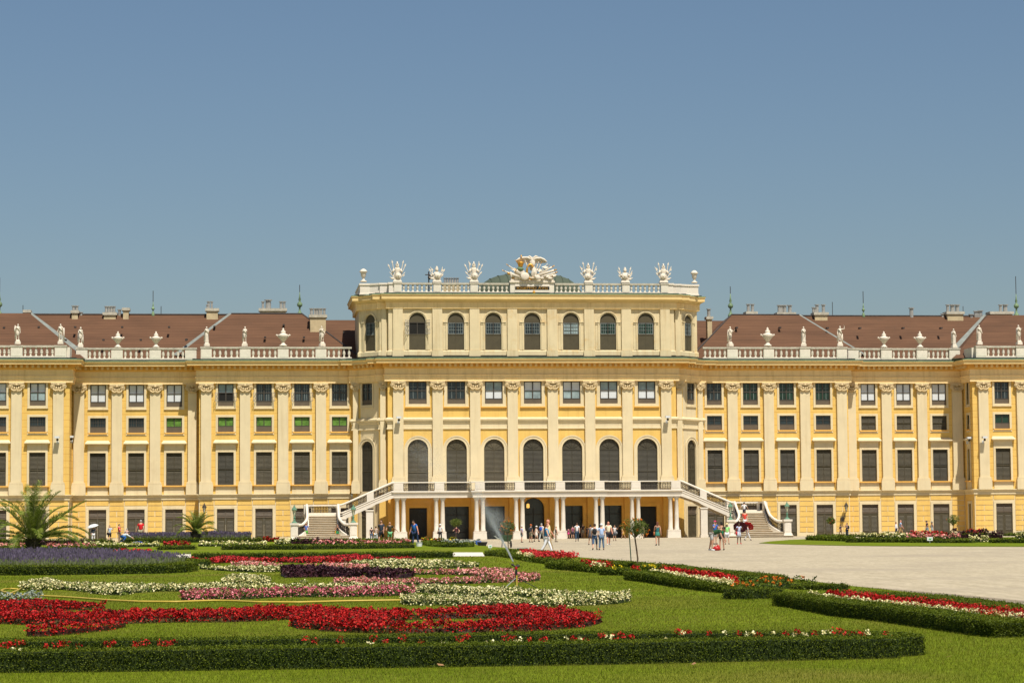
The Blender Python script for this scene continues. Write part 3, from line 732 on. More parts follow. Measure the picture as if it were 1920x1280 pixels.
me.materials.append(M['gold']); o = put(me, 'lettering', ib, (0, YP-.385, 23.14)); o.rotation_euler = (PI/2, 0, 0); o.scale = (1.15, .85, 1)
mb = MB(); mb.ball((0, 0, 0), (.14, .1, .16), 8, 6); mb.lathe(0, 0, [(.05, .1), (.02, .3)], 6); build(mb, 'finial', ['gold'], ib, (.15, YP-.45, 22.72))

# --- roofs
RY = 8.0; ZR = F(250, 590, RY)[1]; SL = (ZR-16.9)/(RY-2.2)
def prismroof(name, x0, x1, yf, hipl, hipr, zr=ZR, ry=RY, zb_=16.9):
    """front slope from (yf, zb) to the ridge, hips of the given length at each end"""
    mb = MB(); yb = ry+(ry-yf); 
    a, b, c, d = (x0, yf, zb_), (x1, yf, zb_), (x1, yb, zb_), (x0, yb, zb_); r0, r1 = (x0+hipl, ry, zr), (x1-hipr, ry, zr)
    mb.quad(a, b, r1, r0); mb.quad(c, d, r0, r1); mb.poly([b, c, r1]); mb.poly([d, a, r0])
    return mb
rt = MB()
def addm(dst, src): dst.add(src.v, src.f, 0)
for s in (-1, 1):
    L, R_ = sorted((s*21.5, s*58)); addm(rt, prismroof('r', L, R_, 2.2, 0, 0))
    # forward hipped roofs over the projecting fronts
    for xa, xb, h0, h1, sh in ((15.6, 33.2, 5.4, 5.4, 1.36), (41.2, 60, 5.6, 5.4, 2.0)):
        yb0 = 2.2-sh; z1 = ZR+.02
        p = [(s*xa, yb0, 16.9), (s*xb, yb0, 16.9), (s*(xb-h1), RY-sh*.6, z1), (s*(xa+h0), RY-sh*.6, z1)]
        rt.quad(*p)
        rt.poly([p[1], (s*xb, 2.2+.0, 16.9), (s*(xb-h1), RY+.1, z1), p[2]]) ; rt.poly([p[0], p[3], (s*(xa+h0), RY+.1, z1), (s*xa, RY+6, 16.9)])
        rt.quad(p[3], p[2], (s*(xb-h1), RY+.1, z1), (s*(xa+h0), RY+.1, z1))
    z2 = F(640, 600, 10)[1]
    x0, x1 = sorted((s*13.5, s*24)); addm(rt, prismroof('r', x0, x1, 3.5, 0, 0, z2, 10.0))
roof = build(rt, 'roof', ['roof'], palace)
def strip(p, q, w_, dz=.05):
    p, q = Vector(p), Vector(q); d = (q-p).normalized(); n = Vector((0, -.62, .78)); s_ = d.cross(n).normalized()*w_/2; up = n*dz
    fl.add([p-s_+up, p+s_+up, q+s_+up, q-s_+up, p-s_, p+s_, q+s_, q-s_], [(0, 1, 2, 3), (4, 5, 1, 0), (5, 6, 2, 1), (6, 7, 3, 2), (7, 4, 0, 3)])
for s in (-1, 1):
    fl = MB(); strip((s*33.0, 2.2, 17.3), (s*27.85, RY-.3, ZR+.05), .38); build(fl, 'valley_flashing', ['flash'], roof); fl = MB(); strip((s*41.3, 2.2, 17.3), (s*46.9, RY-.3, ZR+.05), .5); build(fl, 'valley_flashing', ['flash'], roof)
for s in (-1, 1):
    rg = MB(); rg.tube([(s*58, RY, ZR+.02), (s*21, RY, ZR+.02)], .10, 6)
    rg.tube([(s*(15.6+5.4), RY-.8, ZR+.05), (s*15.6, .84, 16.95)], .07, 5); rg.tube([(s*21, RY-.8, ZR+.05), (s*27.8, RY-.8, ZR+.05)], .09, 6)
    build(rg, 'ridge', ['ridge'], roof)
# snow guards / little roof vents
for px, py in ((8, 614), (73, 613), (141, 613), (229, 613), (317, 613), (123, 637), (194, 637), (264, 637), (349, 637), (402, 612), (532, 609), (497, 632), (570, 632), (350, 636), (645, 623), (1381, 614), (1462, 614), (1551, 615), (1612, 615), (1693, 615), (1764, 615)):
    t = (py-590)/62; Yv = RY-(RY-2.2)*t*.92-1.2; x, z = F(px, py, Yv); vb = MB(); vb.box(x-.10, x+.10, Yv-.3, Yv+.3, z-.08, z+.06); build(vb, 'roof_vent', ['ridge'], roof)
# chimneys: body box in photo pixels, pipes above it
def chimney(xa, xb, ytop, ybot, pipes=(), Y=RY, cap=True, depth=1.2):
    x0, z0 = F(xa, ybot, Y); x1, _ = F(xb, ybot, Y); z1 = F((xa+xb)/2, ytop, Y)[1]; zt = z1
    mb = MB()
    o = None
    if z1-z0 > .15:
        mb.box(x0+.12, x1-.12, -depth/2, depth/2, z0-1.2, z1-.26); o = build(mb, 'chimney', ['chimney'], roof, (0, Y, 0))
        mb = MB(); mb.box(x0, x1, -depth/2-.12, depth/2+.12, z1-.26, z1); build(mb, 'chimney_cap', ['weathered'], o)
    mp = MB()
    for px, py, r in pipes:
        x = F(px, ytop, Y)[0]; zp = F(px, py, Y)[1]
        mp.lathe(x, 0, [(r, z1-.3), (r, zp-.08), (r*1.5, zp-.07), (r*1.5, zp), (.01, zp+.02)], 8)
    if pipes:
        if o is None: mp.lathe(F(pipes[0][0], ytop, Y)[0], 0, [(.16, z0-1), (.16, z1-.3)], 6)
        q = build(mp, 'chimney' if o is None else 'flue_pipes', ['pipe'], o if o else roof, (0, 0, 0) if o else (0, Y, 0))
CH_ = [(44, 59, 582, 588, ()), (133, 149, 583, 590, [(138, 573, .14), (144, 573, .14)]), (193, 220, 586.5, 590, [(199, 574, .12), (204, 574, .12), (209, 574, .12), (214, 574, .12)]),
 (229, 244, 578, 590, ()), (385, 411, 579, 590, [(391, 565, .12), (397, 565, .10), (389, 571, .1)]), (485, 538, 579, 590, [(493, 565, .12), (503, 562, .26), (527, 565, .14), (533, 565, .12)]),
 (1396, 1418, 585, 592, [(1403, 570, .15), (1411, 570, .15)]), (1454, 1490, 586.5, 592, [(1461, 572, .16), (1465, 572, .16), (1471, 572, .18), (1481, 572, .18)]),
 (1523, 1551, 586.5, 592, [(1525, 576, .12), (1529, 576, .12), (1532, 571, .16), (1544, 571, .16)]), (1771, 1805, 585, 592, [(1777, 571, .15), (1786, 571, .22), (1795, 571, .2)]),
 (1852, 1897, 585, 592, [(1876, 571, .16), (1885, 571, .22)])]
for c in CH_: chimney(c[0], c[1], c[2], c[3], c[4])
chimney(579, 613, 591, 645, [(584, 578, .14), (590, 578, .1), (594, 578, .14), (599, 578, .1), (602, 578, .12), (608, 578, .12)], 5.2)
chimney(1323, 1336, 594, 625, [(1329, 579, .16)], 5.5, depth=.8)
for px, py in ((1709, 577),): chimney(px-3, px+3, 590, 590, [(px, py, .2)])
for px, py, r in ((1829, 583, .16), (1833, 583, .16), (1838, 582, .22), (224, 580, .14), (1767, 588, .14), (152, 585, .14), (1821, 589, .2)): chimney(px-3, px+3, 591, 591, [(px, py, r)])
# roof finials with lightning rods
def finial(px, pbase, ptop, Y=RY, big=True):
    x, z0 = F(px, pbase, Y); z1 = F(px, ptop, Y)[1]; s = 1 if big else .6
    mb = MB(); mb.lathe(0, 0, [(.30*s, -.3), (.26*s, .1), (.10*s, .35), (.08*s, .7*s), (.24*s, .85*s), (.27*s, 1.0*s), (.20*s, 1.15*s), (.07*s, 1.3*s), (.13*s, 1.45*s), (.07*s, 1.7*s), (.03*s, 2.2*s)], 10)
    o = build(mb, 'finial', ['copper'], roof, (x, Y, z0), smooth=True)
    mb = MB(); mb.tube([(0, 0, 2.1*s), (0, 0, z1-z0)], .035, 5); build(mb, 'lightning_rod', ['iron'], o)
for a in ((562, 590, 534), (1370, 592, 537), (1906, 592, 518), (-1, 590, 520)): finial(*a)
for a in ((287, 590, 545), (1619, 592, 546)): finial(*a, big=False)
for px, p0, p1 in ((43, 588, 572), (302, 590, 574), (1561, 591, 566), (1806, 591, 574)): mb = MB(); x, z = F(px, p0, RY); mb.tube([(x, RY, z), (x, RY, F(px, p1, RY)[1])], .03, 4); build(mb, 'antenna', ['iron'], roof)
# green dome roof of the centre, chimneys behind the parapet
mb = MB(); n = 40; D0 = 5.0; zt = F(995, 513, D0)[1]; zb0 = 22.6
xl, xr = F(889, 532, D0)[0], F(1092, 530, D0)[0]; xm = (xl+xr)/2; hw = (xr-xl)/2
prev = None
for j in range(9):
    t = j/8; row = []
    for i in range(n+1):
        u = -1+2*i/n; hz = (zt-zb0)*math.sqrt(max(0, 1-(abs(u))**3.2))
        a = PI*t; row.append((xm+hw*u*(1.0), D0-4*math.cos(a)*math.sqrt(max(0.02, 1-u*u*.8)), zb0+hz*math.sin(a)**.7))
    if prev:
        for i in range(n): mb.quad(prev[i], prev[i+1], row[i+1], row[i])
    prev = row
dome = build(mb, 'dome', ['dome'], palace, smooth=True)
mb = MB()
for i in range(1, 14):
    u = -1+2*i/14; hz = (zt-zb0)*math.sqrt(1-abs(u)**3.2); pts = []
    for j in range(9):
        a = PI*j/8; pts.append((xm+hw*u, D0-4*math.cos(a)*math.sqrt(max(0.02, 1-u*u*.8)), zb0+hz*math.sin(a)**.7+.02))
    mb.tube(pts, .05, 4)
build(mb, 'seam', ['dome'], dome)
Yk = 3.0
mb = MB(); x0, z0 = F(830, 530, Yk); x1, z1 = F(860, 527, Yk); mb.box(x0, x1, Yk-.5, Yk+.5, 22.6, z1-.35); up_ch = build(mb, 'attic_chimney', ['chimney'], palace)
mb = MB()
for i in range(6): x = F(834+i*4.8, 530, Yk)[0]; mb.lathe(x, Yk, [(.10, z1-.4), (.10, F(840, 522, Yk)[1]), (.16, F(840, 522, Yk)[1]+.01), (.16, F(840, 521, Yk)[1])], 6)
build(mb, 'flue_pipes', ['pipe'], up_ch)
mb = MB(); x, z = F(804, 530, 2); mb.tube([(x, 2, 22.6), (x, 2, F(804, 509, 2)[1])], .06, 6); mb.ball((x+.1, 2, F(805, 520, 2)[1]), .2); mb.tube([(x-.35, 2, F(804, 515, 2)[1]), (x+.2, 2, F(804, 515, 2)[1])], .05, 5); build(mb, 'weather_vane', ['iron'], palace)

# --- security cameras and wall lanterns (things on the wall)
def seccam(px, py, Y, label, s=1):
    x, z = F(px, py, Y); o = empty('security_camera', (x, Y, z)); tag(o, label, 'security camera', 'security cameras on the facade')
    mb = MB(); mb.box(-.22, .22, -.75, -.30, .02, .20); build(mb, 'housing', ['blind_white'], o)
    mb = MB(); mb.tube([(0, .0, -.3), (0, -.25, -.25), (0, -.5, 0)], .05, 6); mb.box(-.1, .1, -.02, .1, -.45, -.15); build(mb, 'bracket', ['blind_white'], o)
    mb = MB(); mb.ball((.02, -.5, -.12), .12); build(mb, 'lens', ['iron'], o)
seccam(108, 822, YE-.28, 'white security camera on the second pilaster from the left edge')
seccam(134, 821, YB-1.6, 'white security camera in the corner just right of the far left projecting bay')
seccam(747, 785, YC-.28, 'white security camera on the leftmost pilaster of the central block')
seccam(1250, 784, YC-.28, 'white security camera on the rightmost pilaster of the central block')
seccam(1814, 823, YB-1.9, 'white security camera on the shaded return wall at far right')
seccam(1843, 822, YE-.28, 'white security camera on the first pilaster of the far right projecting bay')
def lantern_parts(o, mp='patina', s=1, base=True):
    mb = MB(); mb.lathe(0, 0, [(.05*s, .62*s), (.17*s, 1.12*s), (.17*s, 1.14*s), (.02, 1.14*s)], 6); build(mb, 'lantern_glass', ['lampglass'], o)
    mb = MB(); mb.lathe(0, 0, [(.24*s, 1.13*s), (.24*s, 1.18*s), (.15*s, 1.36*s), (.10*s, 1.38*s), (.07*s, 1.48*s), (.02, 1.60*s)], 8); build(mb, 'lantern_hood', [mp], o)
    mb = MB()
    for k in range(6): a = k*PI/3; mb.tube([(.055*s*math.cos(a), .055*s*math.sin(a), .6*s), (.18*s*math.cos(a), .18*s*math.sin(a), 1.14*s)], .014, 4)
    if base: mb.lathe(0, 0, [(.26*s, 0), (.22*s, .08*s), (.10*s, .18*s), (.07*s, .4*s), (.11*s, .48*s), (.05*s, .6*s)], 8)
    build(mb, 'lantern_stand', [mp], o)
def wall_lantern(px, py, Y, label):
    x, z = F(px, py, Y); o = empty('wall_lantern', (x, Y, z)); tag(o, label, 'lantern', 'wall lanterns')
    mb = MB(); mb.tube([(-.3, .5, -.25), (-.28, .1, -.1), (0, 0, .55)], .035, 6); mb.box(-.45, -.15, .25, .5, -.4, 0); build(mb, 'bracket', ['iron'], o)
    lantern_parts(o, 'iron', .9, False)
wall_lantern(1587, 969, YA-.55, 'iron wall lantern on the yellow blocks right of the right stair')
wall_lantern(383, 972, YA-.55, 'iron wall lantern on the yellow blocks right of the small palm')

# ------------------------------------------------------------------ terrace with the double stair
stair = empty('terrace_staircase', (0, -6.8, 0))
tag(stair, 'white stone terrace on paired columns with a curved stair at each end, before the palace', 'staircase')
O = Vector((0, 6.8, 0))
def sbuild(mb, name, m, parent=stair, loc=(0, 0, 0), rz=0, smooth=False):
    l = Vector(loc)+(O if parent is stair else Vector((0, 0, 0))); return build(mb, name, m, parent, tuple(l), rz, smooth)
TF = 4.35
edge = [(-13.15, -4), (-13.15, -6.85), (-6.1, -6.85), (-6.1, -8.25), (6.1, -8.25), (6.1, -6.85), (13.15, -6.85), (13.15, -4)]
mb = MB(); sweep(mb, edge, [(-.6, 3.78), (0, 3.78), (0, 3.98), (.03, 4.0), (.03, 4.2), (.16, 4.27), (.16, 4.40), (-.5, 4.41)])
mb.box(-13.1, 13.1, -6.8, YC, 3.9, TF); mb.box(-6.05, 6.05, -8.2, -6.8, 3.9, TF-.004); sbuild(mb, 'platform', 'stone')
def colmesh():
    mb = MB(); mb.lathe(0, 0, [(.25, .72), (.25, .80), (.21, .84), (.235, .90), (.20, .96), (.20, 1.6), (.195, 2.2), (.165, 3.42), (.19, 3.46), (.165, 3.5), (.22, 3.60), (.23, 3.64)], 14)
    mb.box(-.25, .25, -.25, .25, 3.64, 3.78); return mb.mesh('column', ['stone'], True)
cmesh = colmesh()
def plmesh():
    mb = MB(); mb.taper(0, 0, -.1, .6, .63, .36, .58, .33); mb.box(-.59, .59, -.34, .34, .6, .72); return mb.mesh('plinth', ['stone'])
plm = plmesh()
for x, y in ((12.52, -6.5), (8.97, -6.5), (5.44, -7.9), (1.85, -7.9)):
    for s in (-1, 1):
        for d in (-.29, .29): put(cmesh, 'column', stair, (s*x+d, y+6.8, 0))
        put(plm, 'column_plinth', stair, (s*x, y+6.8, 0))
# iron panels: scrollwork of rings between the white posts
def iron_panel(p, q, h, m='iron', n=None):
    p, q = Vector(p), Vector(q); L = (q-p).length; d = (q-p)/L; up = Vector((0, 0, 1)); mb = MB(); t = .021
    n = n or max(1, round(L/.30)); w_ = L/n
    for zz in (.05, h-.05): mb.tube([p+up*zz, q+up*zz], t*1.1, 4)
    for i in range(n+1): a = p+d*w_*i; mb.tube([a, a+up*h], t*1.2, 4)
    for i in range(n):
        c0 = p+d*w_*(i+.5)
        for zz, r in ((h*.28, h*.19), (h*.70, h*.19)):
            for sx in (-1, 1):
                cc = c0+d*sx*w_*.22+up*zz
                mb.tube([cc+d*(r*.8*(1-k/14)*math.cos(k*.75))+up*(r*(1-k/14)*math.sin(k*.75)) for k in range(12)], t, 3, cap=False)
        mb.tube([c0+up*h*.1, c0+up*h*.9], t, 3); mb.ball(c0+up*h*.5, .04, 5, 4)
    return mb
def post(x, y, w_=.86, z=TF, h=.76, rz=0):
    mb = MB(); mb.box(-w_/2, w_/2, -.16, .16, 0, h); mb.box(-w_/2-.03, w_/2+.03, -.19, .19, 0, .1); mb.box(-w_/2+.08, w_/2-.08, -.18, -.16, .18, h-.08); sbuild(mb, 'rail_post', 'stone', stair, (x, y, z), rz)
RYf, RYm = -6.75, -8.15
posts = [(-12.70, RYf), (-9.0, RYf), (-5.45, RYm), (-1.85, RYm), (1.85, RYm), (5.45, RYm), (9.0, RYf), (12.70, RYf)]
for x, y in posts: post(x, y)
mb = MB(); sweep(mb, [(-13.1, RYf), (-6.1, RYf), (-6.1, RYm), (6.1, RYm), (6.1, RYf), (13.1, RYf)], [(-.15, TF+.76), (.15, TF+.76), (.17, TF+.8), (.15, TF+.86), (-.15, TF+.86), (-.17, TF+.8), (-.15, TF+.76)]); sbuild(mb, 'handrail', 'stone')
for (xa, ya), (xb, yb) in zip(posts, posts[1:]):
    if ya == yb: sbuild(iron_panel((xa+.45, ya, TF+.06), (xb-.45, yb, TF+.06), .68), 'iron_panel', 'iron')
    else:
        xc = 6.1*(1 if xa > 0 else -1)
        sbuild(iron_panel((xa+.45 if ya == RYf else xc, RYf if ya == RYf else RYf, TF+.06), (xc if ya == RYf else xb-.45, RYf, TF+.06), .68), 'iron_panel', 'iron')
# side flights, landings, lower flights
LZ = 2.38
for s in (-1, 1):
    X = lambda v: s*v
    fl_ = MB(); n = 11; x0, x1 = 13.15, 17.75
    mb = MB()
    prof = [(x0, TF+.12), (x1, LZ+.16), (x1+.35, LZ+.12), (x1+.35, LZ-.45), (x1-.3, LZ-.42), (x0+1.95, TF-1.35), (x0+1.6, TF-1.12), (x0, TF-.56)]
    for yy in (-6.86, -4.2):
        a = [(X(x), yy, z) for x, z in prof]; b = [(X(x), yy+.26, z) for x, z in prof]
        k = len(prof); mb.add(a+b, [tuple(range(k)), tuple(range(k, 2*k))]+[(i, (i+1) % k, k+(i+1) % k, k+i) for i in range(k)])
    # moulding lines along the outer face
    for dz, r in ((.06, .05), (-.14, .035)): mb.tube([(X(x0), -6.87, TF+dz), (X(x1), -6.87, LZ+dz+.04), (X(x1+.35), -6.87, LZ+dz)], r, 6)
    side = sbuild(mb, 'stringer', 'stone')
    flt = MB(); flt.quad((X(x0), -6.6, TF-.3), (X(x1), -6.6, LZ-.3), (X(x1), -4.1, LZ-.3), (X(x0), -4.1, TF-.3)); upf = sbuild(flt, 'upper_flight', 'stone')
    for i in range(n):
        a, b = sorted((X(x0+(x1-x0)*i/n), X(x0+(x1-x0)*(i+1)/n+.03))); z = TF-(TF-LZ)*(i+1)/n
        m1 = MB(); m1.box(a, b, -6.6, -4.15, z-.3, z); build(m1, 'step', ['step'], upf)
    # pier under the flight
    mb = MB(); a, b = sorted((X(15.0), X(15.62))); mb.box(a, b, -6.84, -6.2, -.1, 2.62); mb.box(a-.06, b+.06, -6.9, -6.2, 2.62, 2.74); mb.box(a-.05, b+.05, -6.88, -6.2, -.1, .25); sbuild(mb, 'pier', 'stone')
    mb = MB(); a, b = sorted((X(17.45), X(17.95))); mb.box(a, b, -6.84, -6.2, -.1, 1.9); mb.box(a-.05, b+.05, -6.9, -6.2, 1.9, 2.0); sbuild(mb, 'pier', 'stone')
    # sloping rail with two posts and scroll panels
    def zr(x): return TF+.1-(TF-LZ)*(x-x0)/(x1-x0)
    mb = MB(); pts = [(X(x0-.1), RYf, TF+.81), (X(x0+.15), RYf, TF+.78), (X(x1-.3), RYf, zr(x1-.3)+.72), (X(x1+.1), RYf, LZ+.8), (X(x1+.5), RYf, LZ+.8)]; mb.tube(pts, .10, 8); sbuild(mb, 'handrail', 'stone', smooth=True)
    for x, w_ in ((15.25, .62),):
        mb = MB(); a, b = X(x-w_/2), X(x+w_/2); v = []
        for yy in (RYf-.14, RYf+.14): v += [(a, yy, zr(x-w_/2)-.02), (b, yy, zr(x+w_/2)-.02), (b, yy, zr(x+w_/2)+.68), (a, yy, zr(x-w_/2)+.68)]
        mb.add(v, [(0, 1, 2, 3), (4, 5, 6, 7), (0, 1, 5, 4), (1, 2, 6, 5), (2, 3, 7, 6), (3, 0, 4, 7)]); sbuild(mb, 'rail_post', 'stone')
    for a, b in ((13.2, 14.9), (15.6, 17.4)): 
        pp_, qq_ = (X(a), RYf, zr(a)+.02), (X(b), RYf, zr(b)+.02)
        sbuild(iron_panel(pp_, qq_, .62), 'iron_panel', 'iron')
    # landing
    mb = MB(); a, b = sorted((X(17.75), X(21.15))); mb.box(a, b, -6.86, -4.0, LZ-.25, LZ); mb.box(a+.05, b-.05, -6.2, -4.1, -.1, LZ-.25); sbuild(mb, 'landing', 'stone')
    for px in (18.15, 21.0):
        mb = MB(); w_ = .34 if px < 19 else .4; mb.box(X(px)-w_/2, X(px)+w_/2, -6.95, -6.55, LZ, LZ+.78); sbuild(mb, 'rail_post', 'stone')
    mb = MB()
    for px in (18.0, 21.0): mb.box(X(px)-.18, X(px)+.18, -4.2, -3.9, LZ, LZ+.74)
    a, b = sorted((X(17.8), X(21.2))); mb.box(a, b, -4.22, -3.92, LZ, LZ+.12); sbuild(mb, 'rail_post', 'stone')
    mb = MB(); mb.box(a, b, -4.25, -3.87, LZ+.74, LZ+.86); mb.box(X(21.05)-.16, X(21.05)+.16, -6.6, -4.25, LZ+.74, LZ+.855); sbuild(mb, 'handrail', 'stone')
    sbuild(iron_panel((a+.4, -4.05, LZ+.12), (b-.4, -4.05, LZ+.12), .62), 'iron_panel', 'iron')
    sbuild(iron_panel((X(21.05), -6.5, LZ+.05), (X(21.05), -4.3, LZ+.05), .68), 'iron_panel', 'iron')
    # lower flight, splayed at its foot
    lf = MB(); lf.quad((X(18.3), -6.86, LZ-.3), (X(20.8), -6.86, LZ-.3), (X(20.8), -6.9, .0), (X(18.3), -6.9, .0)); lfo = sbuild(lf, 'lower_flight', 'stone')
    n = 14; y0, y1 = -6.86, -10.3
    def half_w(t): return 1.27+(0 if t < .55 else 1.0*((t-.55)/.45)**1.5)
    cx = X(19.55)
    for i in range(n):
        z = LZ-LZ*(i+1)/(n+1); ya = y0+(y1-y0)*i/n; yb = y0+(y1-y0)*(i+1)/n-.02; t = (i+.5)/n
        w_ = half_w(t) if i < n-3 else 2.45+.28*(i-(n-3))
        if i >= n-3: yb = -10.45-.33*(i-(n-3)+1)*.9
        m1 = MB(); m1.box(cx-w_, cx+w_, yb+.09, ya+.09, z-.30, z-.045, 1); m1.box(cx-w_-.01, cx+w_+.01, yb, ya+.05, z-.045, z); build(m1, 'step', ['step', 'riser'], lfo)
    for e in (-1, 1):
        rail, base, low = [], [], []
        for k in range(13):
            t = k/12; xx = cx+e*(1.40+(0 if t < .5 else .98*((t-.5)/.5)**1.7)); yy = -6.8-3.75*t
            zz = LZ*(1-t)**1.0+.05+(.30*t*t)
            rail.append((xx, yy, max(zz+.78, 1.42))); base.append((xx, yy, zz+.05))
        mb = MB(); mb.tube(rail, .125, 8); sbuild(mb, 'handrail', 'stone', smooth=True)
        mb = MB()
        for (a1, b1, c1), (a2, b2, c2) in zip(base, base[1:]): mb.add([(a1-.14, b1, -.05), (a1+.14, b1, -.05), (a1+.14, b1, c1), (a1-.14, b1, c1), (a2-.14, b2, -.05), (a2+.14, b2, -.05), (a2+.14, b2, c2), (a2-.14, b2, c2)], [(0, 1, 5, 4), (1, 2, 6, 5), (2, 3, 7, 6), (3, 0, 4, 7), (0, 1, 2, 3), (4, 5, 6, 7)])
        sbuild(mb, 'stringer', 'stone')
        for k in range(0, 12, 2):
            a_, b_2 = base[k], base[k+2]; sbuild(iron_panel(a_, b_2, .66), 'iron_panel', 'iron')
        # foot pedestal
        px = cx+e*2.6
        mb = MB(); mb.box(px-.31, px+.31, -11.0, -10.4, -.1, 1.42); mb.box(px-.40, px+.40, -11.09, -10.31, 1.42, 1.60); mb.taper(px, -10.7, -.1, .35, .46, .46, .36, .36); mb.box(px-.22, px+.22, -11.02, -11.0, .5, 1.3)
        sbuild(mb, 'newel_pedestal', 'stone')
        lo = empty('lantern', (px, -10.7, 1.6)); lantern_parts(lo)
        side_ = 'left' if s < 0 else 'right'; es = 'left' if e < 0 else 'right'
        tag(lo, 'green copper lantern on the %s foot pedestal of the %s stair' % (es, side_), 'lantern', 'copper lanterns on the stair pedestals')

# ------------------------------------------------------------------ figures
def dirv(a, o, s): a, o = R(a), R(o); return Vector((s*math.sin(o), -math.sin(a)*math.cos(o), -math.cos(a)*math.cos(o)))
def skeleton(p):
    J = {}; P = Vector((0, 0, .93)); lean = R(p.get('lean', 0)); tilt = R(p.get('tilt', 0))
    Q = Matrix.Rotation(lean, 3, 'X') @ Matrix.Rotation(tilt, 3, 'Y')
    J['pel'] = P; J['waist'] = P+Q@Vector((0, 0, .16)); J['chest'] = P+Q@Vector((0, 0, .38)); J['nb'] = P+Q@Vector((0, .01, .53))
    hn = R(p.get('head', 0)); H = Matrix.Rotation(lean*.7+hn, 3, 'X') @ Matrix.Rotation(R(p.get('turn', 0)), 3, 'Z')
    J['h0'] = J['nb']+H@Vector((0, 0, .09)); J['hc'] = J['nb']+H@Vector((0, -.02, .17)); J['H'] = H
    for i, s in enumerate((-1, 1)):
        k = 'LR'[i]; a, o, e = p.get('arm'+k, (0, 8, 12)); sh = P+Q@Vector((s*.175, 0, .485)); J['sh'+k] = sh
        el = sh+Q@dirv(a, o, s)*.29 if p.get('armrel') else sh+dirv(a, o, s)*.29
        J['el'+k] = el; d2 = dirv(a+e, o*(1-min(1, e/60.)) if e > 0 else o, s); J['wr'+k] = el+d2*.25; J['hd'+k] = J['wr'+k]+d2*.09; J['hdir'+k] = d2
        a, kn, oo = p.get('leg'+k, (0, 3, 2)); hp = P+Vector((s*.09, 0, -.04)); J['hp'+k] = hp
        kn_ = hp+dirv(a, oo, s)*.42; J['kn'+k] = kn_; an = kn_+dirv(a-kn, oo, s)*.41; J['an'+k] = an
        f = R(a-kn); J['to'+k] = an+Vector((s*.02, -.15*math.cos(min(0, f+.2)), -.045+.1*math.sin(min(0, f+.2))))
    m = min(J['an'+k].z for k in 'LR'); m = min([m]+[J['kn'+k].z for k in 'LR']+[J['to'+k].z+.04 for k in 'LR'])
    dz = Vector((0, 0, .075-m))
    for k in J:
        if k not in ('H', 'hdirL', 'hdirR'): J[k] = J[k]+dz
    return J
pending = []      # (object, edges data) waiting for the skin modifier to be evaluated
def skin_obj(name, J, chain, rad, parent, m, extra=None):
    """chain: list of (joint or point, joint or point); rad: dict"""
    names = []; 
    for a, b in chain:
        for q in (a, b):
            if q not in names: names.append(q)
    me = bpy.data.meshes.new(name); me.from_pydata([J[q] for q in names], [(names.index(a), names.index(b)) for a, b in chain], [])
    o = bpy.data.objects.new(name, me); C.objects.link(o)
    o.modifiers.new('s', 'SKIN'); o.modifiers.new('u', 'SUBSURF').levels = 1; o.modifiers['u'].render_levels = 1
    sv = me.skin_vertices[0].data
    for i, q in enumerate(names): r = rad[q]; sv[i].radius = (r, r) if not hasattr(r, '__len__') else r; sv[i].use_root = (i == 0)
    if parent: o.parent = parent
    pending.append((o, name, m, extra)); return o
def finish_skins():
    bpy.context.view_layer.update(); dg = bpy.context.evaluated_depsgraph_get(); res = []
    for o, name, m, extra in pending:
        ev = o.evaluated_get(dg); me = bpy.data.meshes.new_from_object(ev, depsgraph=dg); res.append(me)
    for (o, name, m, extra), me in zip(pending, res):
        o.modifiers.clear(); 
        me.materials.clear()
        for q in (m if isinstance(m, list) else [m]): me.materials.append(M[q] if isinstance(q, str) else q)
        me.polygons.foreach_set('material_index', [0]*len(me.polygons)); me.polygons.foreach_set('use_smooth', [True]*len(me.polygons))
        if extra:
            bm = bmesh.new(); bm.from_mesh(me); off = [bm.verts.new(v) for v in extra.v]
            for f, mi in zip(extra.f, extra.m):
                try: nf = bm.faces.new([off[i] for i in f]); nf.material_index = mi; nf.smooth = True
                except ValueError: pass
            bmesh.ops.recalc_face_normals(bm, faces=bm.faces); bm.to_mesh(me); bm.free()
        me.name = name; o.data = me
    pending.clear()
def flat(name, c, r=.8): 
    if name not in M: M[name] = mat(name, c, r, .12, 9)
    return name
SKIN = {'fair': (.62, .36, .24), 'tan': (.45, .24, .15), 'dark': (.16, .085, .055), 'red': (.62, .27, .18)}
HAIR = {'brown': (.07, .04, .025), 'dark': (.015, .012, .010), 'blond': (.40, .27, .12), 'grey': (.35, .33, .30), 'white': (.6, .58, .54), 'auburn': (.14, .05, .025), 'bald': None}
def bodygraph(J, f=1.0, w=1.0):
    ch = [('pel', 'waist'), ('waist', 'chest'), ('chest', 'nb'), ('nb', 'h0'), ('h0', 'hc')]; rd = {'pel': .125*f, 'waist': .115*f, 'chest': .135*f*w, 'nb': .06, 'h0': .055, 'hc': .075}
    for k in 'LR':
        ch += [('nb', 'sh'+k), ('sh'+k, 'el'+k), ('el'+k, 'wr'+k), ('wr'+k, 'hd'+k), ('pel', 'hp'+k), ('hp'+k, 'kn'+k), ('kn'+k, 'an'+k), ('an'+k, 'to'+k)]
        rd.update({'sh'+k: .058*f, 'el'+k: .042, 'wr'+k: .028, 'hd'+k: .034, 'hp'+k: .088*f, 'kn'+k: .058, 'an'+k: .038, 'to'+k: .032})
    return ch, rd
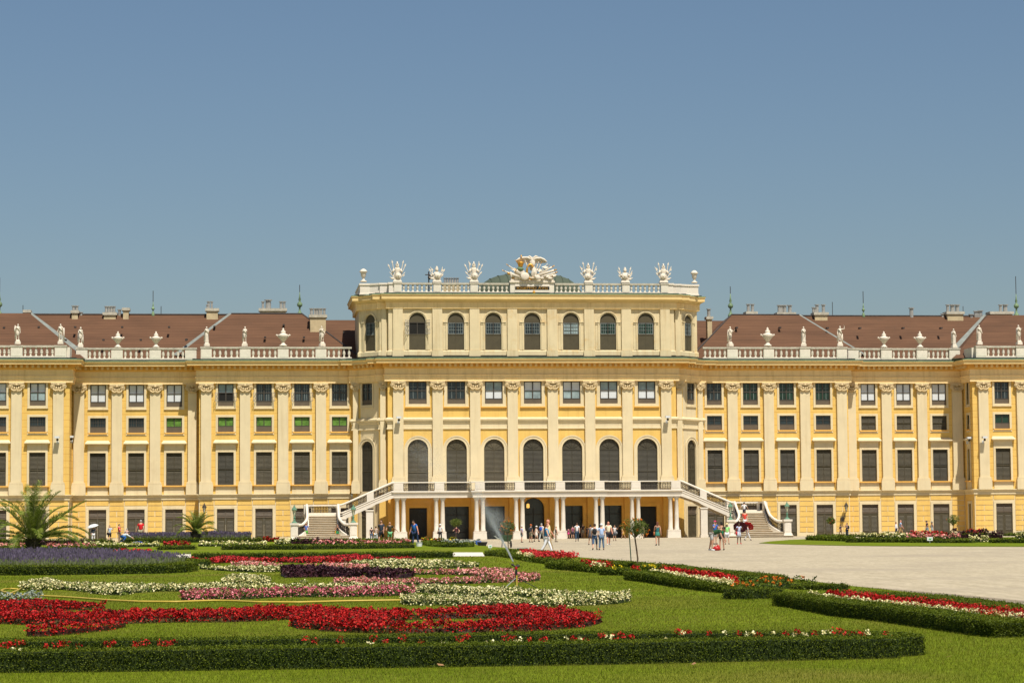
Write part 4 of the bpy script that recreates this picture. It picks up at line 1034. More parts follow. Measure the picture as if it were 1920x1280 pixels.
def head_extra(J, skin=0, eyes=1):
    mb = MB(); H = J['H']; c = J['hc']
    def hp(x, y, z): return c+H@Vector((x, y, z))
    e = MB(); e.ball((0, 0, 0), (.078, .098, .118), 10, 8)
    mb.add([hp(v[0], v[1], v[2]) for v in e.v], e.f, skin)
    mb.add([hp(-.012, -.092, .015), hp(.012, -.092, .015), hp(.018, -.095, -.025), hp(-.018, -.095, -.025), hp(0, -.122, -.02)], [(0, 1, 4), (1, 2, 4), (2, 3, 4), (3, 0, 4)], skin)
    for s in (-1, 1):
        e = MB(); e.ball((0, 0, 0), (.012, .022, .032), 5, 4); mb.add([hp(v[0]+s*.08, v[1]+.01, v[2]) for v in e.v], e.f, skin)
        e = MB(); e.ball((0, 0, 0), (.013, .008, .007), 5, 4); mb.add([hp(v[0]+s*.03, v[1]-.091, v[2]+.018) for v in e.v], e.f, eyes)
    e = MB(); e.ball((0, 0, 0), (.024, .006, .007), 5, 4); mb.add([hp(v[0], v[1]-.090, v[2]-.055) for v in e.v], e.f, eyes)
    for k in 'LR':      # hands: four fingers of different length and a thumb from the side of the palm
        d = J['hdir'+k].normalized(); s = -1 if k == 'L' else 1
        across = Vector((0, -1, 0)) if abs(d.y) < .8 else Vector((0, 0, 1)); across = (across-d*across.dot(d)).normalized(); inw = d.cross(across).normalized(); inw = inw if inw.x*s < 0 else -inw
        b = J['hd'+k]
        for i, L in enumerate((.066, .078, .074, .058)):
            q = b+across*(.027-.018*i)+d*.015; mb.tube([q, q+d*L*.5+inw*.006, q+d*L*.85+inw*.03], [.0095, .009, .007], 5, skin)
        q = b-d*.045+across*.028; mb.tube([q, q+across*.022+d*.03+inw*.008, q+across*.026+d*.062+inw*.018], [.011, .010, .008], 5, skin)
    return mb
def person(px, foot, top, label, skin='fair', hair='brown', topc=None, sleeve=.55, bot='trousers', botc=(.1, .1, .12), rz=0, Y=None, shoes=(.05, .04, .035), hat=None, fat=1.0, longhair=False, bag=None, Z=0, group='visitors walking and standing before the palace', name='person', **pose):
    if Y is None:
        gx, gy = G(px, foot, Z); gy = min(gy, -9.5); 
        if gy == -9.5: gx = F(px, foot, gy)[0]
    else: gy = Y; gx = F(px, foot, Y)[0]
    dist = math.hypot(gx-CAM[0], gy-CAM[1]); J = skeleton(pose)
    hz = F(px, top, gy)[1]; ztop = J['hc'].z+.125 if J['hc'].z > J['pel'].z+.3 else J['chest'].z+.16
    k = (hz-Z)/(ztop+(.03 if hat else 0)); k = max(.55, min(1.15, k))
    sk = flat('skin_'+skin, SKIN[skin], .6); ch, rd = bodygraph(J, fat)
    flat('eye_dark', (.03, .02, .02))
    o = skin_obj(name, J, ch, rd, None, [sk, 'eye_dark'], head_extra(J)); o.location = (gx, gy, Z); o.rotation_euler = (0, 0, R(rz)); o.scale = (k,)*3
    tag(o, label, 'person', group)
    def pt(a, b, t): return J[a].lerp(J[b], t)
    if topc:
        m = flat('cloth_%02d_%02d_%02d' % tuple(int(v*99) for v in topc), topc)
        K = dict(J); K['s0'] = J['pel']+Vector((0, 0, .0)); ch2 = [('s0', 'waist'), ('waist', 'chest'), ('chest', 'nbs')]; K['nbs'] = pt('chest', 'nb', .85)
        r2 = {'s0': .145*fat, 'waist': .138*fat, 'chest': .152*fat, 'nbs': .075}
        for q in 'LR':
            if sleeve > 0:
                K['sl'+q] = pt('sh'+q, 'el'+q, min(1, sleeve)); ch2 += [('nbs', 'sh'+q), ('sh'+q, 'sl'+q)]; r2.update({'sh'+q: .075*fat, 'sl'+q: .062})
                if sleeve > 1: K['sw'+q] = pt('el'+q, 'wr'+q, sleeve-1); ch2 += [('sl'+q, 'sw'+q)]; r2['sw'+q] = .043
            else: K['st'+q] = pt('nb', 'sh'+q, .55); ch2 += [('nbs', 'st'+q)]; r2['st'+q] = .05
        skin_obj('shirt', K, ch2, r2, o, m)
    mb_ = flat('cloth_%02d_%02d_%02d' % tuple(int(v*99) for v in botc), botc)
    if bot in ('trousers', 'shorts', 'capri'):
        K = dict(J); ch3 = []; r3 = {'pel': .137*fat}
        for q in 'LR':
            ch3 += [('pel', 'hp'+q)]; r3['hp'+q] = .102*fat
            if bot == 'shorts': K['e'+q] = pt('hp'+q, 'kn'+q, .88); ch3 += [('hp'+q, 'e'+q)]; r3['e'+q] = .090
            elif bot == 'capri': K['e'+q] = pt('kn'+q, 'an'+q, .35); ch3 += [('hp'+q, 'kn'+q), ('kn'+q, 'e'+q)]; r3['kn'+q] = .08; r3['e'+q] = .075
            else: K['e'+q] = pt('kn'+q, 'an'+q, .93); ch3 += [('hp'+q, 'kn'+q), ('kn'+q, 'e'+q)]; r3['kn'+q] = .075; r3['e'+q] = .060
        skin_obj(bot if bot != 'capri' else 'trousers', K, ch3, r3, o, mb_)
    else:
        z1 = {'skirt': .62, 'mini': .72, 'dress': .58, 'long': .2}[bot]; c = J['pel']; mb = MB(); n = 14; pr = [(.125*fat, .16), (.155*fat, .0), (.18, -.1), (.20 if bot != 'long' else .22, z1-.93)]
        mb.lathe(c.x, c.y, pr, n, sy=.85, cz=c.z); build(mb, 'skirt', [mb_], o, smooth=True)
        if bot == 'dress' and not topc: topc = botc
    ms = flat('shoe_%02d_%02d_%02d' % tuple(int(v*99) for v in shoes), shoes)
    for q in 'LR': mb = MB(); a, t = J['an'+q], J['to'+q]; mb.tube([a+Vector((0, .05, -.03)), a+Vector((0, -.02, -.025)), t], [.042, .052, .038], 7); build(mb, 'shoe', [ms], o, smooth=True)
    H = J['H']; c = J['hc']
    if HAIR[hair]:
        mh = flat('hair_'+hair, HAIR[hair]); mb = MB(); e = MB(); e.ball((0, .018, .022), (.089, .100, .112), 10, 8)
        vs_ = [c+H@Vector(v) for v in e.v]; fs_ = [f for f in e.f if sum(e.v[i][1] for i in f)/len(f) > -.045 or sum(e.v[i][2] for i in f)/len(f) > .075]
        mb.add(vs_, fs_)
        if longhair: e = MB(); e.ball((0, .07, -.10), (.085, .05, .17), 8, 6); mb.add([c+H@Vector(v) for v in e.v], e.f)
        build(mb, 'hair', [mh], o, smooth=True)
    if hat:
        kind, hc = hat; mt = flat('hat_%02d_%02d_%02d' % tuple(int(v*99) for v in hc), hc); mb = MB(); e = MB()
        if kind == 'cap':
            e.lathe(0, .01, [(.097, .045), (.098, .08), (.08, .125), (.03, .145)], 10); e.box(-.06, .06, -.19, -.07, .045, .058)
        elif kind == 'sun': e.lathe(0, .0, [(.20, .05), (.105, .065), (.10, .10), (.08, .145), (.03, .155)], 12)
        elif kind == 'wide': e.lathe(0, .0, [(.24, .04), (.11, .07), (.10, .13), (.06, .16)], 12)
        mb.add([c+H@Vector(v) for v in e.v], e.f); build(mb, 'hat', [mt], o, smooth=True)
    if bag:
        kind, bc = bag[:2]; m = flat('bag_%02d_%02d_%02d' % tuple(int(v*99) for v in bc), bc); mb = MB(); ch_ = J['chest']
        if kind == 'backpack': mb.ball((ch_.x, ch_.y+.2, ch_.z-.08), (.15, .10, .21), 8, 6); [mb.tube([(s*.10, ch_.y-.13, ch_.z-.1), (s*.11, ch_.y-.06, ch_.z+.14), (s*.1, ch_.y+.14, ch_.z+.08)], .018, 4) for s in (-1, 1)]
        else:
            sx = -1 if kind == 'left' else 1; mb.taper(sx*.24, 0, J['pel'].z-.16, J['pel'].z+.1, .05, .13, .045, .11); mb.tube([(sx*.24, 0, J['pel'].z+.1), (sx*.2, -.13, ch_.z-.05), (-sx*.08, -.06, ch_.z+.16), (-sx*.05, .1, ch_.z+.1), (sx*.2, .14, ch_.z-.15), (sx*.24, 0, J['pel'].z+.1)], .014, 4)
        bo = build(mb, 'backpack' if kind == 'backpack' else 'shoulder_bag', [m], None, smooth=True)
        bo.location = o.location; bo.rotation_euler = o.rotation_euler; bo.scale = o.scale
        tag(bo, bag[2], 'bag', 'bags carried by the visitors')
    return o
bags = []

# --- statues on the balustrades
def statue(px, pbase, ptop, Y, label, rz=0, kind='draped', prop=None, **pose):
    x, z0 = F(px, pbase, Y); z1 = F(px, ptop, Y)[1]; H_ = z1-z0
    J = skeleton(pose); k = (H_-.38)/(J['hc'].z+.12); ch, rd = bodygraph(J, 1.12)
    for q in rd: rd[q] *= 1.1
    ex = head_extra(J, 0, 0)
    o = skin_obj('statue', J, ch, rd, None, ['statue'], ex); o.location = (x, Y, z0+.36); o.rotation_euler = (0, 0, R(rz)); o.scale = (k,)*3
    tag(o, label, 'statue', 'white stone statues on the palace balustrades')
    mb = MB(); mb.taper(0, 0, -.36/k, -.1/k, .30, .26, .28, .24); mb.taper(0, 0, -.1/k, .06, .22, .2, .17, .15); build(mb, 'base', ['statue'], o)
    mb = MB(); P = J['pel']; n = 12; rs = random.Random(px)
    if kind == 'draped': prof = [(.17, .12), (.20, 0), (.215, -.25), (.20, -.6), (.24, -.88)]
    elif kind == 'half': prof = [(.16, .06), (.20, -.02), (.20, -.25), (.15, -.42)]
    else: prof = [(.155, .0), (.18, -.08), (.15, -.2)]
    vs_ = []; 
    for r, z in prof:
        for i in range(n*2): a = PI*i/n; rr = r*(1+.13*(-1)**i*(1 if z < .1 else .3)); vs_.append((P.x+rr*math.cos(a), P.y+rr*.8*math.sin(a), P.z+z))
    fs_ = [(i*2*n+q, i*2*n+(q+1) % (2*n), (i+1)*2*n+(q+1) % (2*n), (i+1)*2*n+q) for i in range(len(prof)-1) for q in range(2*n)]
    mb.add(vs_, fs_); mb.tube([J['shL']+Vector((0, -.1, .02)), J['chest']+Vector((0, -.17, -.05)), J['waist']+Vector((.12, -.14, 0)), P+Vector((.2, 0, -.05))], [.06, .07, .08, .06], 7)
    mb.tube([J['shL']+Vector((0, .1, .0)), P+Vector((-.18, .12, 0)), Vector((P.x-.2, P.y+.1, .1))], [.06, .1, .12], 7)
    build(mb, 'drapery', ['statue'], o, smooth=True)
    mb = MB(); e = MB(); e.ball((0, .02, .03), (.10, .11, .11), 8, 6); mb.add([J['hc']+J['H']@Vector(v) for v in e.v], [f for f in e.f if sum(e.v[i][1] for i in f)/len(f) > -.04 or sum(e.v[i][2] for i in f)/len(f) > .08])
    build(mb, 'hair', ['statue'], o, smooth=True)
    if prop:
        mb = MB()
        if prop == 'child':
            b = J['shL']+Vector((-.15, -.12, -.05)); mb.ball(b+Vector((0, 0, .12)), .10, 8, 6); mb.tube([b+Vector((0, 0, .05)), b+Vector((0, .02, -.25)), b+Vector((-.02, -.04, -.6))], [.09, .13, .06], 8)
        elif prop == 'staff': w_ = J['wrR']; mb.tube([(w_.x+.05, w_.y-.06, -.05), (w_.x+.05, w_.y-.06, w_.z+.35)], .07, 6)
        elif prop == 'trunk': mb.tube([(.27, .1, 0), (.26, .08, .5), (.25, .06, .95)], [.12, .10, .08], 8)
        elif prop == 'lyre': b = J['wrL']; mb.ball((b.x+.06, b.y-.08, b.z), (.12, .06, .15), 8, 6)
        build(mb, {'child': 'carried_child', 'staff': 'club', 'trunk': 'tree_stump', 'lyre': 'bundle'}[prop], ['statue'], o, smooth=True)
    return o
YS = {'A': YA-YO, 'B': YB-YO, 'E': YE-YO}
statue(33, 645, 607, YS['E'], 'draped statue holding a child at its shoulder, leftmost on the balustrade', 15, 'half', 'child', armL=(40, 30, 60), tilt=4)
statue(114, 645, 607, YS['E'], 'bare chested statue leaning on a tall club, on the far left projecting bay', -8, 'loin', 'staff', armL=(-10, 20, 30), armR=(10, 25, 20), tilt=-4, legL=(6, 12, 3))
statue(150.5, 651, 613, YS['B'], 'bearded statue looking down, just right of the far left projecting bay', 10, 'half', 'trunk', armL=(20, 10, 60), head=18, tilt=3)
statue(387.5, 649, 612, YS['A'], 'draped statue with a hand at its chin, left end of the left front block', 12, 'draped', None, armL=(30, 15, 110), armR=(10, 5, 90))
statue(459, 649, 612, YS['A'], 'slender draped statue with crossed arms, between the left valley and the big urn', -10, 'half', None, armL=(30, 5, 80), armR=(40, 5, 70), tilt=3)
statue(604, 649, 611, YS['A'], 'draped statue holding a bundle, before the tall pale chimney', 20, 'half', 'lyre', armL=(40, 30, 80), armR=(-10, 25, 40), tilt=-6, legL=(8, 14, 3))
statue(1369, 649, 612, YS['A'], 'statue holding a round bundle, first to the right of the central block', 25, 'half', 'lyre', armR=(40, 15, 80), armL=(20, 15, 60), tilt=5)
statue(1507, 649, 612, YS['A'], 'fully draped statue with folded hands at the foot of the right roof valley', -12, 'draped', None, armL=(25, 5, 70), armR=(25, 5, 70))
statue(1575, 649, 611, YS['A'], 'statue with one arm bent up over its head, right front block', -5, 'loin', 'trunk', armR=(120, 70, 60), armL=(-10, 20, 40), tilt=4, legL=(10, 20, 3))
statue(1789, 652, 616, YS['B'], 'helmeted draped statue with a hand to its chin, left of the far right projecting bay', 10, 'draped', None, armL=(30, 5, 115), armR=(5, 10, 20), tilt=-3)
statue(1836.5, 646, 609, YS['E'], 'broad draped statue on the left corner of the far right projecting bay', 0, 'draped', None, armL=(5, 14, 20), armR=(5, 14, 20))
statue(1911, 646, 609, YS['E'], 'draped statue with crossed arms at the right edge of the photo', 8, 'half', None, armL=(35, 5, 80), armR=(30, 5, 90), tilt=-5)

def urn(px, pbase, ptop, Y, label, kind):
    x, z0 = F(px, pbase, Y); z1 = F(px, ptop, Y)[1]; h = z1-z0; mb = MB()
    if kind == 'tall': pr = [(.28, 0), (.28, .10), (.12, .16), (.09, .28), (.13, .34), (.20, .42), (.24, .62), (.25, .70), (.36, .76), (.36, .82), (.27, .86), (.24, .93), (.08, 1.0)]
    else: pr = [(.30, 0), (.30, .06), (.20, .10), (.10, .22), (.16, .28), (.25, .36), (.36, .48), (.43, .58), (.40, .63), (.24, .67), (.17, .72), (.22, .77), (.17, .83), (.07, .87), (.10, .92), (.05, .98), (.01, 1.0)]
    f = h*(.62 if kind == 'tall' else .62); mb.lathe(0, 0, [(r*f*(1.35 if kind == 'tall' else 1.1), z*h) for r, z in pr], 14)
    o = build(mb, 'urn', ['statue'], None, (x, Y, z0), smooth=True); tag(o, label, 'urn', 'stone urns on the palace balustrades')
    if kind != 'tall':
        mb = MB()
        for s in (-1, 1): mb.ball((s*.50*f*1.1, 0, .60*h), (.10, .08, .09), 6, 5); mb.tube([(s*.5*f*1.1, 0, .62*h), (s*.42*f, 0, .52*h), (s*.3*f, -.1, .42*h)], .05, 5)
        build(mb, 'handle', ['statue'], o, smooth=True)
urn(681.5, 529, 504, -2.1, 'plain tall stone urn on the left corner of the central block', 'tall')
urn(1302, 531, 507, -2.1, 'plain tall stone urn on the right corner of the central block', 'tall')
for px, pb, pt_, Yk_, lb in ((221, 651.5, 621, 'B', 'small lidded urn left of the other small urn on the left wing'), (292.5, 651.5, 621, 'B', 'small lidded urn right of the other small urn on the left wing'),
    (531, 649, 614.5, 'A', 'large lidded urn between two statues on the left front block'), (1439.5, 649, 613.5, 'A', 'large lidded urn between two statues on the right front block'),
    (1657.5, 651.5, 621, 'B', 'small lidded urn left of the other small urn on the right wing'), (1725, 651.5, 621, 'B', 'small lidded urn right of the other small urn on the right wing')):
    urn(px, pb, pt_, YS[Yk_], lb, 'big')

def trophy(px, pbase, ptop, label, tall, flip=1):
    x, z0 = F(px, pbase, YP); z1 = F(px, ptop, YP)[1]; h = z1-z0; o = empty('trophy', (x, YP, z0)); tag(o, label, 'trophy', 'stone trophies of arms on the central parapet')
    mb = MB(); mb.taper(0, 0, 0, .16, .42, .3, .36, .26); mb.taper(0, 0, .16, .3, .3, .22, .34, .22); build(mb, 'base', ['statue'], o)
    mb = MB(); b = .48*h
    mb.lathe(0, 0, [(.26, .28), (.30, .5), (.20, b), (.27, b+.22), (.24, b+.42 if tall else b+.15), (.10, b+.52 if tall else b+.22)], 10, sy=.7); mb.tube([(-.30, 0, b+.3 if tall else b), (-.42, -.05, b)], .1, 6); mb.tube([(.30, 0, b+.3 if tall else b), (.42, -.05, b)], .1, 6)
    build(mb, 'cuirass', ['statue'], o, smooth=True)
    mb = MB()
    if tall: mb.lathe(0, -.02, [(.12, h*.70), (.16, h*.75), (.17, h*.82), (.14, h*.9), (.05, h*.95)], 10); mb.tube([(0, -.18, h*.86), (0, -.02, h*.99), (0, .2, h*.88)], .07, 6)
    else: mb.lathe(0, -.02, [(.08, h*.62), (.16, h*.76), (.15, h*.86), (.08, h*.92), (.11, h*.97), (.02, h)], 10)
    build(mb, 'helmet', ['statue'], o, smooth=True)
    mb = MB(); mb.ball((flip*.08, -.28, .58), (.28, .12, .27), 12, 8); mb.ball((flip*.08, -.40, .58), (.07, .05, .07), 8, 5); build(mb, 'shield', ['statue'], o, smooth=True)
    rs = random.Random(int(px))
    for s in (-1, 1):
        for i, a in enumerate(((11, 25, 38) if tall else (19, 29, 40))):
            a = R(a+rs.uniform(-2, 2)); L = h*(.98 if i == 0 else .86 if i == 1 else .52)*(1 if tall else .92)
            p0 = Vector((s*.18, .02, .25)); d = Vector((s*math.sin(a), 0, math.cos(a))); p1 = p0+d*(L-.25)
            mb = MB(); mb.tube([p0, p1], [.045, .035], 5); q = p1; nx = Vector((d.z, 0, -d.x))
            if (i+int(px)) % 3 == 0: mb.add([q-d*.2+nx*.02, q-d*.28+nx*.14, q-d*.08+nx*.14, q, q-d*.2-nx*.02+Vector((0, .05, 0)), q+Vector((0, .05, 0))], [(0, 1, 2, 3), (4, 1, 2, 5), (0, 1, 4), (3, 2, 5)]); mb.tube([q, q+d*.18], [.045, .005], 5)
            else: mb.add([q-d*.12, q-nx*.08+d*.02, q+d*.26, q+nx*.08+d*.02, q+Vector((0, -.04, 0)), q+Vector((0, .04, 0))], [(0, 1, 4), (1, 2, 4), (2, 3, 4), (3, 0, 4), (0, 1, 5), (1, 2, 5), (2, 3, 5), (3, 0, 5)])
            build(mb, 'spear' if i != 1 else 'halberd', ['statue'], o)
    mb = MB(); mb.ball((-flip*.42, -.1, .32), (.2, .12, .09), 7, 5); mb.tube([(-flip*.3, -.1, .34), (-flip*.72, -.1, .45)], [.07, .03], 6); build(mb, 'quiver', ['statue'], o, smooth=True)
trophy(745, 529, 491, 'tall stone trophy of arms with plumed helmet, leftmost on the central parapet', True)
trophy(819, 529, 499, 'short stone trophy with round topped mace, left of the row of steel flues', False)
trophy(888.5, 529, 491, 'tall stone trophy of arms with helmet, just left of the green dome', True)
trophy(1103, 530, 494, 'tall stone trophy of arms with spears, just right of the green dome', True, -1)
trophy(1172, 530, 501, 'short stone trophy with round topped mace, right of the eagle group', False, -1)
trophy(1244, 530, 495, 'tall stone trophy of arms with helmet, rightmost on the central parapet', True, -1)

# --- eagle group over the inscription
ex0, ez0 = F(998, 524.2, YP-.1); eg = empty('eagle_group', (ex0, YP-.1, ez0)); tag(eg, 'white and gilded eagle over shields and cannons, on the middle of the parapet', 'sculpture')
def EP(zx, zy, y=0): px, py = 930+zx/12.8, 470+zy/12.8; x, z = F(px, py, YP-.1); return Vector((x-ex0, y, z-ez0))
mb = MB(); mb.tube([EP(870, 470, .1), EP(870, 330, .0), EP(865, 240, -.05), EP(850, 180, -.05), EP(800, 150, -.1)], [.20, .30, .26, .14, .09], 10); mb.tube([EP(800, 150, -.1), EP(760, 165, -.2)], [.09, .02], 7); mb.tube([EP(880, 250, .05), EP(920, 190, 0), EP(960, 140, -.05)], [.2, .12, .08], 8)
mb.tube([EP(820, 350, -.2), EP(800, 330, -.25)], .12, 7); eag = build(mb, 'eagle', ['statue'], eg, smooth=True)
def wing(pts_top, pts_bot, name):
    mb = MB(); n = len(pts_top); a = [EP(*p, -.12) for p in pts_top]; b = [EP(*p, .05) for p in pts_bot]
    for i in range(n-1):
        mb.quad(a[i], a[i+1], b[i+1], b[i]); o_ = Vector((0, .12, 0)); mb.quad(a[i]+o_, a[i+1]+o_, b[i+1]+o_, b[i]+o_); mb.quad(b[i], b[i+1], b[i+1]+o_, b[i]+o_)
    mb.tube(a, [.12]*(n-1)+[.04], 6)
    for i in range(n-1):
        for t in (0, .5): mb.tube([a[i].lerp(a[i+1], t), b[i].lerp(b[i+1], t)+Vector((0, -.03, -.04))], .05, 4)
    build(mb, name, ['statue'], eag)
wing([(840, 210), (740, 170), (640, 175), (550, 200), (480, 240)], [(860, 330), (780, 300), (690, 285), (590, 280), (490, 270)], 'wing')
wing([(890, 215), (960, 190), (1060, 180), (1150, 220), (1220, 270)], [(890, 330), (960, 300), (1050, 290), (1130, 290), (1210, 285)], 'wing')
wing([(840, 180), (800, 145), (760, 150)], [(830, 230), (800, 190), (765, 175)], 'wing'); wing([(890, 190), (950, 140), (1010, 150)], [(900, 240), (960, 190), (1010, 170)], 'wing')
mb = MB(); c = EP(580, 330, -.3); mb.lathe(c.x, c.y, [(.20, -.26), (.22, -.18), (.27, .0), (.33, .12), (.30, .20), (.22, .18), (.08, .10)], 12, cz=c.z); mb.tube([EP(597, 200, -.3), EP(597, 110, -.3)], .04, 5); mb.tube([EP(570, 140, -.3), EP(622, 140, -.3)], .035, 5); build(mb, 'crown', ['gold'], eg, smooth=True)
mb = MB(); c = EP(570, 445, -.35); mb.ball(c, (.32, .2, .2), 8, 6); build(mb, 'orb', ['copper'], eg, smooth=True)
mb = MB(); c = EP(815, 510, -.35); mb.tube([c+Vector((.33*math.cos(a), .1*math.sin(a), .68*math.sin(a)+.0)) for a in np.linspace(0, 2*PI, 17)], .11, 7, cap=False); build(mb, 'wreath', ['gold'], eg, smooth=True)
mb = MB(); pts = [(905, 385), (860, 440), (835, 540), (840, 610), (880, 640), (930, 630), (965, 560), (955, 460)]; f_ = [EP(*p, -.52) for p in pts]; g_ = [EP(*p, -.35) for p in pts]; c = EP(900, 530, -.66)
for i in range(len(pts)): j = (i+1) % len(pts); mb.poly([f_[i], f_[j], c]); mb.quad(f_[i], f_[j], g_[j], g_[i])
build(mb, 'shield', ['statue'], eg, smooth=True)
for zx, zy, rr, rz_ in ((675, 630, .42, .3), (990, 660, .26, .18)): mb = MB(); c = EP(zx, zy, -.6); mb.ball(c, (rr, .12, rz_*1.25), 14, 8); build(mb, 'drum', ['statue'], eg, smooth=True)
for (a, b, r0, r1, g) in (((560, 640), (330, 560), .13, .18, 0), ((600, 600), (480, 500), .2, .24, 0), ((640, 600), (300, 370), .07, .05, 1), ((470, 600), (205, 500), .08, .05, 1), ((660, 560), (500, 290), .05, .04, 1),
    ((880, 660), (1330, 400), .09, .07, 0), ((930, 620), (1380, 480), .14, .10, 0), ((1080, 640), (1400, 540), .12, .08, 0), ((1150, 610), (1320, 610), .13, .10, 0), ((700, 650), (440, 660), .12, .10, 0),
    ((940, 500), (990, 340), .05, .05, 0), ((980, 520), (1060, 340), .05, .04, 0), ((1030, 540), (1180, 370), .05, .05, 0), ((760, 450), (710, 300), .06, .05, 0), ((1050, 560), (1220, 400), .04, .04, 0)):
    mb = MB(); p, q = EP(*a, -.35), EP(*b, -.25); mb.tube([p, p.lerp(q, .9), q], [r0, r1, r1*1.3], 8); o = build(mb, 'cannon' if r0 > .1 else 'flagpole', ['statue'], eg, smooth=True)
    mb = MB(); d = (q-p).normalized(); mb.tube([q, q+d*.25, q+d*.32], [r1*.8, r1*.6, .01], 7); build(mb, 'tip', ['gold' if not (b[0] in (710, 990, 1180)) else 'statue'], o, smooth=True)
mb = MB(); rs = random.Random(5)
for (a, b) in (((390, 430), (450, 520)), ((320, 520), (380, 640)), ((1330, 560), (1390, 640)), ((1130, 380), (1200, 450)), ((560, 470), (640, 560)), ((980, 440), (1060, 540))):
    p, q = EP(*a, -.2), EP(*b, -.3); m_ = p.lerp(q, .5)+Vector((.15, -.15, 0)); w_ = Vector((.18, .05, .05)); mb.add([p-w_, p+w_, m_+w_, m_-w_, q+w_*.6, q-w_*.6], [(0, 1, 2, 3), (3, 2, 4, 5)])
for i in range(16): p = EP(rs.uniform(430, 1300), rs.uniform(630, 680), rs.uniform(-.5, -.1)); mb.ball(p, (rs.uniform(.1, .25), .15, rs.uniform(.08, .16)), 7, 5)
build(mb, 'banner', ['statue'], eg, smooth=True)

# ------------------------------------------------------------------ ground, lawns, paths
def noise_ground(name, cols, scales, rough=.95, bump=.3, bs=60, stretch=(1, 1, 1), patch=None):
    m, n, l, b = nm(name); b.inputs['Roughness'].default_value = rough; b.inputs['Specular IOR Level'].default_value = .1
    g = n.new('ShaderNodeNewGeometry'); mp = n.new('ShaderNodeMapping'); mp.inputs['Scale'].default_value = stretch; l.new(g.outputs['Position'], mp.inputs[0])
    col = None
    for i, (sc_, amt) in enumerate(scales):
        nz_ = n.new('ShaderNodeTexNoise'); nz_.inputs['Scale'].default_value = sc_; nz_.inputs['Detail'].default_value = 5; nz_.inputs['Roughness'].default_value = .7; l.new(mp.outputs[0], nz_.inputs[0])
        if col is None:
            cr = n.new('ShaderNodeValToRGB'); e = cr.color_ramp.elements
            while len(e) < len(cols): e.new(.5)
            for k, c in enumerate(cols): e[k].position = .28+.44*k/(len(cols)-1); e[k].color = tuple(c)+(1,)
            l.new(nz_.outputs[0], cr.inputs[0]); col = cr.outputs[0]
        else:
            r2 = n.new('ShaderNodeMapRange'); r2.inputs[1].default_value = .3; r2.inputs[2].default_value = .7; r2.inputs[3].default_value = 1-amt; r2.inputs[4].default_value = 1+amt; l.new(nz_.outputs[0], r2.inputs[0])
            mx = n.new('ShaderNodeMix'); mx.data_type = 'RGBA'; mx.blend_type = 'MULTIPLY'; mx.inputs[0].default_value = 1; l.new(col, mx.inputs[6]); l.new(r2.outputs[0], mx.inputs[7]); col = mx.outputs[2]
    if patch:
        nz_ = n.new('ShaderNodeTexNoise'); nz_.inputs['Scale'].default_value = patch[0]; nz_.inputs['Detail'].default_value = 4; l.new(g.outputs['Position'], nz_.inputs[0])
        cr = n.new('ShaderNodeValToRGB'); cr.color_ramp.elements[0].position = patch[1]; cr.color_ramp.elements[1].position = patch[2]; cr.color_ramp.elements[1].color = (patch[3],)*3+(1,); l.new(nz_.outputs[0], cr.inputs[0])
        mx = n.new('ShaderNodeMix'); mx.data_type = 'RGBA'; l.new(cr.outputs[0], mx.inputs[0]); l.new(col, mx.inputs[6]); mx.inputs[7].default_value = tuple(patch[4])+(1,); col = mx.outputs[2]
    l.new(col, b.inputs['Base Color'])
    if bump:
        n3 = n.new('ShaderNodeTexNoise'); n3.inputs['Scale'].default_value = bs; n3.inputs['Detail'].default_value = 3; l.new(g.outputs['Position'], n3.inputs[0])
        bp = n.new('ShaderNodeBump'); bp.inputs['Strength'].default_value = bump; bp.inputs['Distance'].default_value = .03; l.new(n3.outputs[0], bp.inputs['Height']); l.new(bp.outputs[0], b.inputs['Normal'])
    return m
M['gravel'] = noise_ground('pale_gravel', [(.36, .30, .20), (.43, .36, .245), (.49, .415, .29)], [(2.5, 0), (16, .26), (7, .12)], bump=.5, bs=40, stretch=(1, .10, 1), patch=(.11, .50, .68, .6, (.33, .275, .20)))
M['lawn'] = noise_ground('mown_lawn', [(.095, .130, .004), (.130, .170, .006), (.165, .20, .009)], [(.35, 0), (5, .25), (22, .22)], bump=.6, bs=50, patch=(.16, .54, .70, .7, (.20, .17, .03)))
M['gravel_dark'] = noise_ground('worn_gravel', [(.20, .16, .11), (.30, .245, .17)], [(3, 0), (14, .15)], bump=.4)
mb = MB(); mb.quad((-3000, -600, 0), (3000, -600, 0), (3000, 3000, 0), (-3000, 3000, 0)); tag(build(mb, 'ground', ['gravel']), kind='structure')
def gp(x, y, z=0, ymax=-11.6):
    X, Y = G(x, y, z)
    if Y > ymax: Y = ymax; X = F(x, y, ymax)[0]
    return (X, Y)
edgeR = [(978, 1031), (1010, 1037), (1040, 1041), (1080, 1044), (1140, 1050), (1210, 1055), (1260, 1060), (1320, 1067), (1380, 1073), (1440, 1079.5), (1500, 1087), (1565, 1096), (1652, 1105), (1740, 1115), (1825, 1125), (1920, 1136)]
lawnL = [gp(*p) for p in [(-120, 1018), (210, 1016), (540, 1013.5), (780, 1016), (890, 1020), (914, 1024), (950, 1027)]+edgeR]
lx_, ly_ = lawnL[-1]; lawnL += [(lx_+3.0, ly_-14), (lx_+3.0, -260), (-90, -260), (-90, ly_)]
mb = MB(); mb.poly([(x, y, .02) for x, y in lawnL]); tag(build(mb, 'lawn', ['lawn']), kind='structure')
lawnR = [gp(*p) for p in [(1422, 1017.8), (1455, 1019.6), (1490, 1020.8), (1560, 1022.3), (1640, 1023.4), (1740, 1024), (1920, 1024.6), (2050, 1025), (2050, 1006), (1700, 1007.5), (1540, 1009.5), (1480, 1011.8), (1445, 1014.5)]]
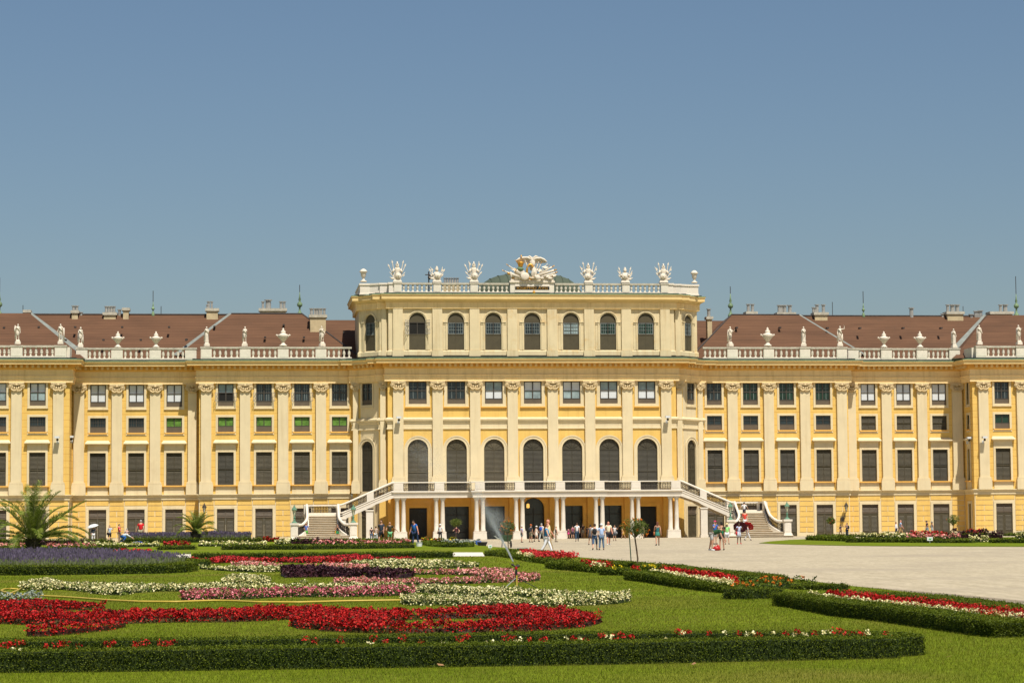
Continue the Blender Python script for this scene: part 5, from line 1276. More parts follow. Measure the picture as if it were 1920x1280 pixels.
mb = MB(); mb.poly([(x, y, .02) for x, y in lawnR]); tag(build(mb, 'lawn', ['lawn']), kind='structure')
# worn gravel strip beside the lawn edge
wp = [(1560, 1095), (1652, 1104), (1740, 1113.5), (1825, 1123), (1920, 1134.5)]; wq = [(1920, 1126), (1825, 1117), (1740, 1109.5), (1652, 1102.5)]
mb = MB(); mb.poly([(*gp(*p), .006) for p in wp+wq]); tag(build(mb, 'gravel_edge', ['gravel_dark']), kind='structure')
for quad in ([(843, 1043.5), (909, 1043.5), (905, 1036), (848, 1036)], [(300, 1048.5), (359, 1048.5), (358, 1039.5), (302, 1039.5)]):
    mb = MB(); mb.poly([(*gp(*p), .03) for p in quad]); tag(build(mb, 'gravel_path', ['stone']), kind='structure')

# ------------------------------------------------------------------ planting helpers
def nz2(x, y, s, seed=0):
    r = np.random.default_rng(seed+11); v = 0
    for k in range(6):
        a = r.uniform(0, 2*PI); f = s*(.6+.35*k); v = v+np.sin((x*math.cos(a)+y*math.sin(a))*f+r.uniform(0, 6))
    return v/6
def leaf_quads(P, size, up=.5, asp=.55, droop=None):
    """one small quad per point, turned at random; returns verts and faces"""
    n = len(P); N = rng.normal(size=(n, 3)); N[:, 2] = np.abs(N[:, 2])+up; N /= np.linalg.norm(N, axis=1)[:, None]
    T = np.cross(N, rng.normal(size=(n, 3))); T /= np.linalg.norm(T, axis=1)[:, None]+1e-9; B = np.cross(N, T)
    s = (size*rng.uniform(.65, 1.35, n))[:, None]
    V = np.stack([P-T*s*.5, P-B*s*asp*.5, P+T*s*.5, P+B*s*asp*.5], 1).reshape(-1, 3)
    return V, np.arange(4*n).reshape(-1, 4)
M['core'] = mat('hedge_core', (.020, .032, .004), .95, .3, 5)
M['box'] = leafmat('box_leaves', [(.033, .055, .003), (.054, .080, .004), (.080, .112, .005), (.125, .16, .008)], .55, .25, .6, (.125, .14, .010), 1.3)
M['boxtop'] = leafmat('box_top_leaves', [(.065, .095, .005), (.115, .150, .008), (.17, .190, .012)], .55, .3)  # lighter leaves placed over the hedge tops
M['foliage'] = leafmat('bedding_foliage', [(.045, .070, .008), (.085, .125, .012), (.13, .17, .02)], .6, .2)
M['redfol'] = leafmat('bronze_red_foliage', [(.030, .012, .008), (.055, .018, .010), (.06, .05, .012)], .6, .1)
M['red'] = leafmat('red_petals', [(.20, .004, .006), (.36, .008, .009), (.52, .016, .014), (.62, .035, .022)], .55, .2)
M['redbright'] = leafmat('scarlet_petals', [(.40, .012, .02), (.60, .03, .035), (.66, .07, .06)], .55, .2)
M['pink'] = leafmat('pink_petals', [(.64, .15, .16), (.82, .31, .28), (.88, .52, .44)], .55, .2)
M['hotpink'] = leafmat('hot_pink_petals', [(.52, .05, .12), (.72, .17, .22), (.84, .42, .38)], .55, .2)
M['white'] = leafmat('cream_petals', [(.62, .54, .22), (.84, .75, .38), (.92, .85, .52)], .55, .2)
M['purplefol'] = leafmat('dark_purple_leaves', [(.018, .006, .010), (.045, .014, .020), (.075, .025, .03)], .5, .05)
M['lav'] = leafmat('lavender_spikes', [(.075, .060, .085), (.11, .085, .13), (.16, .13, .19)], .7, .1)
M['lavstem'] = leafmat('lavender_stems', [(.08, .105, .035), (.14, .16, .07), (.20, .21, .11)], .7, .1)
M['silver'] = leafmat('silver_leaves', [(.20, .235, .18), (.36, .39, .32)], .6, .1)
M['orange'] = leafmat('orange_petals', [(.50, .11, .01), (.62, .20, .015)], .5, .1)
M['yellowp'] = leafmat('yellow_petals', [(.65, .45, .01), (.75, .6, .03)], .5, .1)
def dist_of(x, y): return math.hypot(x-CAM[0], y-CAM[1])
def interp_pts(pts, step):
    out_ = []
    for a, b in zip(pts, pts[1:]):
        n = max(1, int(math.dist(a[:2], b[:2])/step))
        for i in range(n): t = i/n; out_.append(tuple(a[k]+(b[k]-a[k])*t for k in range(len(a))))
    out_.append(tuple(pts[-1])); return out_
def hedge_world(name, pts, w, label, seed=0, group='low clipped box hedges of the parterre', closed_left=False):
    """pts: (x, y, h) of the middle line"""
    pts = interp_pts(pts, .5); A = np.array(pts); seg = A[1:, :2]-A[:-1, :2]; L = np.linalg.norm(seg, axis=1)
    T = np.vstack([seg, seg[-1:]])/np.append(L, L[-1])[:, None]; T[1:-1] = (T[1:-1]+T[:-2])/2; T /= np.linalg.norm(T, axis=1)[:, None]; N = np.stack([T[:, 1], -T[:, 0]], 1)
    d = dist_of(*A[len(A)//2, :2]); size = max(.020, .00062*d)
    hw = w/2; mb = MB(); k = .88
    for i in range(len(A)-1):
        c = []
        for j in (i, i+1):
            x, y, h = A[j]; nx, ny = N[j]*hw*k; c.append([(x-nx, y-ny, 0), (x-nx, y-ny, h*.93), (x+nx, y+ny, h*.93), (x+nx, y+ny, 0)])
        for q in range(3): mb.quad(c[0][q], c[1][q], c[1][q+1], c[0][q+1])
        if i == 0: mb.poly(c[0])
        if i == len(A)-2: mb.poly(c[1])
    Pn = np.array(mb.v); 
    hmean = A[:, 2].mean(); area = L.sum()*(w+2*hmean)+w*hmean*2
    n = int(min(60000, area/(size*size*.30)))
    s = rng.uniform(0, L.sum(), n); cum = np.concatenate([[0], np.cumsum(L)]); idx = np.clip(np.searchsorted(cum, s)-1, 0, len(L)-1); t = ((s-cum[idx])/L[idx])[:, None]
    base = A[idx]*(1-t)+A[idx+1]*t; Nn = N[idx]*(1-t)+N[idx+1]*t
    u = rng.uniform(0, w+2*hmean, n); v = np.zeros(n); z = np.zeros(n)
    f = u < hmean; v[f] = 1; z[f] = u[f]/hmean
    f = (u >= hmean) & (u < hmean+w); v[f] = 1-2*(u[f]-hmean)/w; z[f] = 1
    f = u >= hmean+w; v[f] = -1; z[f] = 1-(u[f]-hmean-w)/hmean
    # end caps
    ne = int(n*min(.5, 2*w*hmean/area)); ends = rng.integers(0, 2, ne); base[:ne] = A[np.where(ends == 0, 0, len(A)-1)]; Nn[:ne] = N[np.where(ends == 0, 0, len(A)-1)]; v[:ne] = rng.uniform(-1, 1, ne); z[:ne] = rng.uniform(0, 1, ne)
    tt = T[np.where(ends == 0, 0, len(A)-1)]*np.where(ends == 0, -1, 1)[:, None]
    bump = nz2(base[:, 0]*1.0+v, base[:, 1], 3.2, seed)*.16+nz2(base[:, 0]+v*2, base[:, 1]+z, 11, seed+1)*.10
    P = np.zeros((n, 3)); off = (hw*(1+bump*.35)+rng.normal(0, size*.45, n))*v
    P[:, :2] = base[:, :2]+Nn*off[:, None]; P[:, 2] = np.maximum(.005, base[:, 2]*z*(1+bump*.30*(z > .9))+np.where(z > .9, rng.normal(0, size*.5, n)+(rng.random(n) < .04)*rng.uniform(.0, .055, n), 0))
    P[:ne, :2] += tt*rng.normal(size*.3, size*.5, ne)[:, None]
    V, Q = leaf_quads(P, np.full(n, size), .25, .6)
    tall = (z > .93) & (rng.random(n) < .55)
    o = len(Pn); Vall = np.vstack([Pn, V]); Fq = [list(x) for x in mb.f]; Qc = np.array(Fq); Qall = np.vstack([Qc, Q+o]); mi = np.concatenate([np.zeros(len(Qc)), np.where(tall, 2, 1)])
    ob = put(fastmesh(name, Vall, Qall, ['core', 'box', 'boxtop'], mi), name); tag(ob, label, 'hedge', group); return ob
def front_pts(sp, w):
    """sp: (x, y bottom, y top of the front face) in photo pixels -> middle line with heights"""
    B = []
    for x, yb, yt in sp:
        X, Y = gp(x, yb); d = math.hypot(X-CAM[0], Y-CAM[1]); r = ray(x, yt); h = CAM[2]+r[2]*d/math.hypot(r[0], r[1]); B.append((X, Y, max(.1, h)))
    out_ = []
    for i, (X, Y, h) in enumerate(B):
        a, b = B[max(0, i-1)], B[min(len(B)-1, i+1)]; tx, ty = b[0]-a[0], b[1]-a[1]; L = math.hypot(tx, ty); nx, ny = -ty/L, tx/L
        if nx*(X-CAM[0])+ny*(Y-CAM[1]) < 0: nx, ny = -nx, -ny
        out_.append((X+nx*w/2, Y+ny*w/2, h))
    return out_
def hedge(sp, w, label, seed=0, name='box_hedge', **k): return hedge_world(name, front_pts(sp, w), w, label, seed, **k)

def spans_world(sp, h):
    f, b = [], []
    for x, yt, yb in sp:
        p = gp(x, yb); q = gp(x, yt, h*.85)
        if dist_of(*q) < dist_of(*p)+.25:      # keep a real depth even where the bed is seen edge on
            dx, dy = p[0]-CAM[0], p[1]-CAM[1]; L = math.hypot(dx, dy); q = (p[0]+dx/L*.3, p[1]+dy/L*.3)
        f.append(p); b.append(q)
    return f, b
def scatter_span(f, b, n, seed=0):
    F_ = np.array(f); B_ = np.array(b); L = np.linalg.norm(F_[1:]-F_[:-1], axis=1); D = np.linalg.norm(B_-F_, axis=1); wgt = np.abs((B_[1:, 0]-F_[:-1, 0])*(B_[:-1, 1]-F_[1:, 1])-(B_[:-1, 0]-F_[1:, 0])*(B_[1:, 1]-F_[:-1, 1]))/2+1e-6; cum = np.cumsum(wgt)/wgt.sum()
    i = np.searchsorted(cum, rng.random(n)); t = rng.random(n)[:, None]; u = rng.random(n)
    a = F_[i]*(1-t)+F_[i+1]*t; c = B_[i]*(1-t)+B_[i+1]*t; P = a+(c-a)*u[:, None]
    return P, u, wgt.sum(), np.linalg.norm(c-a, axis=1)
def bed(parts, h, petal, label, fol='foliage', ratio=.62, cat='flower bed', group='coloured flower beds on the lawn', name='flower_bed', seed=0, dens=1.0, petal2=None, psize=1.0, tall=1.0):
    Pf, Pp = [], []; core = MB(); allv = []
    for sp in parts:
        f, b = spans_world(sp, h); d = dist_of(*f[len(f)//2]); size = max(.034, .00085*d)*psize
        area = sum(abs((b[i+1][0]-f[i][0])*(b[i][1]-f[i+1][1])-(b[i][0]-f[i+1][0])*(b[i+1][1]-f[i][1]))/2 for i in range(len(f)-1))
        n = int(min(125000, dens*area/(size*size*.26))+300)
        P, u, _, D = scatter_span(f, b, n)
        cell = max(.20, size*5); gx, gy = np.floor(P[:, 0]/cell), np.floor(P[:, 1]/cell); jx = np.modf(np.abs(np.sin(gx*12.9898+gy*78.233)*43758.5453))[0]; jy = np.modf(np.abs(np.sin(gx*39.346+gy*11.135)*24634.6345))[0]
        dc = np.hypot(P[:, 0]/cell-gx-.3-.4*jx, P[:, 1]/cell-gy-.3-.4*jy); lump = (1-.42*np.clip(dc/.75, 0, 1)**2)*(.88+.28*jx)
        edge_ = np.minimum(np.minimum(u, 1-u)*D/.10, 1)
        hh = h*1.12*lump*(.55+.45*np.sqrt(np.clip(edge_, 0, 1)))*(1+.16*nz2(P[:, 0], P[:, 1], 5, seed)+.12*nz2(P[:, 0], P[:, 1], 17, seed+3))
        side = rng.random(n) < np.where(edge_ < 1, .75, .18)
        z = np.where(side, hh*rng.uniform(.05, 1, n), hh*rng.uniform(.86, 1.08, n))
        P = P+rng.normal(0, .02, P.shape); P3 = np.column_stack([P, z])
        isp = (rng.random(n) < ratio*np.where(z < hh*.35, .45, 1)); Pf.append((P3[~isp], size*1.25)); Pp.append((P3[isp], size))
        for i in range(len(f)-1):
            def q(j, t, zz): return (f[j][0]+(b[j][0]-f[j][0])*t, f[j][1]+(b[j][1]-f[j][1])*t, zz)
            core.quad(q(i, .06, 0), q(i+1, .06, 0), q(i+1, .12, h*.52), q(i, .12, h*.52)); core.quad(q(i, .12, h*.52), q(i+1, .12, h*.52), q(i+1, .9, h*.52), q(i, .9, h*.52)); core.quad(q(i, .9, h*.52), q(i+1, .9, h*.52), q(i+1, .96, 0), q(i, .96, 0))
    f0 = gp(parts[0][len(parts[0])//2][0], parts[0][len(parts[0])//2][2]); root = empty(name, (f0[0], f0[1], 0)); tag(root, label, cat, group)
    def mk(lst, nm_, mats, asp, second=None):
        Vs, Qs, mi, o = [], [], [], 0
        for P3, s in lst:
            if len(P3) == 0: continue
            V, Q = leaf_quads(P3-np.array([f0[0], f0[1], 0]), np.full(len(P3), s), .35, asp); Vs.append(V); Qs.append(Q+o); o += len(V); mi.append((rng.random(len(P3)) < second).astype(int) if second else np.zeros(len(P3)))
        return put(fastmesh(nm_, np.vstack(Vs), np.vstack(Qs), mats, np.concatenate(mi)), nm_, root)
    core.v = [(x-f0[0], y-f0[1], z) for x, y, z in core.v]
    c = core.mesh('soil_and_stems', [fol if fol in ('purplefol', 'redfol') else 'core'])
    put(c, 'soil_and_stems', root)
    mk(Pf, 'foliage', [fol], .6)
    if len(np.vstack([p for p, s in Pp])): mk(Pp, 'flowers', [petal]+([petal2] if petal2 else []), .85, .5 if petal2 else None)
    return root
def lavender(sp, h, label, n=9000, seed=0):
    f, b = spans_world(sp, h*.8); P, u, area, D = scatter_span(f, b, n); d = dist_of(*f[len(f)//2]); f0 = f[len(f)//2]
    root = empty('lavender_bed', (f0[0], f0[1], 0)); tag(root, label, 'lavender bed', 'lavender beds behind box edging')
    x, y = P[:, 0]-f0[0], P[:, 1]-f0[1]; hh = h*rng.uniform(.50, 1.12, n)*(1+.12*nz2(P[:, 0], P[:, 1], 2.2, seed)); lx2 = rng.normal(0, .05, n); w_ = .00022*d
    def strips(z0, z1, wd, m, nme, sel):
        X, Y = x[sel], y[sel]; a = rng.uniform(0, PI, sel.sum()); cx, cy = np.cos(a)*wd, np.sin(a)*wd
        l_ = lx2[sel]; Z0, Z1 = z0[sel], z1[sel]; H0 = Z0/h; H1 = Z1/h
        V = np.stack([np.column_stack([X-cx+l_*H0, Y-cy, Z0]), np.column_stack([X+cx+l_*H0, Y+cy, Z0]), np.column_stack([X+cx*.6+l_*H1, Y+cy*.6, Z1]), np.column_stack([X-cx*.6+l_*H1, Y-cy*.6, Z1])], 1).reshape(-1, 3)
        return put(fastmesh(nme, V, np.arange(len(V)).reshape(-1, 4), [m]), nme, root)
    al = np.ones(n, bool); strips(hh*0, hh*.72, w_*.8, 'lavstem', 'stems', al); strips(hh*.78, hh, w_*1.5, 'lav', 'flower_spikes', rng.random(n) < .38)
    V, Q = leaf_quads(np.column_stack([x, y, hh*rng.uniform(.1, .6, n)]), np.full(n, .0010*d), .2, .25); put(fastmesh('foliage', V, Q, ['lavstem']), 'foliage', root)
    return root

# --- nearest bed: box frame with red and white flowers inside
B0 = front_pts([(-60, 1266, 1222), (0, 1265, 1221), (240, 1262.5, 1217.5), (480, 1259, 1214), (720, 1255.5, 1210.5), (960, 1252, 1207), (1200, 1248, 1202.5), (1440, 1242.5, 1197.5), (1600, 1239, 1196), (1688, 1237, 1195.5)], .42)
def backrow(p, yt, h): X, Y = G(p, yt, h); return (X, Y, h)
BK = [backrow(-60, 1201.5, .26), backrow(0, 1201, .26), backrow(480, 1197, .26), backrow(960, 1188, .26), backrow(1440, 1184.5, .26), backrow(1662, 1187, .25)]
fx, fy, _ = B0[-1]; kx, ky, _ = BK[-1]
hedge_world('box_hedge', B0, .42, 'nearest clipped box hedge running across the foot of the photo', 1)
hedge_world('box_hedge', [(x, y+.2, h) for x, y, h in BK], .38, 'box hedge just behind the nearest one, beyond the sparse red flowers', 2)
hedge_world('box_hedge', [(fx+.02, fy+.25, .25), ((fx+kx)/2+.22, (fy+ky)/2, .25), (kx+.05, ky+.1, .25)], .40, 'short box hedge closing the right end of the nearest bed', 3)
def clumps(lst, label, petal, h, r=.10, group=None, name='flower_row', n=60, pal2=None, cat='flowers', fol='foliage', hz=None):
    P0 = [(G(x, y, h*.8)) for x, y in lst]; f0 = P0[0]; root = empty(name, (f0[0], f0[1], 0)); tag(root, label, cat, group)
    Vs, Vf = [], []
    for (X, Y) in P0:
        d = dist_of(X, Y); size = max(.026, .0008*d); rr = r*rng.uniform(.7, 1.3); k = int(n*rng.uniform(.6, 1.3)); P = rng.normal(0, 1, (k, 3)); P /= np.linalg.norm(P, axis=1)[:, None]; P *= rng.uniform(.5, 1, k)[:, None]*rr
        P[:, 2] = P[:, 2]*.8+h*rng.uniform(.86, 1.04); P[:, 0] += X-f0[0]; P[:, 1] += Y-f0[1]; Vs.append((P, size))
        k2 = n//2; Q_ = np.column_stack([rng.normal(X-f0[0], rr*.8, k2), rng.normal(Y-f0[1], rr*.8, k2), rng.uniform(0, h*.85, k2)]); Vf.append((Q_, size*1.3))
    for lst_, nme, m, asp in ((Vf, 'foliage', fol, .5), (Vs, 'flowers', petal, .85)):
        V = []; 
        for P, s in lst_: V.append(leaf_quads(P, np.full(len(P), s), .3, asp)[0])
        V = np.vstack(V); put(fastmesh(nme, V, np.arange(len(V)).reshape(-1, 4), [m]), nme, root)
    return root
gr_ = 'flower rows inside the box frames'
clumps([(8, 1217), (20, 1214), (33, 1211), (44, 1212), (85, 1217), (104, 1214), (112, 1209), (122, 1207), (146, 1217), (200, 1214), (212, 1213), (256, 1212), (272, 1215), (302, 1214), (312, 1211), (325, 1214), (574, 1204), (590, 1208), (638, 1208), (700, 1207), (724, 1208), (755, 1206), (790, 1209), (862, 1206), (876, 1204), (950, 1204), (965, 1201), (992, 1206), (1020, 1205), (1075, 1202), (1098, 1203), (1128, 1200), (1156, 1200), (1168, 1200), (1184, 1202), (1276, 1192), (1290, 1192), (1330, 1196), (1385, 1195), (1420, 1193), (1474, 1193), (1494, 1192), (1530, 1194), (1566, 1192), (1576, 1192), (1588, 1193), (1608, 1192), (1618, 1193), (1664, 1193)], 'scattered red flowers in the nearest box frame', 'red', .30, .055, gr_, n=28)
clumps([(24, 1221), (38, 1222), (690, 1213), (698, 1214), (832, 1211), (911, 1208), (925, 1206), (968, 1208), (975, 1207), (1062, 1205), (1087, 1203), (1134, 1202), (1145, 1203), (1248, 1200), (1280, 1196), (1359, 1195), (1400, 1195), (1412, 1195), (1450, 1193), (1490, 1194), (1505, 1194), (1511, 1193), (1545, 1194), (1557, 1193), (1626, 1192)], 'scattered white flowers in the nearest box frame', 'white', .285, .035, gr_, n=18)

# --- red begonia beds
bed([[(545, 1156, 1176), (560, 1150, 1182), (600, 1146, 1184), (640, 1144, 1186), (690, 1146, 1188), (760, 1147, 1165), (800, 1143, 1163), (860, 1141, 1162), (930, 1139, 1162), (990, 1140, 1168), (1050, 1144, 1182), (1095, 1150, 1179), (1115, 1157, 1174), (1128, 1163, 1170)],
     [(600, 1160, 1186), (690, 1166, 1190), (760, 1169, 1192), (820, 1169, 1191), (900, 1166, 1190), (960, 1163, 1188), (1040, 1160, 1184), (1070, 1160, 1180)]], .175, 'red', 'big rounded red bed in the middle front, ringed round two slits of grass', 'redfol', .80, seed=4)
bed([[(-60, 1143, 1171), (0, 1145, 1172), (60, 1150, 1174), (130, 1148, 1174), (240, 1148, 1172), (330, 1148, 1169), (420, 1144, 1169), (480, 1142, 1167), (540, 1140, 1164), (610, 1139, 1160)], [(50, 1191, 1195), (62, 1184, 1196), (78, 1176, 1196), (110, 1172, 1194), (160, 1168, 1189), (205, 1164, 1184), (236, 1162, 1178)]], .175, 'red', 'long red bed along the left front with a lobe toward the camera', 'redfol', .80, seed=5)
bed([[(-60, 1127, 1149), (0, 1129, 1149), (60, 1127, 1149), (110, 1128, 1147), (150, 1130, 1145), (180, 1134, 1145), (198, 1138, 1144)]], .14, 'red', 'small red bed at the left edge before the yellow hose loop', 'redfol', .78, seed=6)
bed([[(-60, 1122, 1131), (0, 1122, 1132), (40, 1121, 1132), (80, 1125, 1133)]], .22, 'silver', 'patch of silvery leaved plants behind the small left red bed', 'silver', .6, seed=7, group='small plant patches', name='silver_plants', cat='plants')
# --- white beds
bed([[(752, 1124, 1134), (770, 1118, 1137), (840, 1118, 1137), (900, 1120, 1139), (960, 1124, 1139), (1040, 1122, 1139), (1110, 1112, 1137), (1160, 1112, 1134), (1182, 1116, 1129)], [(772, 1100, 1112), (800, 1099, 1114), (880, 1102, 1120), (960, 1105, 1121), (1030, 1109, 1122), (1100, 1111, 1124)]], .17, 'white', 'big cream white bed right of the middle in front of the sprinkler', 'foliage', .58, seed=8)
bed([[(38, 1095, 1108), (60, 1089, 1109), (90, 1086, 1108), (115, 1093, 1107), (150, 1095, 1110), (185, 1096, 1116), (230, 1096, 1118), (255, 1097, 1113), (300, 1097, 1110), (360, 1097, 1110), (420, 1094, 1110), (480, 1097, 1109), (560, 1097, 1107), (650, 1098, 1106), (760, 1098, 1106)], [(417, 1088, 1099), (430, 1080, 1099), (455, 1078, 1099), (490, 1082, 1098), (507, 1087, 1095)]], .17, 'white', 'long cream white bed across the left with a hump near the pink bed', 'foliage', .58, seed=9)
bed([[(374, 1065, 1067.5), (420, 1064.5, 1071), (470, 1062.5, 1074), (530, 1063, 1073)]], .17, 'white', 'thin cream white strip beginning at the rounded lavender hedge', 'foliage', .6, seed=10)
bed([[(656, 1055, 1060), (680, 1052, 1062), (740, 1050, 1063), (800, 1051, 1061), (860, 1054, 1061), (898, 1058, 1063)], [(690, 1060, 1068), (750, 1062, 1069), (820, 1061, 1067), (890, 1059, 1064)]], .17, 'white', 'cream white oval bed behind the dark purple strip', 'foliage', .6, seed=11)
# --- pink beds
bed([[(340, 1116, 1128), (360, 1108, 1129), (400, 1106, 1129), (450, 1108, 1126), (520, 1105, 1121), (600, 1105, 1121), (700, 1102, 1120), (740, 1099, 1119), (765, 1102, 1118), (778, 1107, 1115)]], .18, 'hotpink', 'hot pink bed lying against the yellow hose', 'foliage', .6, seed=12)
bed([[(627, 1090, 1098), (645, 1085, 1100), (700, 1086, 1100), (740, 1088, 1101), (800, 1088, 1097), (870, 1087, 1096), (920, 1081, 1094), (965, 1075, 1093), (1000, 1078, 1091), (1012, 1082, 1089)], [(755, 1071, 1079), (820, 1070, 1078), (880, 1069, 1080), (920, 1067, 1084), (965, 1068, 1086)]], .17, 'pink', 'light pink bed spreading out behind the sprinkler', 'foliage', .68, seed=13)
bed([[(435, 1060, 1064), (450, 1055, 1066), (480, 1053, 1067), (500, 1056, 1067), (530, 1061, 1068)], [(560, 1061, 1067), (610, 1060, 1066), (650, 1058, 1076), (690, 1060, 1076)]], .17, 'pink', 'light pink bed wrapped round the dark purple strip', 'foliage', .68, seed=14)
# --- dark purple strip
bed([[(528, 1066, 1082), (535, 1062, 1084), (560, 1063, 1084), (620, 1066, 1083), (680, 1070, 1084), (720, 1069, 1086), (750, 1070, 1086), (776, 1077, 1083)]], .24, 'purplefol', 'dark purple foliage strip in the middle of the pink beds', 'purplefol', .5, cat='plants', name='purple_plants', group='purple foliage strips', seed=15)
# --- back red bed
bed([[(356, 1050, 1054), (385, 1049, 1059), (405, 1046, 1057), (430, 1043, 1056), (460, 1047, 1056), (520, 1050, 1055), (560, 1046, 1056), (620, 1044, 1056), (665, 1040, 1056), (690, 1043, 1055), (700, 1047, 1053), (740, 1045, 1052), (778, 1046, 1050)]], .17, 'redbright', 'long scarlet bed in front of the straight hedge, behind the white oval', 'redfol', .7, seed=16)
# --- lavender round
hedge([(-80, 1079.5, 1061.5), (0, 1079.5, 1061), (120, 1079, 1061), (240, 1077, 1060.5), (310, 1076, 1059), (350, 1074, 1056), (370, 1071, 1053.5)], .5, 'rounded box hedge in front of the big lavender bed at left', 20)
hedge([(330, 1052, 1049), (362, 1056, 1050), (374, 1062, 1052)], .4, 'right hand end of the hedge around the big lavender bed', 21)
lavender([(-80, 1031, 1064), (0, 1031, 1064), (100, 1030, 1064), (200, 1031, 1063), (280, 1036, 1061), (330, 1041, 1058), (352, 1046, 1054)], .42, 'big purple lavender bed round the large palm at left', 22000, 3)
clumps([(216+4.6*i, 1034+1.5*math.sin(i*1.3)) for i in range(15)], 'small scarlet flower group behind the big lavender bed', 'redbright', .3, .13, 'small flower groups', n=45, cat='flowers', name='flower_group')
# --- rows of hedges and beds toward the palace, left side
H_ = [([(359, 1048, 1038), (480, 1047.5, 1037.5), (600, 1047, 1037), (720, 1046.5, 1036), (844, 1046, 1035)], .5, 'long straight hedge between the two pale path ends'),
 ([(-60, 1034, 1026), (60, 1034, 1026), (170, 1033, 1025), (238, 1032, 1024)], .5, 'straight hedge behind the big palm at far left'),
 ([(296, 1031, 1024.5), (363, 1030.5, 1023.5)], .8, 'short hedge block with scarlet flowers on it'),
 ([(415, 1031, 1022.5), (560, 1030.5, 1022), (680, 1029, 1021.5), (778, 1027.5, 1020.5)], .5, 'straight hedge in front of the left stair and blue shirted man'),
 ([(-60, 1018.5, 1012), (100, 1018, 1012), (210, 1017, 1011.5)], .6, 'hedge strip at the foot of the palace behind the big palm'),
 ([(225, 1017.5, 1010), (360, 1017, 1010), (492, 1015.5, 1009.5)], .7, 'hedge in front of the small palm and its lavender'),
 ([(545, 1016, 1011.5), (660, 1016, 1011.5), (760, 1018, 1012)], .6, 'low dark hedge close to the foot of the left stair'),
 ([(790, 1021, 1015), (805, 1024, 1018), (830, 1026, 1019.5), (870, 1026, 1019.5), (889, 1025, 1018.5)], .5, 'curved hedge between the white bucket and the dark crate')]
for i, (sp, w_, lb) in enumerate(H_): hedge(sp, w_, lb, 30+i)
small = 'distant flower beds near the palace'
bed([[(-60, 1020, 1027), (0, 1020, 1027), (50, 1021, 1027)], [(88, 1023, 1028), (140, 1022, 1028), (180, 1023, 1028)]], .35, 'pink', 'distant pink strip at the far left beside the palm trunk', ratio=.8, group=small, seed=40)
bed([[(75, 1018, 1022), (120, 1016, 1023), (178, 1014, 1021)]], .35, 'purplefol', 'distant dark purple strip right of the large palm', 'purplefol', .4, group=small, seed=41)
bed([[(157, 1019, 1024), (190, 1017.5, 1025), (225, 1021, 1026), (300, 1022, 1025)]], .35, 'white', 'distant white strip in front of the kneeling gardener', ratio=.75, group=small, seed=42)
bed([[(306, 1019, 1024.5), (330, 1017.5, 1024.5), (356, 1019.5, 1024)]], .38, 'redbright', 'distant scarlet flowers on the short hedge block', ratio=.8, group=small, seed=43)
bed([[(372, 1020, 1024.5), (400, 1019.5, 1024.5), (450, 1021.5, 1023.5), (500, 1021.5, 1023.5)]], .35, 'white', 'distant white strip below the small palm', ratio=.8, group=small, seed=44)
bed([[(515, 1017, 1021), (530, 1014, 1021), (546, 1014, 1020)]], .38, 'white', 'distant white clump left of the dark strip before the stair', ratio=.8, group=small, seed=45)
bed([[(493, 1012.5, 1015.5), (523, 1013.5, 1016)]], .35, 'red', 'distant thin red strip at the right end of the small lavender hedge', ratio=.8, group=small, seed=46)
bed([[(546, 1013.5, 1020), (600, 1013.5, 1020), (650, 1015, 1020)]], .4, 'purplefol', 'distant dark purple strip before the left stair', 'purplefol', .4, group=small, seed=47)
bed([[(585, 1019, 1022.5), (640, 1018.5, 1022), (700, 1016, 1022), (770, 1017, 1021)]], .35, 'pink', 'distant pink strip at the feet of the two dark shirted men', ratio=.8, group=small, seed=48)
bed([[(790, 1013, 1017), (830, 1014, 1018), (860, 1015, 1018)]], .35, 'redbright', 'distant mixed red and yellow patch behind the curved hedge', ratio=.35, group=small, seed=49, petal2='yellowp')
bed([[(830, 1016.5, 1019.5), (900, 1017, 1019.5)]], .3, 'silver', 'distant silvery strip at the curved hedge', 'silver', .6, group=small, seed=50)
lavender([(238, 1004, 1012), (300, 1001, 1012), (400, 1000, 1012), (470, 1004, 1012)], .85, 'distant lavender bed around the small palm', 7000, 4)

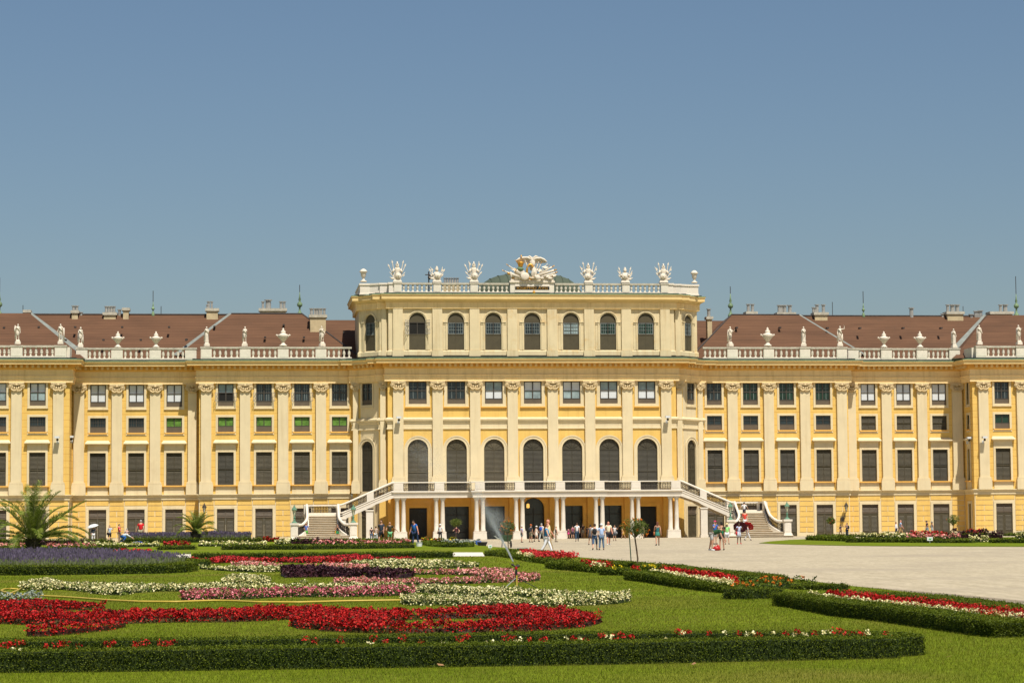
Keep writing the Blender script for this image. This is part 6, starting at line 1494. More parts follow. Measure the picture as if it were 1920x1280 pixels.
# --- right hand border that runs back along the gravel
HR = [([(908, 1042.5, 1033), (930, 1043, 1034), (950, 1046, 1037), (985, 1052, 1042), (1023, 1058, 1048)], .5, 'box hedge at the far end of the right border near the gravel'),
 ([(1023, 1066, 1053), (1060, 1070, 1055), (1121, 1075, 1062)], .5, 'second box hedge of the right border, left of the thin tree'),
 ([(1122, 1079, 1065), (1168, 1080, 1066)], .8, 'square box block left of the thin tree trunk'),
 ([(1170, 1088, 1071), (1210, 1093, 1074), (1270, 1103, 1084), (1330, 1111, 1094), (1356, 1113, 1099)], .55, 'third box hedge of the right border, below the thin tree'),
 ([(1357, 1125, 1102), (1400, 1125, 1103), (1440, 1124, 1103), (1470, 1122, 1103)], .6, 'box block below the orange marigolds'),
 ([(1448, 1137, 1112), (1480, 1141, 1114), (1560, 1157, 1127), (1640, 1166, 1135), (1700, 1175, 1143), (1760, 1184, 1151), (1810, 1192, 1158), (1862, 1198, 1166)], .5, 'nearest box hedge of the right border reaching the photo edge'),
 ([(1862, 1198, 1166), (1920, 1197, 1166), (1990, 1196, 1166)], .5, 'box hedge return at the right edge of the photo'),
 ([(930, 1037, 1031), (975, 1038, 1032), (1030, 1043.5, 1036)], .45, 'back hedge of the right border beside the walking couple'),
 ([(1100, 1060, 1050), (1160, 1064, 1054), (1210, 1069, 1059), (1262, 1074, 1061)], .5, 'back hedge of the right border behind the thin tree'),
 ([(1262, 1076, 1063), (1330, 1083, 1070), (1440, 1095, 1080)], .5, 'back hedge of the right border behind the red and white rows'),
 ([(1480, 1106, 1098), (1563, 1108, 1096)], .5, 'low back hedge right of the marigolds'),
 ([(1545, 1120, 1109), (1640, 1126, 1112), (1740, 1136, 1119), (1830, 1148, 1130), (1960, 1166, 1148)], .5, 'back hedge of the nearest right border')]
for i, (sp, w_, lb) in enumerate(HR): hedge(sp, w_, lb, 60+i)
def line(pts, n, jit=1.2):
    o_ = []; tot = sum(math.dist(a, b) for a, b in zip(pts, pts[1:]))
    for a, b in zip(pts, pts[1:]):
        k = max(1, int(n*math.dist(a, b)/tot))
        for i in range(k): t = (i+random.random())/k; o_.append((a[0]+(b[0]-a[0])*t, a[1]+(b[1]-a[1])*t+random.uniform(-jit, jit)))
    return o_
clumps(line([(1553, 1115), (1620, 1122), (1700, 1131), (1770, 1139), (1830, 1147), (1960, 1160)], 120, 2.2), 'dark red row in the nearest right border', 'red', .32, .085, gr_, n=40)
clumps(line([(1515, 1114), (1560, 1122), (1640, 1130), (1720, 1139), (1800, 1148), (1860, 1155), (1960, 1163)], 90, 1.4), 'white row in front of the dark red one, nearest right border', 'white', .29, .05, gr_, n=26)
clumps(line([(1245, 1070), (1290, 1076), (1340, 1083), (1382, 1089)], 60, 1.8), 'dark red row beyond the thin tree', 'red', .34, .11, gr_, n=34)
clumps(line([(1220, 1071), (1280, 1081), (1330, 1088), (1375, 1094)], 55, .8), 'white row beyond the thin tree', 'white', .30, .07, gr_, n=24)
clumps(line([(978, 1035), (1020, 1041), (1080, 1043)], 45, 1.5), 'bright red row beside the walking couple', 'redbright', .38, .17, gr_, n=34)
clumps(line([(972, 1037), (1002, 1043)], 12, .6), 'short white row beside the walking couple', 'white', .33, .10, gr_, n=20)
clumps(line([(1090, 1055), (1120, 1058), (1146, 1060)], 18, .8), 'small red row left of the thin tree', 'red', .33, .12, gr_, n=20)
clumps(line([(1112, 1059), (1132, 1062)], 7, .5), 'small white group left of the thin tree', 'white', .31, .08, gr_, n=16)
clumps([(1152, 1064), (1163, 1063.5), (1167, 1064), (1208, 1063), (1220, 1063), (1223, 1062.5), (1229, 1063)], 'few yellow flowers around the thin tree', 'yellowp', .31, .06, gr_, n=14)
clumps([(1186, 1067), (1190, 1066), (1194, 1068), (1198, 1069)], 'tiny red group at the foot of the thin tree', 'red', .3, .07, gr_, n=20)
clumps([(1372, 1098), (1382, 1094), (1393, 1094), (1400, 1098), (1408, 1091), (1412, 1100), (1421, 1091), (1428, 1086), (1435, 1087), (1437, 1093), (1450, 1095), (1453, 1090), (1456, 1086), (1463, 1100), (1469, 1088), (1478, 1093), (1484, 1096), (1449, 1086), (1463, 1089), (1505, 1088)], 'orange marigolds in the gap of the right border', 'orange', .36, .04, gr_, n=16)
bed([[(1370, 1090, 1106), (1420, 1088, 1106), (1470, 1090, 1105), (1530, 1095, 1104)]], .24, 'foliage', 'loose green plants under the orange marigolds', 'foliage', .3, cat='plants', name='green_plants', group='small plant patches', seed=70)
# --- right hand parterre by the palace
HP = [([(1511, 1012.5, 1006), (1586, 1015, 1007)], .8, 'hedge at the left tip of the far right parterre'),
 ([(1586, 1017, 1009.5), (1670, 1017, 1010), (1751, 1017.5, 1010)], .8, 'long front hedge of the far right parterre left of the small sign'),
 ([(1753, 1018, 1012), (1817, 1018, 1012)], .8, 'short front hedge of the far right parterre right of the small sign'),
 ([(1853, 1018, 1011), (1990, 1018.5, 1011.5)], .8, 'front hedge of the far right parterre at the photo edge'),
 ([(1530, 1006.5, 1003.5), (1620, 1006, 1002.5), (1755, 1006, 1002.5), (1780, 1006, 1002.5)], .8, 'back hedge of the far right parterre'),
 ([(1803, 1005, 1000.5), (1850, 1005, 1000.5)], 1.0, 'hedge block with red flowers on it at far right'),
 ([(1880, 1004.5, 1001), (1905, 1004.5, 1001)], 1.0, 'small hedge block at far right between the doors'),
 ([(1905, 1008, 998.5), (1990, 1008, 998)], 1.0, 'taller hedge at the right edge before the palace')]
for i, (sp, w_, lb) in enumerate(HP): hedge(sp, w_, lb, 80+i)
bed([[(1613, 1006.5, 1009.5), (1660, 1005.5, 1009.5), (1705, 1005.5, 1009)]], .45, 'white', 'distant white strip in the far right parterre', ratio=.8, group=small, seed=90)
bed([[(1708, 1005, 1008), (1740, 1003.5, 1008.5), (1778, 1003.5, 1008)]], .5, 'redbright', 'distant bright red strip in the far right parterre', ratio=.85, group=small, seed=91)
bed([[(1700, 1009, 1011.5), (1760, 1007.5, 1011), (1800, 1007.5, 1010)]], .4, 'pink', 'distant pink strip in the far right parterre', ratio=.85, group=small, seed=92)
bed([[(1775, 1006, 1009), (1820, 1004, 1009), (1880, 1004, 1009)]], .55, 'purplefol', 'distant dark purple strip in the far right parterre', 'purplefol', .4, group=small, seed=93)
bed([[(1817, 1010.5, 1017), (1853, 1010.5, 1016.5)]], .4, 'white', 'distant white patch between the far right hedges', ratio=.8, group=small, seed=94)
bed([[(1905, 1006, 1010), (1960, 1005.5, 1010)]], .45, 'white', 'distant white patch at the right edge of the photo', ratio=.8, group=small, seed=95)
bed([[(1812, 998.5, 1002), (1830, 997.5, 1002), (1845, 998.5, 1002)]], .55, 'redbright', 'distant red flowers on the hedge block at far right', ratio=.85, group=small, seed=96)

# ------------------------------------------------------------------ grass blades on the near lawn
M['blade'] = leafmat('grass_blades', [(.075, .105, .003), (.12, .155, .005), (.165, .195, .008), (.24, .22, .035)], .6, .3, .65, (.21, .18, .035), .22)
def inpoly(X, Y, poly):
    ins = np.zeros(len(X), bool); n = len(poly)
    for i in range(n):
        x1, y1 = poly[i]; x2, y2 = poly[(i+1) % n]
        if y1 == y2: continue
        c = ((y1 > Y) != (y2 > Y)) & (X < (x2-x1)*(Y-y1)/(y2-y1)+x1); ins ^= c
    return ins
Vs, Qs, o = [], [], 0
for d0, d1, n, wd, hgt in ((22, 28, 90000, .0045, .034), (28, 36, 110000, .006, .034), (36, 50, 120000, .009, .034), (50, 75, 110000, .014, .036), (75, 110, 60000, .024, .04)):
    a = rng.uniform(-.225, .225, n)+YAW; d = np.sqrt(rng.uniform(d0*d0, d1*d1, n)); X = CAM[0]+np.sin(a)*d; Y = CAM[1]+np.cos(a)*d
    ok = inpoly(X, Y, lawnL); X, Y = X[ok], Y[ok]; n = len(X); th = rng.uniform(0, PI, n); cx, cy = np.cos(th)*wd/2, np.sin(th)*wd/2; h = hgt*rng.uniform(.5, 1.25, n); lx2 = rng.normal(0, .013, n); ly2 = rng.normal(0, .013, n)
    V = np.stack([np.column_stack([X-cx, Y-cy, np.full(n, .018)]), np.column_stack([X+cx, Y+cy, np.full(n, .018)]), np.column_stack([X+lx2, Y+ly2, .018+h])], 1).reshape(-1, 3)
    Vs.append(V); Qs.append(np.arange(len(V)).reshape(-1, 3)+o); o += len(V)
tag(put(fastmesh('grass', np.vstack(Vs), np.vstack(Qs), ['blade']), 'grass'), 'short mown grass blades of the near lawn', 'grass', kind='stuff')
# fallen dry leaves
M['dryleaf'] = mat('dry_leaf', (.30, .16, .07), .8, .2, 20)
for i, (px, py, lb) in enumerate([(1780, 1240, 'dry leaf on the grass right of the nearest hedge end'), (1301, 1254, 'dry leaf on the grass strip below the nearest hedge'), (826, 1256, 'dry leaf at the lower edge of the nearest hedge, left of the middle')]):
    x, y = G(px, py); mb = MB(); mb.add([(-.055, 0, .0), (-.01, -.03, .012), (.055, 0, .02), (.0, .03, .0)], [(0, 1, 2), (0, 2, 3)]); o = build(mb, 'fallen_leaf', ['dryleaf'], None, (x, y, .055), .3+i); tag(o, lb, 'leaf', 'dry leaves on the near grass')

# ------------------------------------------------------------------ palms
M['palm'] = leafmat('palm_leaflets', [(.07, .11, .012), (.14, .185, .022), (.23, .28, .04), (.34, .35, .08)], .5, .35)
M['rachis'] = mat('palm_stalk', (.16, .17, .05), .7, .2, 3)
M['bark'] = mat('palm_bark', (.06, .045, .028), .9, .3, 8)
M['trunkbark'] = mat('tree_bark', (.13, .085, .05), .9, .3, 8)
def palm(x, y, label, trunk_h, trunk_r, nf, Lf, leaf, seed, special=()):
    rs = random.Random(seed); root = empty('palm_tree', (x, y, 0)); tag(root, label, 'palm tree', 'palms planted in the lavender beds')
    mb = MB(); mb.lathe(0, 0, [(trunk_r, -.05), (trunk_r*1.1, trunk_h*.3), (trunk_r*.95, trunk_h*.8), (trunk_r*1.1, trunk_h), (trunk_r*.3, trunk_h+.1)], 12)
    for i in range(70): a = rs.uniform(0, 2*PI); z = rs.uniform(0, trunk_h); mb.tube([(trunk_r*math.cos(a), trunk_r*math.sin(a), z), (trunk_r*1.5*math.cos(a), trunk_r*1.5*math.sin(a), z+.14)], [.05, .012], 4)
    build(mb, 'trunk', ['bark'], root)
    frs = []
    for i in range(nf): t = i/nf; frs.append((i*2.39996, 84-72*t+rs.uniform(-5, 5), Lf*rs.uniform(.85, 1.08), rs.uniform(.5, .8)+.5*t))
    frs += list(special)
    for az, el, L, droop in frs:
        e = R(el); pos = Vector((.06*math.cos(az), .06*math.sin(az), trunk_h)); pts = [pos.copy()]; n = 14; ang = e; droop = droop*1.25
        for k in range(n): ang -= droop*(k/n)*1.6/n*1.3; pos = pos+Vector((math.cos(az)*math.cos(ang), math.sin(az)*math.cos(ang), math.sin(ang)))*(L/n); pts.append(pos.copy())
        mb = MB(); mb.tube(pts, [.03*(1-.85*k/n)+.004 for k in range(n+1)], 5, 0)
        side = Vector((-math.sin(az), math.cos(az), 0)); m = int(L*24)
        for j in range(m):
            t = .12+.88*j/m; f_ = t*n; k = min(n-1, int(f_)); p = pts[k].lerp(pts[k+1], f_-k); d = (pts[k+1]-pts[k]).normalized(); up = side.cross(d).normalized(); up = up if up.z > 0 else -up
            ll = leaf*(math.sin(PI*min(1, t*.82+.12))**.6)*rs.uniform(.85, 1.1)
            for s in (-1, 1):
                q = (side*s*.78+d*.62+up*.32+Vector((rs.uniform(-.2, .2), rs.uniform(-.2, .2), rs.uniform(-.22, .2)))).normalized(); wv = d.cross(q).normalized().cross(q)*.0135+up*.004
                mid = p+q*ll*.55; tip = p+q*ll-Vector((0, 0, ll*.14)); mb.add([p-wv*.6, p+wv*.6, mid+wv, mid-wv, tip], [(0, 1, 2, 3), (3, 2, 4)], 1)
        build(mb, 'frond', ['rachis', 'palm'], root)
    return root
px_, py_ = G(62, 1036)
palm(px_, py_, 'large spreading palm with long arching fronds at far left', .75, .34, 30, 3.3, .50, 3, [(PI*.93, 52, 3.9, .30), (PI*.60, 66, 3.7, .2), (.02, 42, 3.7, .2), (.2, 18, 3.6, 1.0), (-.1, 12, 3.4, 1.1), (PI*.38, 80, 3.5, .1), (-PI*.45, 76, 3.3, .1), (PI, 12, 3.6, .9)])
X_, _ = F(367, 1000, -16); palm(X_, -16, 'small palm with a thick short trunk in the distant lavender bed', .95, .32, 26, 2.1, .42, 5)

# ------------------------------------------------------------------ small standard trees
M['treeleaf'] = leafmat('tree_leaves', [(.05, .085, .014), (.10, .14, .022), (.16, .20, .035), (.23, .25, .06)], .5, .25)
def small_tree(px, pbase, ctop, cbot, cx0, cx1, label, flower=None, nfl=0, seed=0, Y=None, dens=1.0, bend=.12, name='standard_tree'):
    if Y is None: x, y = G(px, pbase)
    else: x, y = F(px, pbase, Y)[0], Y
    d = dist_of(x, y); z1 = F((cx0+cx1)/2, ctop, y)[1]; z0 = F((cx0+cx1)/2, cbot, y)[1]; xc = F((cx0+cx1)/2, cbot, y)[0]-x; r = (F(cx1, cbot, y)[0]-F(cx0, cbot, y)[0])/2; rs = random.Random(seed)
    root = empty(name, (x, y, 0)); tag(root, label, 'tree', 'small round headed trees')
    zc = (z0+z1)/2; rz_ = (z1-z0)/2; fork = z0+rz_*.15; mb = MB(); mb.tube([(0, 0, -.05), (bend*.3, 0, fork*.35), (bend*.1+xc*.5, 0, fork*.75), (xc, 0, fork)], [.034, .028, .026, .024], 7)
    tips = []
    for i in range(26):
        a = rs.uniform(0, 2*PI); e = rs.uniform(-.25, 1.3); q = Vector((xc+math.cos(a)*math.cos(e)*r*.8, math.sin(a)*math.cos(e)*r*.8, zc+math.sin(e)*rz_*.8)); s0 = Vector((xc, 0, fork)); m = s0.lerp(q, .5)+Vector((rs.uniform(-.05, .05), rs.uniform(-.05, .05), .05)); mb.tube([s0, m, q], [.014, .009, .004], 4); tips.append(q); tips.append(m)
    build(mb, 'trunk', ['trunkbark'], root)
    n = int(2600*dens); k = rng.integers(0, len(tips), n); C_ = np.array([tuple(t) for t in tips])[k]; P = C_+rng.normal(0, r*.17, (n, 3)); q = (P-np.array([xc, 0, zc]))/np.array([r, r, rz_]); P = P[np.linalg.norm(q, axis=1) < 1.08]
    V, Q = leaf_quads(P, np.full(len(P), max(.05, .00045*d)), .2, .4); put(fastmesh('crown', V, Q, ['treeleaf']), 'crown', root)
    if flower:
        P = []
        for i in range(nfl): a = rs.uniform(0, 2*PI); e = rs.uniform(-.6, 1.4); c = np.array([xc+math.cos(a)*math.cos(e)*r, math.sin(a)*math.cos(e)*r, zc+math.sin(e)*rz_]); P.append(c+rng.normal(0, .025, (14, 3)))
        P = np.vstack(P); V, Q = leaf_quads(P, np.full(len(P), .045), .2, .9); put(fastmesh('blossoms', V, Q, [flower]), 'blossoms', root)
    return root
small_tree(1194, 1067, 971, 1011, 1163, 1218, 'thin trunked round tree with sparse orange blossoms on the right border', 'orange', 12, 1, dens=1.15)
small_tree(953, 1032, 974, 1004, 937, 966, 'dense round tree full of orange blossoms beside the wheelbarrow', 'orange', 34, 2, dens=1.3, bend=0)
small_tree(855, 1019, 972, 989, 843, 867, 'pale green round tree before the second arcade opening', None, 0, 3, Y=-30, bend=0)
small_tree(1558, 1006, 969, 985, 1550, 1566, 'small dark round tree before a brown door at right', 'redbright', 8, 4, Y=-22, bend=0)
small_tree(1788, 1010, 965, 987, 1775, 1800, 'loose open tree standing in the far right parterre', 'orange', 5, 5, Y=-46, dens=.45, bend=.03)
sx_, sy_ = G(1184, 1063); mb = MB(); mb.tube([(0, 0, 0), (-.06, 0, F(1182, 1002, sy_)[1])], .018, 6); M['greenpaint'] = mat('green_paint', (.02, .07, .04), .5, .1, 5)
st_ = build(mb, 'plant_stake', ['greenpaint'], None, (sx_, sy_, 0)); tag(st_, 'thin dark green stake beside the thin tree trunk', 'stake')

# ------------------------------------------------------------------ sprinkler, hose, tools
M['hose'] = mat('yellow_hose', (.52, .37, .06), .5, .08, 5); M['black'] = mat('black_plastic', (.02, .02, .02), .4, .2, 6); M['tubgreen'] = mat('green_tub', (.035, .075, .03), .5, .15, 6); M['blue'] = mat('blue_plastic', (.03, .12, .55), .4, .1, 6)
M['redp'] = mat('red_paint', (.45, .02, .02), .4, .1, 6); M['whitep'] = mat('white_paint', (.78, .78, .74), .5, .05, 6); M['steel'] = mat('grey_steel', (.45, .45, .42), .4, .1, 6, metal=.4); M['signgreen'] = mat('sign_green', (.03, .40, .14), .5, .1, 6)
bx, by = G(968, 1103); sp_ = empty('lawn_sprinkler', (bx, by, 0)); tag(sp_, 'tripod lawn sprinkler with dark riser and brass head throwing a jet', 'sprinkler')
def sz(px, py): q = F(px, py, by); return Vector((q[0]-bx, 0, q[1]))
top = sz(968, 1062); mb = MB(); mb.tube([(0, 0, .28), tuple(sz(968, 1088)), tuple(top)], [.022, .028, .026], 8); build(mb, 'riser', ['black'], sp_)
mb = MB(); mb.tube([(0.01, -.02, .0), (.01, -.02, .32)], .022, 8); build(mb, 'hose_inlet', ['hose'], sp_)
mb = MB(); mb.lathe(0, 0, [(.03, 0), (.035, .03), (.03, .07)], 8); build(mb, 'collar', ['redp'], sp_, (top.x, 0, top.z-.06))
hub = sz(968, 1082)
for a, b, c in ((sz(944, 1106), -.25, 'steel'), (sz(1004, 1112), -.35, 'black'), (sz(974, 1098), .8, 'black')):
    mb = MB(); mb.tube([tuple(hub), (a.x, b, max(.02, a.z) if b < 0 else .02)], .010, 5); build(mb, 'leg', [c], sp_)
mb = MB(); mb.tube([tuple(sz(959, 1058)), tuple(top)], .022, 7); mb.tube([tuple(top), tuple(sz(974, 1060))], [.03, .035], 7); mb.ball(tuple(sz(961, 1058)), (.04, .03, .03), 7, 5); mb.add([tuple(sz(969, 1057)), tuple(sz(975, 1058.5)), tuple(sz(970, 1061.5)), tuple(sz(968, 1060)+Vector((0, .05, 0)))], [(0, 1, 2), (0, 1, 3), (1, 2, 3), (0, 2, 3)]); build(mb, 'sprinkler_head', ['iron'], sp_)
# jet and spray: many small drops along the throw of the jet
M['water'] = mat('water_drops', (.72, .76, .78), .2, .03, 3); M['water'].node_tree.nodes['Principled BSDF'].inputs['Alpha'].default_value = .16
def spray(pts, n, tag_):
    A = np.array(pts, float); L = np.linalg.norm(A[1:, :3]-A[:-1, :3], axis=1); P = []
    wg = L*(A[1:, 4]+A[:-1, 4])/2; cnt = (n*wg/wg.sum()).astype(int)
    for i, k in enumerate(cnt):
        t = rng.random(k)[:, None]; c = A[i]*(1-t)+A[i+1]*t; P.append(c[:, :3]+rng.normal(0, 1, (k, 3))*c[:, 3:4]*np.array([1, .8, 1]))
    return np.vstack(P)
def wpt(px, py, Y): q = F(px, py, Y); return (q[0], Y, q[1])
path = [(962, 1052, 0, .006, 9), (955, 1037, .8, .009, 3.6), (946, 1020, 1.6, .014, 2.6), (930, 992, 2.6, .035, 2.2), (918, 968, 3.4, .07, 3.2), (905, 945, 4.2, .08, 3.0), (893, 922, 5, .085, 2.4), (888, 908, 5.6, .08, 1.2), (868, 892, 6.2, .10, .35), (835, 882, 6.8, .10, .8), (800, 865, 7.6, .12, 1.5), (775, 845, 8.4, .12, 1.0), (750, 824, 9, .12, .4)]
Pd = spray([(*wpt(a, b, by+c), s, w_) for a, b, c, s, w_ in path], 26000, '')
mist = spray([(*wpt(925, 960, by+4), .10, 1), (*wpt(935, 985, by+4), .16, 1.0), (*wpt(932, 1000, by+4), .2, .8)], 9000, '')
m2 = spray([(*wpt(800, 820, by+8), .2, 1), (*wpt(820, 890, by+7), .28, .8), (*wpt(790, 940, by+7), .3, .3)], 9000, '')
Pd = np.vstack([Pd, mist, m2]); Pd = Pd[Pd[:, 2] > .05]; n = len(Pd); s = rng.uniform(.0022, .0045, n)[:, None, None]
tet = np.array([(1, 1, 1), (1, -1, -1), (-1, 1, -1), (-1, -1, 1)], float)*.75
V = (Pd[:, None, :]+tet[None]*s).reshape(-1, 3); base = np.arange(n)[:, None, None]*4; Q = (np.array([(0, 1, 2), (0, 3, 1), (0, 2, 3), (1, 3, 2)])[None]+base).reshape(-1, 3)
tag(put(fastmesh('water_spray', V, Q, ['water']), 'water_spray'), 'fine jet of water drops thrown up by the lawn sprinkler', 'water spray', kind='stuff')
hp = [(33, 1107), (20, 1106), (8, 1107), (2, 1109.5), (6, 1112), (20, 1115), (32, 1118), (50, 1118.5), (120, 1122), (200, 1128), (260, 1131), (330, 1131.5), (400, 1129), (430, 1129.5), (480, 1132), (560, 1132.5), (650, 1130), (720, 1129), (752, 1128.5)]
mb = MB(); mb.tube([(*G(*p), .045) for p in interp_pts(hp, 12)], .021, 7)
ho = build(mb, 'garden_hose', ['hose'], smooth=True); tag(ho, 'yellow garden hose lying in a long curve on the lawn', 'hose')
mb = MB(); mb.tube([(*G(*p), .085) for p in ((40, 1108.5), (34, 1112), (28, 1115), (20, 1118), (12, 1123))], .02, 7); h2 = build(mb, 'garden_hose', ['hose'], smooth=True); tag(h2, 'short crossing piece of yellow hose over the loop at left', 'hose')
# wheelbarrow
wx, wy = G(949, 1026); wb = empty('wheelbarrow', (wx, wy, 0)); tag(wb, 'green wheelbarrow parked on the gravel under the orange blossomed tree', 'wheelbarrow')
mb = MB(); f_ = [(-.24, -.3, .38), (.24, -.3, .38), (.24, .3, .38), (-.24, .3, .38), (-.36, -.42, .78), (.36, -.42, .78), (.36, .42, .78), (-.36, .42, .78)]; mb.add(f_, [(0, 1, 2, 3), (0, 1, 5, 4), (1, 2, 6, 5), (2, 3, 7, 6), (3, 0, 4, 7)]); build(mb, 'tub', ['tubgreen'], wb)
mb = MB(); mb.tube([(.30+0.0*math.cos(a), .0+.19*math.cos(a), .19+.19*math.sin(a)) for a in np.linspace(0, 2*PI, 15)], .045, 6, cap=False); build(mb, 'wheel', ['black'], wb)
for s in (-1, 1): mb = MB(); mb.tube([(.30, s*.08, .2), (.1, s*.2, .36), (-.5, s*.3, .55), (-.72, s*.3, .72)], .022, 6); mb.tube([(-.2, s*.24, .42), (-.26, s*.24, 0)], .02, 6); build(mb, 'handle', ['steel'], wb)
def pail(px, pb, pt_, w0, w1, m, label, cat='bucket', sq=False):
    x, y = G(px, pb); h = F(px, pt_, y)[1]; mb = MB()
    if sq: mb.taper(0, 0, 0, h, w0, w0*.7, w1, w1*.7)
    else: mb.lathe(0, 0, [(w0, 0), (w1, h*.96), (w1*1.06, h), (w1*.9, h), (w1*.9, h*.9)], 14)
    o = build(mb, cat, [m], None, (x, y, 0)); tag(o, label, cat); 
    mb = MB(); mb.tube([(w1*math.cos(a), 0, h+w1*.15*math.sin(a)) for a in np.linspace(0, PI, 9)], .012, 5); build(mb, 'handle', ['steel'], o); return o
pail(786, 1024.5, 1017, .18, .21, 'whitep', 'white bucket on the grass at the end of the straight hedge')
pail(904, 1023, 1015.5, .24, .34, 'black', 'black crate on the gravel left of the small white sign', 'crate', True)
pail(897, 1021, 1013.5, .14, .20, 'blue', 'blue crate with an orange edge behind the black crate', 'crate', True)
pail(979+.5, 1036, 1027.5, .18, .28, 'tubgreen', 'dark green tub on the gravel behind the walking couple', 'tub', True)
def lawn_sign(px, pb, pt_, w_, label):
    x, y = G(px, pb); h = F(px, pt_, y)[1]; o = empty('lawn_sign', (x, y, 0)); tag(o, label, 'sign', 'small keep off signs on the lawns')
    mb = MB(); mb.tube([(0, 0, 0), (0, 0, h*.6)], .02, 6); build(mb, 'post', ['steel'], o)
    mb = MB(); mb.box(-w_/2, w_/2, -.03, 0, h*.45, h); build(mb, 'sign_panel', ['whitep'], o)
    mb = MB(); c = h*.72; pts = [(-.3, -.10), (-.05, .16), (.12, .05), (.30, .26), (.26, -.2), (.02, -.24)]; mb.poly([(a*w_, -.034, c+b*w_*.8) for a, b in pts]); build(mb, 'pictogram', ['signgreen'], o)
lawn_sign(919, 1031.5, 1020.5, .22, 'small white sign with green mark on the lawn before the arcade')
lawn_sign(1743.5, 1018.5, 1006, .36, 'small white sign with green mark before the far right hedges')
# blue cloth and red bag
x, y = G(258, 1018); y = min(y, -20); x = F(258, 1018, -20)[0]; mb = MB(); mb.ball((0, 0, .06), (.46, .5, .12), 10, 5); o = build(mb, 'cloth', ['blue'], None, (x, -20, 0), smooth=True); tag(o, 'crumpled blue cloth on the grass beside the kneeling gardener', 'cloth')
x, y = G(1343, 1031.5); mb = MB(); mb.ball((0, 0, .1), (.22, .16, .13), 10, 6); mb.ball((.08, 0, .2), (.09, .1, .09), 8, 5); o = build(mb, 'red_bag', ['redp'], None, (x, y-.1, 0), smooth=True); tag(o, 'dark red bag lying on the gravel before the bending person', 'bag')
mb = MB(); mb.tube([(-.12, 0, .18), (-.05, 0, .3), (.08, 0, .3), (.14, 0, .2)], .015, 5); build(mb, 'strap', ['redp'], o)

# ------------------------------------------------------------------ people
WALK = dict(legL=(24, 6, 2), legR=(-18, 14, 2), armL=(-16, 8, 12), armR=(18, 8, 18))
WALK2 = dict(legL=(-18, 14, 2), legR=(24, 6, 2), armL=(18, 8, 18), armR=(-16, 8, 12))
STAND = dict(legL=(2, 2, 4), legR=(-3, 4, 4), armL=(4, 9, 14), armR=(2, 10, 10))
CAMERA = dict(legL=(2, 2, 4), legR=(-3, 4, 4), armL=(45, 12, 100), armR=(45, 12, 100))
navy, black, khaki, jeans, whitec, beige = (.02, .03, .07), (.015, .015, .018), (.30, .26, .16), (.06, .11, .19), (.72, .72, .70), (.50, .42, .30)
P_ = person
P_(175, 1011.5, 986, 'person in dark top and white trousers under a white umbrella before a door', hair='dark', topc=(.04, .05, .06), sleeve=1.6, botc=whitec, rz=15, **{**STAND, 'armR': (50, 8, 75)})
P_(205.5, 1012, 984, 'man in pale blue shirt and black shorts taking a photo beside a woman in red', topc=(.42, .55, .66), bot='shorts', botc=black, rz=20, bag=('left', black, 'dark shoulder bag carried by the man in pale blue taking a photo'), **CAMERA)
P_(223.5, 1012, 982, 'dark haired woman in crimson top left of the kneeling gardener', hair='dark', topc=(.55, .02, .05), sleeve=.7, botc=(.25, .18, .12), rz=70, **{**STAND, 'armL': (40, 20, 40)})
P_(229, 1018, 999, 'gardener in white shirt and blue trousers kneeling bent over the flower bed', Y=-19, topc=(.55, .58, .60), sleeve=1.7, botc=(.02, .12, .42), rz=80, fat=1.1, lean=78, legL=(75, 118, 4), legR=(20, 95, 4), armL=(60, 10, 10), armR=(50, 10, 5), head=-20)
P_(239, 1012, 990, 'grey haired person crouching behind the kneeling gardener', hair='grey', topc=(.45, .30, .26), botc=(.05, .08, .2), rz=200, legL=(70, 100, 6), legR=(60, 95, 6), armL=(40, 10, 40), armR=(40, 10, 40), lean=20)
P_(264, 1010, 969.5, 'tall man in bright red polo shirt and khaki shorts left of the small palm', hair='grey', topc=(.62, .015, .02), bot='shorts', botc=khaki, rz=175, fat=1.12, **{**WALK, 'armR': (5, 22, 12)})
P_(574, 1012.5, 979, 'boy in blue shirt and green shorts at the foot of the left stair', skin='tan', hair='dark', topc=(.10, .16, .40), bot='shorts', botc=(.10, .32, .05), rz=10, **{**STAND, 'armL': (20, 10, 60)})
P_(633, 1013, 982, 'woman in black top with folded arms and a yellow bag beside the left stair', skin='tan', hair='dark', longhair=True, topc=(.03, .02, .02), bot='mini', botc=(.03, .22, .08), rz=-15, bag=('left', (.65, .35, .02), 'yellow shoulder bag of the woman in black by the left stair'), **{**STAND, 'armL': (35, 5, 85), 'armR': (35, 5, 85)})
P_(696.5, 1015, 988, 'woman in dark clothes seen from behind with brown bag under the left stair', hair='dark', topc=(.04, .03, .04), botc=(.05, .08, .14), rz=190, bag=('left', (.30, .12, .05), 'brown shoulder bag of the dark dressed woman under the left stair'), **STAND)
P_(705, 1016.5, 986, 'woman in beige top and white trousers with an orange bag under the left stair', hair='brown', topc=(.55, .42, .34), sleeve=.4, botc=whitec, rz=150, bag=('right', (.70, .30, .03), 'orange shoulder bag of the beige and white dressed woman'), **STAND)
P_(715, 1021, 974.5, 'tall man in navy t-shirt and black shorts walking before the leftmost columns', skin='tan', hair='dark', topc=(.035, .045, .065), bot='shorts', botc=black, rz=-20, fat=1.05, **WALK)
P_(731, 1020.5, 978, 'bald bearded man in dark green t-shirt and green shorts, elbow out', skin='tan', hair='bald', topc=(.03, .035, .02), bot='shorts', botc=(.16, .42, .20), rz=10, fat=1.1, **{**STAND, 'armR': (0, 50, 0), 'armL': (20, 30, 50)})
